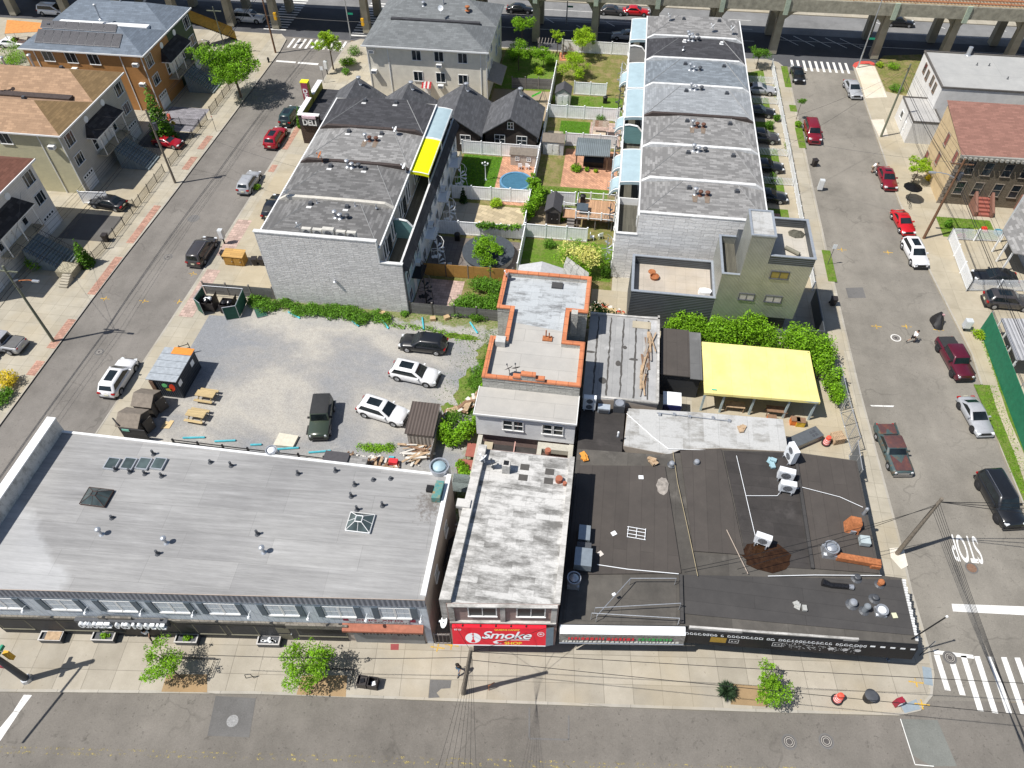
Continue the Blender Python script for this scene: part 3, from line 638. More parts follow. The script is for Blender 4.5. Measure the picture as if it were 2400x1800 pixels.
for i,(lab,sh,bar,bal,rusty) in enumerate(espec):
 y0,y1=EB_[i],EB_[i+1]
 root,bx0,bx1=row_unit('row_house','attached house with '+lab,4.4,17.7,y0,y1,sh,8.9,14.9,bar,SID_GREY,'w',balc=(2.2,0))
 if i==0:
  b=MB();b.box(4.4,65.4,0,16.4,65.597,9.0);b.box(2.2,65.4,0,4.4,65.597,6.1);b.build('stone_wall',STONE_E,root)
  b=MB();b.box(4.35,65.36,9.0,16.0,65.75,9.1);b.box(2.15,65.36,6.1,4.5,65.7,6.2);b.box(2.15,65.7,5.2,2.35,72,6.2);b.build('coping',FLASH_W,root)
  b=MB()
  for q in ((21,990,150),(21,985,195),(21,1000,90)):pass
 else:
  b=MB();b.box(2.1,y0,5.2,2.25,y1,6.15);b.box(2.25,y0,5.2,4.4,y0+.12,6.1);b.build('parapet',WHITE,root)
 if bal=='awn':awning(root,2.1,4.45,y0+.1,y1-.15,8.25,AWN_BLUE,drop=.2)
 elif bal=='gab':balcony_gable(root,2.2,4.4,y1-1.6,5.6,SID_GREY if i>3 else SID_TEAL);awning(root,1.2,2.2,y0+1,y0+4,4.8,AWN_BLUE,drop=.8)
 if bal=='awn' and i in (1,3):awning(root,1.1,2.15,y0+3.4,y0+6,4.9,AWN_BLUE,drop=.8)
 Ww=Wall((2.2,y1),(2.2,y0))
 for t in (1.3,3.4,5.4):window(root,Ww,t,3.9,1.1,1.2);
 for t in (1.3,5.4):window(root,Ww,t,1.4,1.1,1.2)
 door(root,Wall((4.4,y1),(4.4,y0)),3.5,z0=5.23)
 Wx=Wall((17.7,y0),(17.7,y1))
 for t in (1.6,3.6,5.6):window(root,Wx,t,7,1.1,1.2)
 spiral_stair(root,1.45,y0+2.0,2.9,.6,DGREY if i % 2 else METAL)
 if i in (0,2,4):roof_cluster(root,10.2,y0+(4.6 if i else 4.0),8.9,rusty)
 elif i!=6:roof_cluster(root,10.2,y1-.9,9.0)
 for dx in (9.6,15.2-.5):box_vent(root,dx,y1-1.4,8.95,mat=WHITE if i==5 else None)
 if i==6:
  for q in ((20,1365,180),(20,1735,270),(20,1905,290)):p=P(*q,8.9);dish(root,p.x,p.y,8.85,160,.42)
  roof_cluster(root,10.1,y0+.5,8.8)
 if i==5:pipe_vent(root,9.4,y0+2.8,9.0,.5,.09,METAL)
DB_=[56.6,63.4,70.6,78,85.3]
dspec=[('dark mottled roof and five rooftop condensers above the stone wall',SH_DK,FLASH_T),('dark mottled roof and potted plants along its balcony',SH_DK,FLASH_D),
 ('grey mottled roof beside the bright yellow awning',SH_GREY,FLASH_D),('black roof beside the pale blue awning next to the deli',SH_BLK,None)]
for i,(lab,sh,bar) in enumerate(dspec):
 y0,y1=DB_[i],DB_[i+1]
 root,bx0,bx1=row_unit('row_house','attached house with '+lab,-34.4,-21.6,y0,y1,sh,-30.5,-25.2,bar,SID_GREY,'e',balc=(0,-19.3),wallmat=SID_BLUE if i<1 else SID_W)
 ye=y1
 b=MB();b.poly([(-18.75,y0,5.9),(-18.75,ye,5.9),(-19.38,ye,6.85),(-19.38,y0,6.85)]);b.poly([(-19.3,y0,5.8),(-19.3,ye,5.8),(-18.75,ye,5.88),(-18.75,y0,5.88)])
 b.poly([(-18.75,y0,5.9),(-19.38,y0,6.85),(-19.38,y0,5.8)]);b.build('skirt_roof',SH_BLK[1],root)
 b=MB();b.box(-19.6,y0,5.2,-19.38,ye,6.82);b.build('parapet',FLASH_W,root)
 We=Wall((-19.3,y0),(-19.3,y1))
 for t in (1.2,3.5,5.6):window(root,We,t,4.3,1.1,1.25)
 for t in (1.3,5.3):window(root,We,t,1.5,1.1,1.3)
 door(root,We,3.4,z0=.1);
 ac_unit(root,We,4.6,3.0)
 b=MB();b.box(-19.3,y0+2.3,2.85,-18.1,y0+4.6,2.95)
 for yy in (y0+2.35,y0+4.55):b.tube([(-18.15,yy,2.95),(-18.15,yy,3.9)],.03,4)
 b.tube([(-18.15,y0+2.35,3.9),(-18.15,y0+4.55,3.9)],.03,4)
 for j in range(12):b.tube([(-18.15,y0+2.35+j*.19,2.95),(-18.15,y0+2.35+j*.19,3.88)],.012,3)
 b.build('landing',WHITE if i!=0 else BLACK,root)
 spiral_stair(root,-17.7,y0+1.4,2.9,mat=WHITE if i!=0 else BLACK)
 door(root,Wall((-21.6,y0),(-21.6,y1)),3.5,1.4,z0=5.23,mat=GL)
 for t in (1.6,2.4,4.9,5.8):window(root,Wall((-21.6,y0),(-21.6,y1)),t,6.9,.6,2.0,'n')
 for dx in (-30.4,-26.4):
  box_vent(root,dx,y1-1.1,8.98);MB().box(dx-.36,y1-1.75,8.9,dx+.2,y1-1.4,8.98).build('flashing',FLASH_W,root)
 if i==0:
  b=MB();b.box(-34.4,56.4,0,-21.7,56.597,9.45);b.box(-21.7,56.4,0,-19.32,56.597,6.75);b.build('stone_wall',STONE_D,root)
  b=MB();b.box(-34.5,56.34,9.45,-21.65,56.78,9.56);b.box(-21.75,56.34,6.75,-21.62,56.72,9.45);b.box(-21.62,56.34,6.75,-19.25,56.72,6.86);b.build('coping',FLASH_W,root)
  b=MB();b.box(-19.34,56.35,0,-19.2,56.6,5.8);b.build('corner_trim',DGREY,root)
  balcony_gable(root,-21.6,-19.6,62.6,5.23,SID_TEAL)
  dish(root,-30.0,57.6,8.9,140,.4);roof_cluster(root,-27.2,60.6,8.85)
  for dx in (-29.8,-25.6,-23.3):pipe_vent(root,dx,62.6,9.0,.5,.06,METAL)
  pipe_vent(root,-26.9,56.2,3.9,.25,.1,METAL)
 if i==1:pass
 if i==2:
  awning(root,-21.6,-19.45,y0+.1,y1-.1,8.3,AWN_YEL,hang='e',drop=.25);dish(root,-24.6,y1-.9,8.9,200,.33);roof_cluster(root,-28.0,y0+4.9,8.9,True)
 if i==3:awning(root,-21.6,-19.45,y0,y1-.1,8.3,AWN_BLUE,hang='e',drop=.25)
 if i==1:dish(root,-21.9,y1-.6,8.7,200,.33);dish(root,-31.6,y1-.4,9.0,200,.4,.9,RUST);roof_cluster(root,-28.5,y1-.9,9.0)
 if i==0:dish(root,-33.2,y1-.3,8.9,140,.4)
b=MB()
# ------------------------------------------------------------------ west double houses
def double_house(label,x0,x1,y0,ym,y1,sh,side_sh,bodyS,bodyA,bodyB,gutter=None,porchmat=None,ze=8.5,zr=10.6,valley=WHITE):
 root=thing('double_house',label,'house',((x0+x1)/2,y0,0))
 xe=x1-.45
 MB().box(x0+.4,y0+.4,0,xe,ym,ze-.1).build('wall',bodyA,root);MB().box(x0+.4,ym+.003,0,xe,y1-.4,ze-.1).build('wall',bodyB,root)
 MB().box(x0+.4,y0+.36,0,xe-.03,y0+.398,ze-.1).build('south_siding',bodyS,root)
 for (a,b_) in ((y0,ym),(ym,y1)):
  b=MB();L=(b_-a)*.52
  hip_roof(b,x0,a,x1,b_,ze,zr,x0+L*.9,x1-L*1.1);b.build('roof',[sh[0],side_sh,WHITE],root)
 b=MB();b.box(x0+2.0,ym-.55,ze-.02,x1-2.8,ym+.5,ze+.5);b.build('valley_cap',valley,root)
 b=MB();b.box(x0,y0-.1,ze-.16,x1+.1,y0,ze+.02);b.box(x1,y0,ze-.16,x1+.12,y1,ze+.02);b.build('gutter',WHITE,root)
 W=Wall((xe,y0+.4),(xe,y1-.4));S=Wall((x0+.4,y0+.36),(xe,y0+.36));L=W.L;c=ym-y0-.4
 for t in (1.4,L-1.4):
  window(root,W,t,7.0,1.7,1.5,'w');window(root,W,t,4.3,1.6,1.3,'w')
 for t in (c-2.1,c+2.1):
  b=MB();q=W.at(t,7.3,0);b.frus(q,q+W.n*.06,.42,.42,20);b.build('round_vent',PVC,root)
 garage_door(root,W,1.6,2.3,2.2);garage_door(root,W,L-1.6,2.3,2.2)
 for t in (c-1.5,c-.55,c+.55,c+1.5):door(root,W,t,.85,2.1,2.9)
 for t in (c-2.4,c+2.4):window(root,W,t,4.1,.7,1.6,'h')
 b=MB();yA,yB=ym-3.5,ym+3.5;px=xe+1.5
 b.poly([(px,yA,5.5),(px,yB,5.5),(xe,yB-.9,6.9),(xe,yA+.9,6.9)],1);b.poly([(xe,yA,5.5),(px,yA,5.5),(xe,yA+.9,6.9)],0);b.poly([(px,yB,5.5),(xe,yB,5.5),(xe,yB-.9,6.9)],0);b.box(xe,yA,5.36,px,yB,5.497,2)
 b.build('porch_roof',SH_PORCH+[WHITE],root)
 b=MB();b.box(xe,yA+.4,2.7,xe+1.5,yB-.4,2.86);b.build('porch_floor',CONC_D,root)
 b=MB()
 for yy in (yA+.5,ym-.05,yB-.6):b.box(xe+1.36,yy,2.86,xe+1.46,yy+.1,5.36)
 b.build('porch_posts',WHITE,root)
 b=MB()
 for i in range(13):b.box(xe+1.5+i*.3,ym-1.6,0,xe+1.8+i*.3,ym+1.6,2.7-i*.208)
 b.build('front_steps',STEPM,root)
 b=MB()
 for yy in (ym-1.6,ym,ym+1.6):
  b.tube([(xe+1.5,yy,3.7),(xe+5.3,yy,1.0)],.03,4)
  for i in range(0,13):b.tube([(xe+1.6+i*.3,yy,2.6-i*.208),(xe+1.6+i*.3,yy,3.62-i*.213)],.015,3)
 for (ya,yb_) in ((yA+.4,ym-1.6),(ym+1.6,yB-.4)):
  b.tube([(xe+1.45,ya,3.75),(xe+1.45,yb_,3.75)],.03,4)
  for i in range(9):yy=ya+(yb_-ya)*i/8;b.tube([(xe+1.45,yy,2.86),(xe+1.45,yy,3.75)],.015,3)
 b.build('railing',BLACK,root)
 return root,W,S
STEPM=m_concrete('blue_stone_steps',(.2,.24,.26),0,.6,.6)
root,W,S=double_house('orange and green attached pair with blue grey hip roof and solar panels',-83.2,-64.6,93,101,109,SH_BG,SH_BG[1],SID_ORANGE,SID_ORANGE,SID_GREEN)
for c,x,y in ((0,415,480),(0,615,495),(0,810,510)):t,z=S.hit(c,x,y);window(root,S,t,z,1.5,1.5)
ac_unit(root,S,S.hit(0,1165,515)[0],6.9);ac_unit(root,S,S.hit(0,640,560)[0],5.6);ac_unit(root,S,S.hit(0,1230,700)[0],4.0)
downpipe(root,S,S.hit(0,1040,500)[0],0,8.3);downpipe(root,S,S.L-.1,0,8.3);downpipe(root,S,S.hit(0,300,460)[0],0,8.3)
def on_hip(x,y,x0,y0,ym,ze,zr):return ze+(zr-ze)*min((y-y0),(ym-y))/((ym-y0)/2)
PVM=NT('solar_cells');PVM=PVM.out(PVM.brick(PVM.mapping((1,1,1)),(.035,.033,.037),(.05,.047,.05),(.17,.17,.18),.17,.17,.012,0).outputs[0],.2,0,.6)
def solar(x0,x1,y0,y1,n,lab):
 f=lambda y:8.5+2.1*(y-93)/4+.12
 for i in range(n):
  a=x0+(x1-x0)*i/n+.03;b_=x0+(x1-x0)*(i+1)/n-.03
  t=thing('solar_panel',lab,'solar panel',(a,y0,f(y0)),group='rooftop solar panels' if n==6 else 'rooftop solar panels, lower row')
  b=MB();b.poly([(a+.04,y0+.04,f(y0)+.03),(b_-.04,y0+.04,f(y0)+.03),(b_-.04,y1-.04,f(y1)+.03),(a+.04,y1-.04,f(y1)+.03)]);b.build('cells',PVM,t)
  b=MB();b.raw([(a,y0,f(y0)),(b_,y0,f(y0)),(b_,y1,f(y1)),(a,y1,f(y1)),(a,y0,f(y0)-.06),(b_,y0,f(y0)-.06),(b_,y1,f(y1)-.06),(a,y1,f(y1)-.06)],[(0,1,2,3),(7,6,5,4),(1,0,4,5),(2,1,5,6),(3,2,6,7),(0,3,7,4)]);b.build('frame',plain('panel_frame',(.22,.22,.23),.5),t)
solar(-80.7,-69.3,96.0,97.1,6,'one of six solar panels in the narrow upper row on the blue grey roof');solar(-80.9,-68.2,93.9,95.8,10,'one of the solar panels in the wide lower row on the blue grey roof')
pipe_vent(root,-74.5,101,9.6,2.0,.13,METAL,True);pipe_vent(root,-73.0,105,10.4,1.6,.14,METAL,True)
for x,y in ((-79.5,96.6),(-71,96.9),(-69.5,105.5)):box_vent(root,x,y,10.3)
root,W,S=double_house('beige sided pair with orange tan hip roof behind the conical evergreen',-83.2,-65.0,72.2,80.3,88.3,SH_TAN,SH_TAN_S,SID_BEIGE,SID_TAUPE,SID_TAUPE,valley=FLASH_D)
t,z=S.hit(0,40,1195);window(root,S,t,z,1.5,1.4);ac_unit(root,S,S.hit(0,440,1225)[0],6.6)
downpipe(root,S,S.hit(0,330,1190)[0],0,8.3);downpipe(root,S,S.L-.1,0,8.3)
for x,y,h in ((-74.5,84.5,1.8),(-78,80.5,1.8),(-79,84.9,1.0)):pipe_vent(root,x,y,10.2,h,.13,METAL,True)
for x,y in ((-71.5,77),(-71,84.9)):box_vent(root,x,y,10.3)
root,W,S=double_house('grey house with red brown roof at the left edge',-83,-65.3,51.3,59.4,67.3,SH_BR,SH_BR[1],SID_PALE,SID_PALE,SID_PALE)
root=thing('double_house','large pale sided double house with grey hip roofs beside the elevated railway','house',(-26.5,101.5,0))
MB().box(-35.2,101.8,0,-18,109.4,7.95).build('wall',SID_CREAM,root);MB().box(-35.2,109.403,0,-18,117.0,7.95).build('wall',SID_CREAM,root)
for a,b_ in ((101.2,109.4),(109.4,117.4)):
 b=MB();hip_roof(b,-35.8,a,-17.5,b_,8.0,10,-31.3,-22.2);b.build('roof',SH_B+[WHITE],root)
MB().box(-33.4,109.1,7.99,-20,109.7,8.55).build('valley_cap',SH_BLK[0],root)
S=Wall((-35.2,101.8),(-18,101.8))
b=MB();b.box(-35.9,101.1,7.84,-17.4,101.2,8.03);b.build('gutter',WHITE,root)
for x,y in ((1385,478),(1580,488),(1785,503),(1403,658),(1597,670),(1790,688)):t,z=S.hit(10,x,y);window(root,S,t,z,1.25,1.35)
for x,y in ((1000,430),(1585,555),(1025,605),(1600,735)):t,z=S.hit(10,x,y);ac_unit(root,S,t,z-.3)
for x in (1145,1990,1940,970):downpipe(root,S,S.hit(10,x,500)[0],0,7.85)
Wb=Wall((-18,101.8),(-18,117))
for t in (2,5,9.5,12.5):
 for z in (6.4,3.8):window(root,Wb,t,z,1.1,1.2)
b=MB();b.raw([(-18,102.6,3.4),(-15.9,102.6,2.7),(-15.9,108.4,2.7),(-18,108.4,3.4),(-18,102.6,3.3),(-15.9,102.6,2.6),(-15.9,108.4,2.6),(-18,108.4,3.3)],[(0,1,2,3),(7,6,5,4),(1,0,4,5),(2,1,5,6),(3,2,6,7),(0,3,7,4)]);b.build('side_canopy',plain('taupe_canvas',(.3,.26,.22),.8),root)
t,z=S.hit(10,1485,795);b=MB()
REDW=plain('red_canvas',(.6,.03,.04),.6)
for i in range(5):b.raw([S.at(t-.7+.28*i,2.9,0),S.at(t-.7+.28*(i+1),2.9,0),S.at(t-.7+.28*(i+1),2.3,.9),S.at(t-.7+.28*i,2.3,.9)],[(3,2,1,0),(0,1,2,3)],i % 2)
b.build('red_striped_awning',[REDW,WHITE],root);door(root,S,t,.9,2.0)
pipe_vent(root,-26,112.5,9.2,1.1,.12,METAL);pipe_vent(root,-22.2,111.5,9.3,.5,.17,RUST,True);pipe_vent(root,-29,112.2,9.3,.5,.14,METAL,True);dish(root,-26,110.2,9.2,300,.4)
# ------------------------------------------------------------------ cottages and deli
def cottage(xc,y0,y1,label,ze=3.0,zr=5.3,hw=3.88):
 root=thing('cottage',label,'cottage',(xc,y0,0),group='charcoal cottages behind the deli')
 DK=_mc.get('dark_shingle_wall') or plain('dark_shingle_wall',(.045,.035,.03),.9,var=.3,scale=6)
 b=MB();b.box(xc-hw+.4,y0+.5,0,xc+hw-.4,y1-.5,ze)
 b.raw([(xc-hw+.4,y0+.5,ze),(xc+hw-.4,y0+.5,ze),(xc,y0+.5,zr-.35)],[(0,1,2)]);b.raw([(xc-hw+.4,y1-.5,ze),(xc+hw-.4,y1-.5,ze),(xc,y1-.5,zr-.35)],[(2,1,0)]);b.build('wall',DK,root)
 b=MB();zl=ze-.25
 b.poly([(xc+hw,y0,zl),(xc+hw,y1,zl),(xc,y1,zr),(xc,y0,zr)],0);b.poly([(xc-hw,y1,zl),(xc-hw,y0,zl),(xc,y0,zr),(xc,y1,zr)],0)
 b.poly([(xc,y0,zr-.14),(xc,y1,zr-.14),(xc+hw,y1,zl-.14),(xc+hw,y0,zl-.14)],0);b.poly([(xc,y1,zr-.14),(xc,y0,zr-.14),(xc-hw,y0,zl-.14),(xc-hw,y1,zl-.14)],0)
 for yy in (y0,y1):
  b.poly([(xc-hw,yy,zl),(xc,yy,zr),(xc,yy,zr-.14),(xc-hw,yy,zl-.14)],1);b.poly([(xc,yy,zr),(xc+hw,yy,zl),(xc+hw,yy,zl-.14),(xc,yy,zr-.14)],1)
 for sx in (-1,1):b.poly([(xc+sx*hw,y0,zl),(xc+sx*hw,y1,zl),(xc+sx*hw,y1,zl-.14),(xc+sx*hw,y0,zl-.14)],1)
 b.build('roof',[SH_COT[1],DGREY],root)
 Sw=Wall((xc-hw+.4,y0+.5),(xc+hw-.4,y0+.5));window(root,Sw,2.0,1.9,1.3,1.2,'x');window(root,Sw,5.0,1.9,1.3,1.2,'x');window(root,Sw,Sw.L/2,4.0,.7,.9,'x')
 window(root,Wall((xc+hw-.4,y0+.5),(xc+hw-.4,y1-.5)),1.5,1.9,.9,1.2,'x')
 pipe_vent(root,xc+.5,y1-1.2,zr-.4,1.0,.16,METAL,True)
 return root
cottage(-35.6,88.5,97.2,'charcoal gabled cottage touching the deli');cottage(-28.0,88.5,96.8,'charcoal gabled cottage behind the black roofed row house')
cottage(-20.3,88.2,97.4,'charcoal gabled cottage with its east half showing past the pale blue awning');cottage(-12.7,88.9,97,'charcoal gabled cottage with white cross windows above the tan shed, rightmost of its row')
root=thing('deli_building','low deli building with white topped parapet walls and a charcoal roof','shop',(-38.5,88,0))
YW=plain('yellow_green_wall',(.36,.35,.06),.8,var=.25);BRK=m_stone('dark_brick',(.09,.06,.045),.3,.1)
MB().box(-41.2,88,0,-37.6,97,3.2).build('wall',BRK,root);MB().box(-41.2,88,3.2,-35.5,97,3.3).build('flat_roof',SH_BLK[0],root)
b=MB();b.box(-41.6,88.4,0,-41.2,92.4,4.3);b.box(-41.6,93.4,0,-41.2,97.4,4.3);b.build('parapet_wall',YW,root)
b=MB();b.box(-41.75,88.4,4.3,-41.05,92.4,4.42);b.box(-41.75,93.4,4.3,-41.05,97.4,4.42);b.box(-41.6,87.7,4.3,-38.6,88.3,4.42);b.build('parapet_cap',WHITE,root)
MB().box(-41.6,87.9,0,-38.6,88.2,4.3).build('front_parapet',BRK,root)
SIGN_DK=plain('dark_sign_board',(.03,.03,.035),.6)
sg=thing('deli_sign','black sign board reading DELI in white capitals on the south parapet','sign',(-40.1,87.8,3))
MB().box(-41.4,87.6,2.9,-38.6,87.85,3.95).build('board',SIGN_DK,sg);b=MB();put_text(b,'DELI',(-40.0,87.59,3.02),(1,0,0),(0,0,1),1.0,1.0,1.15,bold=.03);b.build('letters',WHITE,sg)
b=MB();b.box(-40.9,87.5,4.0,-39.0,87.7,4.35);b.build('small_panel',plain('pink_white_panel',(.6,.45,.5),.6,var=.3,scale=4),sg)
sg=thing('deli_sign','tall yellow topped sign tower with DELI lettered downwards on maroon','sign',(-42,92.9,0))
MAR=plain('maroon_sign_face',(.28,.05,.09),.6,var=.3);YELS=plain('bright_yellow',(.8,.72,.02),.6)
MB().box(-42.3,92.5,0,-41.3,93.3,6.4).build('tower',YW,sg);MB().box(-42.35,92.45,6.4,-41.25,93.35,6.5).build('cap',YELS,sg)
MB().box(-42.25,92.44,2.6,-41.35,92.5,6.4).build('sign_face',MAR,sg)
b=MB()
for i,ch in enumerate('DELI'):put_text(b,ch,(-41.8,92.43,4.95-i*.78),(1,0,0),(0,0,1),.9,1,1,bold=.03)
b.build('letters',WHITE,sg)
# ================================================================== flat roofed buildings
def m_silver():
 s=NT('silver_coated_roof');v=s.mapping((1,1,1),R(-3))
 st=s.noise(1,6,.72,s.mapping((.16,2.6,1),0,vec=v));a=s.ramp(st,[(.28,(.235,.232,.226)),(.5,(.305,.30,.292)),(.66,(.365,.36,.352)),(.76,(.5,.495,.485))])
 big=s.noise(.12,4,.6);a=s.mix(.9,a,s.ramp(big,[(.35,(.86,.86,.87)),(.65,(1.12,1.12,1.12))]),'MULTIPLY')
 sp=s.n('ShaderNodeSeparateXYZ');s.link(s.pos,sp.inputs[0])
 e=s.math('MULTIPLY_ADD',sp.outputs[0],-.18,-6.0+.0);wn=s.math('ADD',s.math('MULTIPLY_ADD',sp.outputs[0],-.22,-8.6),s.math('MULTIPLY',s.math('SUBTRACT',23,sp.outputs[1]),.25))
 wpatch=s.ramp(s.math('ADD',wn,s.math('MULTIPLY',s.noise(.5,3),.9)),[(.4,0),(.62,1)]);a=s.mix(s.math('MULTIPLY',wpatch,.3),a,(.62,.63,.64))
 sm=s.brick(s.mapping((1,1,1),R(-3)),(1.06,1.06,1.06),(.84,.84,.85),(.72,.72,.72),6.6,2.1,.02,.3);a=s.mix(.3,a,s.ramp(s.noise(3,6,.85,s.mapping((.35,3,1),R(4))),[(.3,(.6,.6,.6)),(.7,(1.3,1.3,1.3))]),'MULTIPLY');a=s.mix(.75,a,sm.outputs[0],'MULTIPLY')
 dx=s.math('SUBTRACT',sp.outputs[0],-10.3);dy=s.math('SUBTRACT',sp.outputs[1],28.6)
 dd=s.math('SQRT',s.math('ADD',s.math('MULTIPLY',dx,dx),s.math('MULTIPLY',s.math('MULTIPLY',dy,dy),.6)))
 dirt=s.ramp(s.math('ADD',s.math('MULTIPLY',dd,-.22),s.math('MULTIPLY',s.noise(3,6,.8),1.5)),[(.50,0),(.72,1)]);a=s.mix(s.math('MULTIPLY',dirt,.7),a,(.12,.10,.085))
 return s.out(a,.5,0,.4)
def m_dirtywhite(name,light,dark,seed=0,w_=3.2,h=.95,lo=.45):
 s=NT(name);v=s.mapping(loc=(seed,seed*3,0));n=s.noise(.9,7,.75,s.mapping((.6,1.5,1),0,vec=v))
 bk=s.brick(v,(0,0,0),(1,1,1),(.5,.5,.5),w_*.55,h*.5,.0,.3);n=s.math('ADD',n,s.math('MULTIPLY',s.math('SUBTRACT',bk.outputs[0],.5),.16))
 a=s.ramp(n,[(lo-.13,dark),(lo,tuple((x+y)/2 for x,y in zip(light,dark))),(lo+.1,light)])
 a=s.mix(.5,a,s.ramp(s.noise(7,4,.8),[(.3,(.78,.78,.78)),(.6,(1.1,1.1,1.1))]),'MULTIPLY');sm=s.brick(v,(1,1,1),(.85,.85,.85),(.6,.6,.6),w_,h,.022,.4);a=s.mix(.6,a,sm.outputs[0],'MULTIPLY')
 return s.out(a,.75)
def m_membrane(name,c,rows=1.0,rot=90,seed=0,var=.14,stain=.5):
 s=NT(name);v=s.mapping((1,1,1),R(rot),(seed,seed*.37,0));b=s.brick(v,k(c,1-var*.5),k(c,1+var*.5),k(c,.72),12,rows,.018,.3)
 a=s.mix(.8,b.outputs[0],s.ramp(s.noise(.5,6,.7),[(.3,k((1,1,1),1-var*1.4)),(.7,(1.16,1.15,1.13))]),'MULTIPLY')
 st=s.ramp(s.noise(.35,5,.65,s.mapping(loc=(seed*5,1,0))),[(.58,0),(.72,1)]);a=s.mix(s.math('MULTIPLY',st,stain),a,k(c,1.9))
 a=s.mix(.5,a,s.ramp(s.noise(22,2,.7),[(.3,(.85,.85,.85)),(.7,(1.14,1.14,1.14))]),'MULTIPLY')
 return s.out(a,.82,0,.3)
SILVER=m_silver();HROOF=m_dirtywhite('weathered_white_roof',(.55,.54,.52),(.17,.165,.155),lo=.47);WROOF=m_dirtywhite('cracked_white_roof',(.47,.47,.46),(.25,.24,.22),3,2.6,9,.42)
GROOF1=m_dirtywhite('patchy_silver_roof',(.45,.475,.49),(.13,.13,.13),7,2.2,1.0,.39);GROOF2=m_membrane('light_grey_membrane',(.4,.385,.36),1.6,0,2,.06,.05)
TAR1=m_membrane('brown_black_membrane',(.072,.063,.057),1.05,90,1,.12,.12);TAR2=m_membrane('stained_black_membrane',(.052,.047,.045),1.1,0,4,.3,.5)
TAR3=m_membrane('grey_black_membrane',(.06,.057,.056),1.05,0,6,.15,.15);TARW=m_membrane('worn_grey_membrane',(.10,.092,.082),4,90,9,.3,.7)
BRK_W=m_stone('painted_cream_brick',(.5,.49,.45),.5,.22);CREAM=plain('cream_stucco',(.46,.40,.34),.85,var=.12,scale=1);STUC=plain('pink_stucco',(.32,.23,.21),.85,var=.15)
ORA=NT('orange_coping_tiles');ORA=ORA.out(ORA.mix(.8,ORA.brick(ORA.mapping((1,1,1)),(.52,.18,.08),(.6,.23,.11),(.26,.09,.05),1.05,1.05,.025,0).outputs[0],ORA.ramp(ORA.noise(3,4),[(.3,(.85,.85,.85)),(.7,(1.1,1.1,1.1))]),'MULTIPLY'),.6)
# ---- building with orange coping
root=thing('brick_building','painted brick building with orange tile coping around its cross shaped flat roof','building',(-4.4,42,0))
zg=7.3
foot=[(-8.6,42.0),(0,42.0),(0,47.3),(-1.75,47.3),(-1.75,51.3),(0,51.3),(0,56.4),(-8.6,56.4),(-8.6,50.9),(-7.3,50.9),(-7.3,47.0),(-8.6,47.0)]
MB().prism(foot,0,zg-.45).build('wall',BRK_W,root)
def inset(poly,d):
 n=len(poly);out=[]
 for i in range(n):
  p0,p1,p2=Vector(poly[i-1]),Vector(poly[i]),Vector(poly[(i+1) % n]);a=(p1-p0).normalized();b_=(p2-p1).normalized()
  na=Vector((-a.y,a.x));nb=Vector((-b_.y,b_.x));m_=na+nb;m_=m_/(m_.dot(na));out.append(tuple(p1+m_*d))
 return out
ins=inset(foot,.34)
b=MB();n=len(foot)
for i in range(n):
 j=(i+1) % n
 b.raw([(*foot[i],zg-.5),(*foot[j],zg-.5),(*ins[j],zg-.5),(*ins[i],zg-.5),(*foot[i],zg-.02),(*foot[j],zg-.02),(*ins[j],zg-.02),(*ins[i],zg-.02)],[(4,5,6,7),(0,1,5,4),(2,3,7,6)])
b.build('parapet',BRK_W,root)
out_=inset(foot,-.06);in2=inset(foot,.36);b=MB()
for i in range(n):
 j=(i+1) % n
 b.raw([(*out_[i],zg-.02),(*out_[j],zg-.02),(*in2[j],zg-.02),(*in2[i],zg-.02),(*out_[i],zg+.12),(*out_[j],zg+.12),(*in2[j],zg+.12),(*in2[i],zg+.12)],[(4,5,6,7),(0,1,5,4),(2,3,7,6)])
b.build('coping',ORA,root)
b=MB();b.poly([(p[0],p[1],zg-.44) for p in ins]);r_=b.build('flat_roof',GROOF2,root)
MB().box(-6.95,49.2,zg-.437,-2.1,55.9,zg-.43).build('silver_coating',GROOF1,root) if False else None
b=MB();b.prism([(-8.2,51.3),(-6.95,51.2),(-6.95,49.6),(-2.15,49.0),(-2.15,51.7),(-.4,51.7),(-.4,56.0),(-8.2,56.0)],zg-.437,zg-.425);b.build('silver_coating',GROOF1,root)
b=MB();bc=MB()
for x0,x1,h in ((-5.9,-5.2,.35),(-5.2,-3.9,.75),(-3.9,-3.1,.35)):
 b.box(x0,41.98,zg+.0,x1,42.34,zg+h);bc.box(x0,41.92,zg+h,x1,42.42,zg+h+.13)
b.build('stepped_parapet',BRK_W,root);bc.build('coping',ORA,root)
MB().box(-8.1,46.2,zg-.42,-7.2,47.0,zg+.25).build('roof_hatch',plain('pale_hatch',(.5,.5,.48),.6),root)
b=MB();b.cyl(-3.6,48.0,zg-.4,.06,.9,6);b.cyl(-3.3,47.9,zg-.4,.06,.7,6);b.box(-3.9,47.5,zg-.42,-3.0,48.1,zg-.3);b.build('vent_pipe',RUST,root)
b=MB();b.box(-1.5,50.4,5.0,-.9,51.0,zg+.6);b.build('chimney',BRK_W,root)
b=MB();b.box(-3.8,54.8,zg-.42,-2.7,55.6,zg-.25);b.build('patched_drain',plain('tar_patch',(.06,.06,.06),.8),root)
dish(root,-6.3,42.8,zg-.45,130,.42,.9,DGREY);dish(root,-5.7,42.9,zg-.45,110,.4,.9,DGREY);dish(root,-8.2,55.3,zg,150,.3,.4)
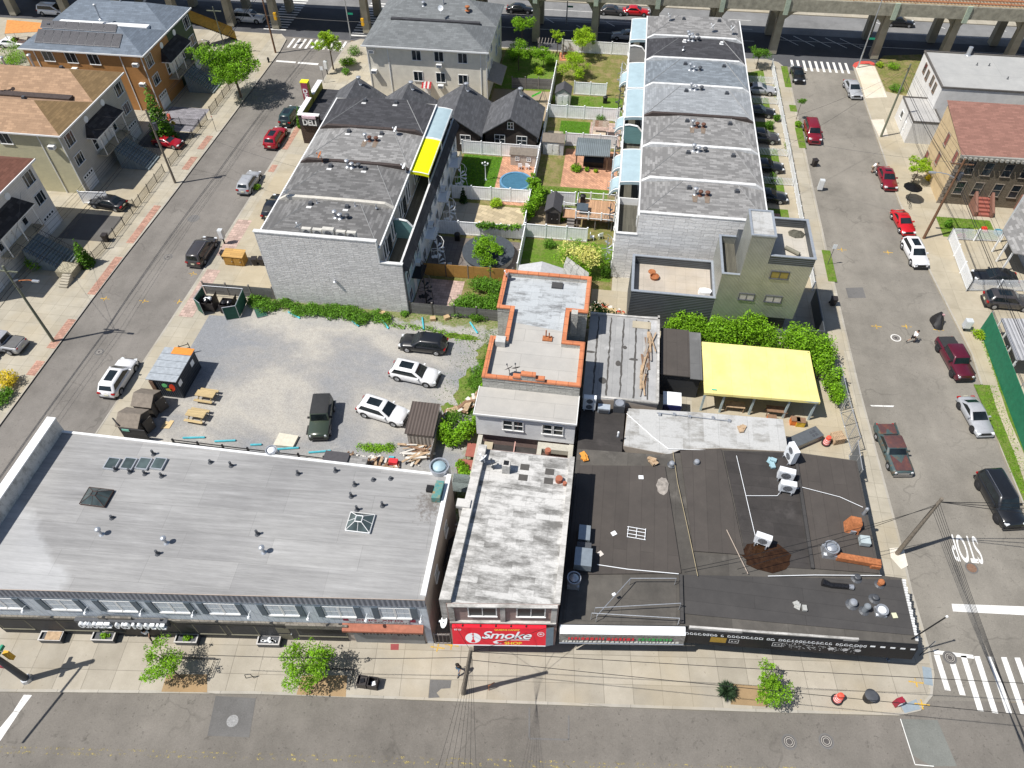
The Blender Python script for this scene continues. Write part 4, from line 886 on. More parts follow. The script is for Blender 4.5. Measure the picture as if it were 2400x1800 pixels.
# ---- wing with white siding
root=thing('siding_extension','white sided upper storey under a pale flat roof behind the smoke shop building','building',(-4.4,39,0))
MB().box(-8.75,39.0,3.0,-.05,41.995,5.95).build('wall',SID_W,root);MB().box(-8.6,39.3,0,-.05,41.99,2.997).build('lower_wall',STUC,root)
b=MB();b.box(-8.85,38.85,5.95,0,41.97,6.05);b.build('flat_roof',GROOF2,root)
b=MB();b.box(-8.92,38.78,5.9,.06,38.85,6.09);b.box(-8.92,38.85,5.9,-8.85,42,6.09);b.box(0,38.85,5.9,.06,42,6.09);b.build('roof_edge',WHITE,root)
S=Wall((-8.75,39.0),(-.05,39.0))
for x in (610*.0+2175,):pass
for c,x,y in ((12,2175,330),(22,55,350),(22,305,375),(22,400,385)):t,z=S.hit(c,x,y);window(root,S,t,4.75,.75,1.25,'h')
MB().box(-8.5,34.8,0,-.05,38.9,.2).build('courtyard_slab',CONC_D,root)
b=MB()
for x in (-8.6,-.45):b.box(x,34.4,0,x+.4,38.99,2.9)
b.box(-8.2,34.6,0,-.45,35.0,2.9);b.box(-3.2,35.0,0,-2.8,38.9,2.9);b.box(-2.8,38.2,2.3,-.45,38.9,2.9);b.build('courtyard_wall',plain('pale_concrete',(.44,.42,.36),.85),root)
MB().box(-8.2,35.4,2.4,-7.2,38.6,2.5).build('skylight_panel',CONC_D,root)
MB().box(-7.1,35.2,2.3,-3.3,38.5,2.38).build('dark_roof_panel',TAR2,root);MB().box(-2.8,35.0,1.0,-.45,38.2,1.1).build('terrace',CONC_D,root)
MB().box(-5.3,35.0,2.4,-5.2,38.9,2.55).build('rusty_beam',plain('pinkish_beam',(.5,.3,.26),.8),root)
# ---- smoke shop building
root=thing('smoke_shop_building','narrow building with a patchy black and white flat roof above the red smoke shop sign','building',(-3.6,21.3,0))
zh=7.3
hf=[(-7.7,21.02),(.1,21.97),(.1,34.4),(-7.2,34.4)]
MB().prism(hf,0,zh).build('wall',STUC,root)
MB().prism(inset(hf,.05),zh,zh+.02).build('flat_roof',HROOF,root)
PARA=m_dirtywhite('pale_parapet',(.6,.58,.55),(.25,.24,.22),5,9,9)
b=MB();b.prism([(-8.15,21.0),(-7.35,21.1),(-6.95,34.4),(-7.6,34.4)],4.5,zh+.55);b.prism([(-.25,22),(.15,22),(.15,34.4),(-.25,34.4)],zh,zh+.25);b.build('parapet',PARA,root)
b=MB();b.box(-8.35,28.4,zh+.4,-7.3,29.1,zh+.7);b.box(-8.2,28.5,3,-7.5,29,zh+.4);b.build('parapet_pier',PARA,root)
b=MB();b.box(-6.9,33.9,zh+.02,-6.3,34.4,zh+.6) ;b.build('access_frame',RUST,root) if False else None
S=Wall((-7.7,21.02),(.1,21.97))
for c,x in ((13,1955),(23,165)):
 t,z=S.hit(c,x,290);window(root,S,t,6.1,1.9,1.35,'v',pane=plain('dark_pane',(.03,.03,.035),.5))
b=MB();S.slab(b,.1,7.75,zh-.05,zh+.03,0,.25);S.slab(b,.1,7.75,4.4,4.55,0,.2);S.slab(b,3.75,4.1,4.1,zh-.05,0,.12);S.slab(b,.1,.5,4.1,zh-.05,0,.12);S.slab(b,7.35,7.75,4.1,zh-.05,0,.12);b.build('facade_trim',PARA,root)
b=MB();b.box(-5.4,32.2,zh,-4.8,32.8,zh+1.1);o=b.build('chimney',PARA,root);MB().box(-5.3,32.3,zh+1.1,-4.9,32.7,zh+1.13).build('flue',BLACK,o)
for q,rr,hh in (((22,310,590),.25,.35),((22,405,840),.28,.45),((22,455,870),.16,.3)):
 p=P(*q,zh);MB().cyl(p.x,p.y,zh,rr,hh,12).build('clay_pot',plain('terracotta',(.35,.12,.07),.8),root)
PTCH=plain('dark_roof_patch',(.08,.075,.07),.85)
for q in ((22,110,720),(22,95,810),(22,325,760),(22,315,840)):p=P(*q,zh);MB().box(p.x-.35,p.y-.28,zh+.02,p.x+.35,p.y+.28,zh+.05).build('roof_patch',PTCH,root)
dish(root,*P(12,2050,740,zh)[:2],zh,120,.42,.6,DGREY);dish(root,*P(12,1975,670,zh+.5)[:2],zh+.4,150,.35,.4);dish(root,-7.9,20.9,3.9,200,.42,.5)
b=MB();S.slab(b,.3,7.6,0,3.6,0,.03);b.build('shop_window',GL,root)
RED_S=paint('red_sign_face',(.72,.015,.035),.35);YEL_L=plain('yellow_lettering',(.9,.62,.05),.5)
sg=thing('smoke_shop_sign','big red smoke shop sign with white script and yellow capitals','sign',(-3.6,19.9,2.4))
zb,zt=2.35,4.25;ob,ot=.98,.42
def sp_(t,v,off=0): 
 q=S.at(t,zb+(zt-zb)*v,ob+(ot-ob)*v);nn=(S.n*(zt-zb)+Vector((0,0,1))*(ob-ot)).normalized();return q+nn*off
b=MB();q=[sp_(.25,0),sp_(7.05,0),sp_(7.05,1),sp_(.25,1)];bk=[S.at(t,z,.05) for t,z in ((.25,zb),(7.05,zb),(7.05,zt),(.25,zt))]
b.raw(q+bk,[(0,1,2,3),(1,5,6,2),(4,0,3,7),(3,2,6,7),(5,4,7,6),(0,4,5,1)]);b.build('box',RED_S,sg)
b=MB();b.raw([S.at(7.05,zb,ob),S.at(7.6,zb,ob-.1),S.at(7.6,zt,ot-.1),S.at(7.05,zt,ot)],[(0,1,2,3)]);b.build('end_panel',plain('blue_grey_panel',(.15,.2,.24),.6),sg)
b=MB();b.raw([sp_(.25,0,.02),sp_(7.05,0,.02),sp_(7.05,.06,.02),sp_(.25,.06,.02)],[(0,1,2,3)]);b.build('lower_strip',PVC,sg)
xd=S.d;yd=(sp_(1,1)-sp_(1,0)).normalized();HF=(sp_(1,1)-sp_(1,0)).length
wl=MB()
def disc(b,c,r,n=28,mi=0):
 b.poly([c+xd*math.cos(2*math.pi*i/n)*r+yd*math.sin(2*math.pi*i/n)*r for i in range(n)],mi)
cdisc=sp_(1.75,.42,.012);disc(wl,cdisc,.57)
L_=S.L;X=lambda fr:.25+6.8*fr
put_text(wl,'9710',sp_(X(.02),.83,.012),xd,yd,.26,align='LEFT',bold=.004)
ol=MB()
put_text(ol,'Smoke',sp_(X(.57)-.02,.40,.008)-yd*.03,xd,yd,1.12,1.22,1.0,shear=.3,bold=.03,spacing=.95)
put_text(wl,'Smoke',sp_(X(.57),.415,.016),xd,yd,1.12,1.22,1.0,shear=.3,bold=.018,spacing=.95)
sw=[(.43,.2),(.47,.29),(.55,.335),(.7,.345),(.82,.35),(.83,.32),(.7,.31),(.56,.3),(.49,.26),(.47,.2),(.5,.14),(.53,.13),(.5,.09),(.45,.12)]
wl.poly([sp_(X(a),b_+.02,.014) for a,b_ in reversed(sw)]);wl.poly([sp_(X(a),b_+.0,.014) for a,b_ in [(.345,.55),(.36,.47),(.41,.40),(.42,.44),(.38,.5)]])
rg=MB();c2=sp_(X(.945),.68,.012)
n_=24
for i in range(n_):
 a0,a1=2*math.pi*i/n_,2*math.pi*(i+1)/n_
 wl.poly([c2+xd*math.cos(a0)*.21+yd*math.sin(a0)*.21,c2+xd*math.cos(a0)*.25+yd*math.sin(a0)*.25,c2+xd*math.cos(a1)*.25+yd*math.sin(a1)*.25,c2+xd*math.cos(a1)*.21+yd*math.sin(a1)*.21][::-1] if False else [c2+xd*math.cos(a0)*.25+yd*math.sin(a0)*.25,c2+xd*math.cos(a1)*.25+yd*math.sin(a1)*.25,c2+xd*math.cos(a1)*.21+yd*math.sin(a1)*.21,c2+xd*math.cos(a0)*.21+yd*math.sin(a0)*.21])
for a in (-60,-30,0,30,60):
 d=xd*math.sin(R(a))+yd*math.cos(R(a));e=d.cross(S.n).normalized();o_=c2-yd*.08;wl.poly([o_,o_+d*.1+e*.028,o_+d*.24,o_+d*.1-e*.028])
wl.build('white_lettering',PVC,sg);ol.build('lettering_shadow',SIGN_DK,sg)
yl=MB();put_text(yl,'QUEENS CANDY',sp_(X(.585),.86,.02),xd,yd,.23,1.05,1,bold=.006);put_text(yl,'SHOP',sp_(X(.65),.09,.02),xd,yd,.42,1.2,1,bold=.012);yl.build('yellow_lettering',YEL_L,sg)
hk=MB();c3=cdisc;
prof=[(0,.62,.04),(0,.45,.03),(0,.40,.10),(0,.36,.03),(0,.12,.03),(0,.05,.07),(0,-.02,.03),(0,-.15,.05),(0,-.32,.15),(0,-.48,.13)]
for i in range(len(prof)-1):
 a,b_=prof[i],prof[i+1];o_=S.n*.01+Vector((0,0,.006))
 hk.poly([c3+o_+yd*a[1]-xd*a[2],c3+o_+yd*b_[1]-xd*b_[2],c3+o_+yd*b_[1]+xd*b_[2],c3+o_+yd*a[1]+xd*a[2]])
hk.build('water_pipe_emblem',RED_S,sg)
b=MB();b.tube([S.at(.4,4.36,.12),S.at(7.4,4.36,.12)],.03,5)
for t in (1.0,2.3,3.4,4.5,5.6):b.tube([S.at(t,4.36,.12),S.at(t,4.36,.3)],.02,5);q=S.at(t,4.3,.32);b.cyl(q.x,q.y,q.z-.06,.06,.1,8)
b.build('lamp_rail',BLACK,sg)
# ---- the long grey roofed building
zi=7.6
I_=[(-42.3,17.3),(-9.15,20.92),(-9.3,31.35),(-42.3,31.2)]
root=thing('corner_building','long building with a silver grey flat roof, white upper siding and black board ground floor','building',(-25,19,0))
MB().prism(I_,0,zi).build('wall',plain('cream_pink_stucco',(.46,.39,.34),.85,var=.1,scale=.8),root)
b=MB();b.prism(inset(I_,.04),zi,zi+.02);b.build('flat_roof',SILVER,root)
b=MB();b.prism([(-42.3,17.3),(-41.75,17.36),(-41.75,31.4),(-42.3,31.4)],zi,zi+1.5);b.build('west_parapet',PARA,root)
MB().prism([(-42.45,17.25),(-41.7,17.33),(-41.7,31.45),(-42.45,31.45)],zi+1.5,zi+1.62).build('west_parapet_cap',WHITE,root)
b=MB();b.box(-42.3,31.1,zi,-9.3,31.3,zi+.12);b.prism([(-9.5,21.2),(-9.12,21.2),(-9.26,31.3),(-9.6,31.3)],zi,zi+.18);b.build('roof_edge',WHITE,root)
S=Wall(I_[0],I_[1]);WT=S.L
SLATE=corr('slate_cornice',(.2,.21,.24),.4,.6)
b=MB();b.raw([S.at(-.1,zi-.75,.14),S.at(WT,zi-.75,.14),S.at(WT,zi+.06,.06),S.at(-.1,zi+.06,.06)],[(0,1,2,3)]);S.slab(b,-.1,WT,zi-.8,zi-.75,0,.15);b.build('cornice',SLATE,root)
def m_boards(name,c,p=.45):
 s=NT(name);sp=s.n('ShaderNodeSeparateXYZ');s.link(s.wallvec(),sp.inputs[0]);f=s.math('FRACT',s.math('DIVIDE',sp.outputs[0],p))
 a=s.mix(1,s.ramp(s.noise(2,5),[(.3,k(c,.88)),(.7,k(c,1.08))]),s.ramp(f,[(0,.35),(.08,1.0)]),'MULTIPLY');s.bump(f,-.4,.03);return s.out(a,.6)
B_UP=m_boards('pale_vertical_siding',(.58,.63,.68));B_DN=m_boards('black_boards',(.035,.037,.042),.3)
b=MB();S.slab(b,0,WT+.02,3.35,zi-.75,0,.05);b.build('upper_siding',B_UP,root)
b=MB();S.slab(b,0,26.8,0,3.3,0,.06);b.build('ground_floor_boards',B_DN,root)
STRIPB=m_stone('stone_fascia',(.22,.2,.17),.5,.12)
b=MB();S.slab(b,0,26.6,3.1,3.4,.06,.2);b.build('fascia',STRIPB,root)
SHUT=plain('slate_shutter',(.1,.13,.16),.6)
for c,x in ((3,55),(3,555),(3,1030),(3,1475),(3,1905),(13,205),(13,700),(13,1185)):
 t,z=S.hit(c,x,240+ (25 if c==13 else 0)*(x/700));t2=S.hit(c,x,255)[0];t=t2
 for s_ in (-.56,.56):window(root,S,t+s_,5.45,.95,1.5,'h',pane=CURT if s_<0 and c==3 else GL)
 b=MB()
 for s_ in (-1.38,1.38):S.slab(b,t+s_-.22,t+s_+.22,4.6,6.4,.05,.12)
 b.build('shutters',SHUT,root)
 b=MB();S.slab(b,t-1.1,t+1.1,4.52,4.6,.05,.14);b.build('sill',WHITE,root)
for c,x in ((3,280),(3,795),(3,1255),(3,1690),(3,2165),(13,455),(13,950),(13,1420)):
 t=S.hit(c,x,290)[0];b=MB();b.tube([S.at(t,5.2,.05),S.at(t,5.4,.35),S.at(t,5.3,.55)],.03,5);q=S.at(t,5.2,.55);b.lathe(q.x,q.y,q.z,[(.14,0),(.08,.14),(.03,.16)],8);b.build('wall_lamp',PVC,root)
for c,x,w_ in ((3,150,2.3),(3,680,2.5),(3,960,1.4),(3,1440,1.4),(3,1790,2.0),(3,2080,2.0)):
 t=S.hit(c,x,430)[0];window(root,S,t,1.65,w_,1.6,'n',frame=plain('olive_trim',(.16,.15,.11),.7),pane=CURT if c==3 and x in (680,1790) else GL)
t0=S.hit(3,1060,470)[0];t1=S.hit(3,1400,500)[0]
b=MB();S.slab(b,t0,t1,0,3.2,.055,.07);b.build('entrance_shade_slab',BLACK,root)  # flat black slab on the wall, paints the shade of a recessed entrance
tt=S.hit(13,250,490)[0];door(root,S,tt,1.2,2.4,mat=plain('olive_trim',(.16,.15,.11),.7))
tt=S.hit(13,570,480)[0];window(root,S,tt,1.7,3.6,1.5,'w',frame=plain('olive_trim',(.16,.15,.11),.7),pane=plain('amber_blind',(.5,.28,.05),.7))
b=MB();S.slab(b,tt-2.3,tt+2.3,2.9,3.5,.2,.35);b.build('wood_fascia',STRIPB,root)
ta=S.hit(3,700,365)[0];tb=S.hit(3,1495,395)[0]
sg=thing('bar_sign','dark fascia sign with a row of pale rounded channel letters over the corner building entrance','sign',tuple(S.at((ta+tb)/2,3.6,.7)))
b=MB();S.slab(b,ta,tb,2.9,3.7,.21,.5);b.build('board',DGREY,sg)
b=MB();S.slab(b,ta+1.8,tb-2.6,3.7,4.0,.21,.35);b.build('top_board',STRIPB,sg)
WL_=tb-ta
u_=[(.04,.075,1),(.10,.06,1),(.145,.035,1),(.185,.075,1),(.25,.05,0),(.29,.03,0),(.325,.075,0),(.435,.055,1),(.50,.06,1),(.53,.08,1),(.625,.03,0),(.67,.07,1),(.745,.07,1),(.82,.06,0),(.89,.03,0),(.93,.06,0)]
for f,w_,rd in u_:
 b=MB();t=ta+f*WL_;wv=w_*WL_*.8
 if rd:
  c_=S.at(t+wv/2,3.3,.51);n_=16;ring=[]
  for i in range(n_):
   a0=2*math.pi*i/n_;ring.append((math.cos(a0)*wv/2,math.sin(a0)*.33))
  vs=[c_+S.d*p+Vector((0,0,1))*q for p,q in ring];vs+=[v+S.n*.22 for v in vs]
  vs+=[c_+S.d*p*.45+Vector((0,0,1))*q*.45+S.n*.22 for p,q in ring]
  b.raw(vs,[(i,(i+1)%n_,n_+(i+1)%n_,n_+i) for i in range(n_)]+[(n_+i,n_+(i+1)%n_,2*n_+(i+1)%n_,2*n_+i) for i in range(n_)])
 else:
  S.slab(b,t,t+wv,3.0,3.14,.51,.73);S.slab(b,t,t+wv,3.47,3.62,.51,.73);S.slab(b,t,t+.12,3.14,3.47,.51,.73)
 b.build('channel_letter',PVC,sg,rd)
ta,tb=26.9,S.hit(13,1445,460)[0]
sg=thing('restaurant_sign','faded white restaurant banner with maroon lettering above the rust red awning','sign',tuple(S.at(28,4.2,.1)))
b=MB();S.slab(b,ta+.3,tb-.9,3.62,4.5,.05,.1);b.build('panel',plain('faded_white_sign',(.6,.6,.6),.6,var=.2,scale=1),sg)
MRN=plain('maroon_letters',(.25,.02,.05),.6);b=MB();tm=(ta+tb)/2-.1;e_=S.n*.105
put_text(b,'XING  XING',S.at(tm,4.08,.108),S.d,(0,0,1),.42,1.5,1,bold=.01);b.build('main_lettering',MRN,sg)
b=MB();put_text(b,'CHINESE RESTAURANT',S.at(tm,3.74,.108),S.d,(0,0,1),.3,1.45,1);b.build('small_lettering',SIGN_DK,sg)
b=MB()
for s_ in (-2.45,2.45):S.slab(b,tm+s_-.2,tm+s_+.2,4.04,4.44,.1,.112)
b.build('emblem',MRN,sg)
b=MB();b.raw([S.at(ta,3.2,.55),S.at(tb+.1,3.2,.55),S.at(tb+.1,3.5,.06),S.at(ta,3.5,.06),S.at(ta,2.95,.55),S.at(tb+.1,2.95,.55),S.at(ta,2.95,.06),S.at(tb+.1,2.95,.06)],[(0,1,2,3),(4,5,1,0),(0,3,6,4),(2,1,5,7)]);b.build('awning',plain('rust_red_awning',(.36,.13,.08),.75,var=.2),root)
GATE=corr('roll_gate',(.3,.31,.32),.12,.5,.3,False);b=MB();S.slab(b,ta+.5,tb-.05,0,3.0,.06,.1);gt=b.build('roll_gate',GATE,root)
b=MB();rnd=random.Random(3)
for i in range(9):
 t=ta+1.2+i*.52;z=1.7+rnd.random()*.3;b.tube([S.at(t+dx,z+dz,.115) for dx,dz in ((0,.3),(.15,-.2),(.3,.25),(.22,.45),(.4,-.1))],.035,4)
b.build('graffiti',BLACK,gt)
b=MB();S.slab(b,tb+.1,WT,0,3.4,0,.04);b.build('pale_corner_panel',plain('pale_blue_render',(.5,.53,.58),.7),root)
Eo=Wall(I_[1],I_[2])
for t in (3.2,7.0):window(root,Eo,t,5.2,.8,1.2,'h')
SKY_G=glass('skylight_glass',(.06,.08,.08),.15)
for x in (965,1110,1240,1370):
 p=P(2,x,685,zi+.2);b=MB();b.box(p.x-.5,p.y-.55,zi,p.x+.5,p.y+.55,zi+.22);o=b.build('skylight',METAL,root);b=MB();b.poly([(p.x-.42,p.y-.47,zi+.226),(p.x+.42,p.y-.47,zi+.226),(p.x+.42,p.y+.47,zi+.226),(p.x-.42,p.y+.47,zi+.226)]);b.build('pane',SKY_G,o)
def pyramid_skylight(p,sx,sy,h,frame,topw=.0):
 b=MB();b.box(p.x-sx,p.y-sy,zi,p.x+sx,p.y+sy,zi+.2);o=b.build('pyramid_skylight',frame,root);g=MB();t=[(p.x-topw,p.y-topw,zi+h),(p.x+topw,p.y-topw,zi+h),(p.x+topw,p.y+topw,zi+h),(p.x-topw,p.y+topw,zi+h)]
 q=[(p.x-sx,p.y-sy,zi+.2),(p.x+sx,p.y-sy,zi+.2),(p.x+sx,p.y+sy,zi+.2),(p.x-sx,p.y+sy,zi+.2)]
 for i in range(4):g.poly([q[i],q[(i+1)%4],t[(i+1)%4],t[i]])
 g.poly(t);g.build('panes',SKY_G,o);f=MB()
 for i in range(4):
  f.tube([q[i],t[i]],.03,4);f.tube([q[i],q[(i+1)%4]],.04,4);f.tube([t[i],t[(i+1)%4]],.04,4)
  f.tube([Vector(q[i]).lerp(Vector(q[(i+1)%4]),.5),Vector(t[i]).lerp(Vector(t[(i+1)%4]),.5)],.02,4)
 f.build('glazing_bars',frame,o)
pyramid_skylight(P(2,835,975,zi+.2),1.0,.75,.7,plain('bronze_frame',(.07,.045,.04),.5),.18);pyramid_skylight(P(12,900,1195,zi+.2),.92,.78,.75,WHITE,.25)
for c,x,y,h,cap in ((2,1330,610,.6,0),(2,1000,745,.5,0),(2,1125,765,.5,0),(2,1255,780,.5,0),(2,1400,800,.5,0),(2,1820,680,.4,0),(2,2000,710,.6,0),(2,970,1160,.4,0),(2,880,1300,.7,1),(2,1440,1375,.7,1),(2,1365,1470,.55,0),
 (12,365,780,.5,0),(12,690,755,.5,0),(12,855,875,.5,0),(12,825,975,.6,0),(12,1015,830,.3,0),(12,1165,820,.3,0),(12,1095,1055,.6,0),(12,875,1090,.6,0),(12,15,1300,.6,0),(12,70,1455,.7,1)):
 p=P(c,x,y,zi);pipe_vent(root,p.x,p.y,zi+.02,h,.1,METAL if cap else DGREY,bool(cap))
# ---- dark roof shop complex
zk=4.0
root=thing('corner_shop_complex','low shop block on the street corner with dark brown membrane roofs','building',(14,22,0))
kf=[(.2,22.0),(9.3,23.1),(15.2,23.25),(25.75,24.0),(25.6,29.1),(24.05,29.1),(24.0,39.75),(18.9,39.95),(12.8,39.35),(7.1,38.1),(.3,37.8)]
KD=plain('dark_render',(.03,.032,.036),.8);MB().prism([(.2,23.1),(9.3,24.2),(25.3,25.3)]+kf[4:],0,2.6).build('lower_wall',KD,root);MB().prism(kf,2.6,zk).build('wall',KD,root)
def roofp(nm,pts,z,mat,th=.1):return MB().prism(pts,z,z+th).build(nm,mat,root)
roofp('flat_roof',inset(kf,.02),zk,TARW,.02)
roofp('roof_section',[(.4,25.9),(9.05,27.2),(7.8,36.9),(.5,36.0)],zk+.02,TAR1,.12)
roofp('roof_section',[(10.0,29.2),(13.9,29.4),(12.6,39.3),(9.1,38.7)],zk+.02,TAR1,.13)
roofp('roof_section',[(9.1,24.0),(15.2,24.2),(25.6,24.6),(25.45,28.9),(9.2,27.1)],zk+.02,TAR3,.06)
roofp('roof_section',[(19.1,28.95),(23.9,29.2),(23.9,39.6),(18.9,39.8)],zk+.02,TAR1,.10)
roofp('roof_section',[(14.1,28.6),(18.9,28.9),(18.7,39.8),(12.8,39.2)],zk+.02,TAR2,.05)
roofp('roof_section',[(.5,22.3),(9.0,23.3),(9.0,26.8),(.5,25.6)],zk+.02,TARW,.05)
b=MB()
for (p,q) in (((9.05,23.2),(9.0,27.0)),((18.95,28.9),(18.8,39.9))):b.raw([(p[0]-.12,p[1],zk),(p[0]+.12,p[1],zk),(q[0]+.12,q[1],zk),(q[0]-.12,q[1],zk),(p[0]-.12,p[1],zk+.3),(p[0]+.12,p[1],zk+.3),(q[0]+.12,q[1],zk+.3),(q[0]-.12,q[1],zk+.3)],[(4,5,6,7),(0,1,5,4),(1,2,6,5),(2,3,7,6),(3,0,4,7)])
b.build('parapet_ridge',TAR3,root)
b=MB()
for i in range(24):y=24.2+i*.2;b.box(25.55,y,zk-.02,25.75+.04*(i%3),y+.16,zk+.1)
b.build('torn_edge_flashing',FLASH_W,root)
def blob(x,y,rx,ry,n=18,seed=1):
 rr=random.Random(seed);return [(x+rx*math.cos(2*math.pi*i/n)*(1+.25*(rr.random()-.5)),y+ry*math.sin(2*math.pi*i/n)*(1+.25*(rr.random()-.5))) for i in range(n)]
p=P(32,90,1510,zk);roofp('rusty_puddle',blob(p.x-.9,p.y,1.9,1.35),zk+.072,plain('puddle_brown',(.035,.017,.008),.15,var=.5),.008)
p=P(22,1300,890,zk);roofp('white_stain',blob(p.x,p.y,.5,.9),zk+.142,plain('chalk_stain',(.3,.27,.24),.8,var=.4),.006)
WR=[(4.3,39.0),(8.2,38.6),(9.3,39.3),(12.8,39.9),(18.5,40.3),(18.4,43.9),(11,43.7),(4.5,43.3)]
root2=thing('white_roof_shed','single storey back extension with a cracked white coated roof','building',(11,41,0))
MB().prism(WR,0,3.5,0).build('wall',CREAM,root2);MB().prism(inset(WR,.02),3.5,3.52).build('flat_roof',WROOF,root2)
b=MB();b.tube([(*P(22,1250,250,3.6)[:2],3.65),(*P(22,1870,320,3.6)[:2],3.65)],.04,5)
for x,y in ((1275,265),(1400,265),(1535,285),(1735,295),(1875,320)):p=P(22,x,y,3.6);b.box(p.x-.12,p.y-.12,3.52,p.x+.12,p.y+.12,3.75)
b.build('conduit',METAL,root2)
MB().prism([(.3,37.85),(4.2,38.5),(4.3,43.3),(.3,43.0)],0,3.3).build('low_roof',TAR2,root2)
root3=thing('ribbed_roof_building','narrow building with a grey ribbed roof carrying a heap of timber','building',(4,44,0))
JF=[(.3,43.6),(7.2,44.0),(7.25,55.3),(.3,54.8)]
JR=m_membrane('ribbed_grey_roof',(.36,.36,.36),1.35,90,3,.2,.5)
MB().prism(JF,0,3.9).build('wall',CREAM,root3);MB().prism(inset(JF,.02),3.9,3.92).build('flat_roof',JR,root3)
b=MB();b.box(7.05,44.0,3.9,7.25,55.3,4.1);b.box(.3,54.75,3.9,7.25,54.95,4.1);b.box(2,43.8,3.9,7.2,44.0,4.05);b.build('roof_edge',PARA,root3)
rr=random.Random(5)
for i in range(5):
 b=MB();x=1.2+i*1.25;pts=[]
 for j in range(24):
  y=44.2+j*.45;pts.append((x+rr.uniform(-.04,.04),y))
 for j in range(23):w_=.05+rr.random()*.05;a,c_=pts[j],pts[j+1];b.poly([(a[0]-w_,a[1],3.926),(a[0]+w_,a[1],3.926),(c_[0]+w_,c_[1],3.926),(c_[0]-w_,c_[1],3.926)])
 b.build('tar_seam',PTCH,root3)
b=MB();p=P(21,1120,1150,3.95);b.prism([(p.x-.9,p.y-.45),(p.x+.9,p.y-.5),(p.x+.9,p.y+.5),(p.x-.9,p.y+.5)],3.93,3.98);b.build('cover_board',CONC_D,root3)
b=MB();rr=random.Random(9)
for i in range(5):x=.6+rr.random()*6;y=45+rr.random()*9;b.prism(blob(x,y,.2+rr.random()*.35,.12+rr.random()*.3,9,i),3.93,3.935)
b.build('tar_patch',PTCH,root3)
root4=thing('dark_shed','shed with a charcoal and grey membrane roof left of the yellow canopy','shed',(9.5,48,0))
MB().box(7.6,48.4,0,11.35,54.3,3.1).build('wall',plain('dark_render',(.03,.032,.036),.8),root4);MB().box(7.5,48.2,3.1,10.3,54.5,3.2).build('flat_roof',TAR1,root4);MB().box(10.3,48.0,3.1,11.45,54.3,3.18).build('grey_roof_strip',m_membrane('slate_strip',(.13,.13,.13),2,90,2),root4)
root5=thing('yellow_canopy','large pale yellow tarpaulin canopy on grey posts','canopy',(17,46.6,0))
YT=NT('yellow_tarpaulin');YT.bump(YT.noise(1.5,3),.15,.05);YT=YT.out(YT.mix(.8,YT.ramp(YT.noise(.6,5,.7),[(.3,(.7,.6,.22)),(.7,(.82,.72,.3))]),YT.brick(YT.mapping((1,1,1)),(1,1,1),(.96,.95,.93),(.82,.8,.74),1.78,20,.02,0).outputs[0],'MULTIPLY'),.6)
YC=[(11.6,46.6),(22.25,46.9),(22.0,53.3),(11.55,53.2)]
b=MB();n=12;m_=8;vs=[]
for j in range(m_+1):
 for i in range(n+1):
  u,v=i/n,j/m_;x=(YC[0][0]*(1-u)+YC[1][0]*u)*(1-v)+(YC[3][0]*(1-u)+YC[2][0]*u)*v;y=(YC[0][1]*(1-u)+YC[1][1]*u)*(1-v)+(YC[3][1]*(1-u)+YC[2][1]*u)*v
  vs.append((x,y,2.95+.12*v+.05*math.sin(u*18.8)*math.sin(v*3.1)-.09*math.sin(v*3.14)))
nn=len(vs);vs+=[(x,y,z-.05) for x,y,z in vs]
fs=[]
for j in range(m_):
 for i in range(n):a=j*(n+1)+i;fs.append((a,a+1,a+n+2,a+n+1));fs.append((nn+a+n+1,nn+a+n+2,nn+a+1,nn+a))
b.raw(vs,fs);b.build('tarpaulin',YT,root5,True)
b=MB()
for i in range(n):x0=11.6+10.65*i/n;x1=11.6+10.65*(i+1)/n;b.raw([(x0,46.6+.3*i/n,2.95),(x1,46.6+.3*(i+1)/n,2.95),(x1,46.57+.3*(i+1)/n,2.7-.04*(i%2)),(x0,46.57+.3*i/n,2.7-.04*((i+1)%2))],[(3,2,1,0),(0,1,2,3)])
b.build('front_flap',YT,root5)
POSTM=plain('blue_grey_post',(.38,.46,.48),.6,var=.2)
for x,y in ((11.8,46.9),(13.6,46.9),(16.4,47.0),(19.6,47.0),(22,47.1),(11.8,53),(16.5,53),(21.8,53.1)):MB().box(x-.09,y-.09,0,x+.09,y+.09,2.93).build('post',POSTM,root5)
b=MB();b.box(11.7,46.85,2.75,22.1,46.95,2.9);b.build('beam',POSTM,root5)
MB().box(12.3,47.0,3.02,12.75,47.12,3.04).build('green_label',plain('green_label',(.1,.5,.35),.6),root5)
FW=Wall((.2,22.0),(9.3,23.1));root=root
sg=thing('market_awning','long white topped awning with a grey printed valance in red and green','awning',(4.7,22,2.4))
b=MB();b.raw([FW.at(.1,3.6,.55),FW.at(9.2,3.6,.55),FW.at(9.2,3.95,-.1),FW.at(.1,3.95,-.1)],[(0,1,2,3)]);b.raw([FW.at(.1,3.6,.55),FW.at(.1,3.9,.05),FW.at(.1,2.5,.05),FW.at(.1,2.5,.6)],[(0,1,2,3),(3,2,1,0)]);b.raw([FW.at(9.2,3.6,.55),FW.at(9.2,3.9,.05),FW.at(9.2,2.5,.05),FW.at(9.2,2.5,.6)],[(0,1,2,3),(3,2,1,0)]);b.build('canvas',PVC,sg)
VAL=NT('printed_valance');sp=VAL.n('ShaderNodeSeparateXYZ');VAL.link(VAL.pos,sp.inputs[0])
c0=VAL.ramp(VAL.noise(6,4,.7,VAL.mapping((.7,1,3))),[(.4,(.12,.11,.1)),(.6,(.3,.29,.27))]);VAL=VAL.out(c0,.7)
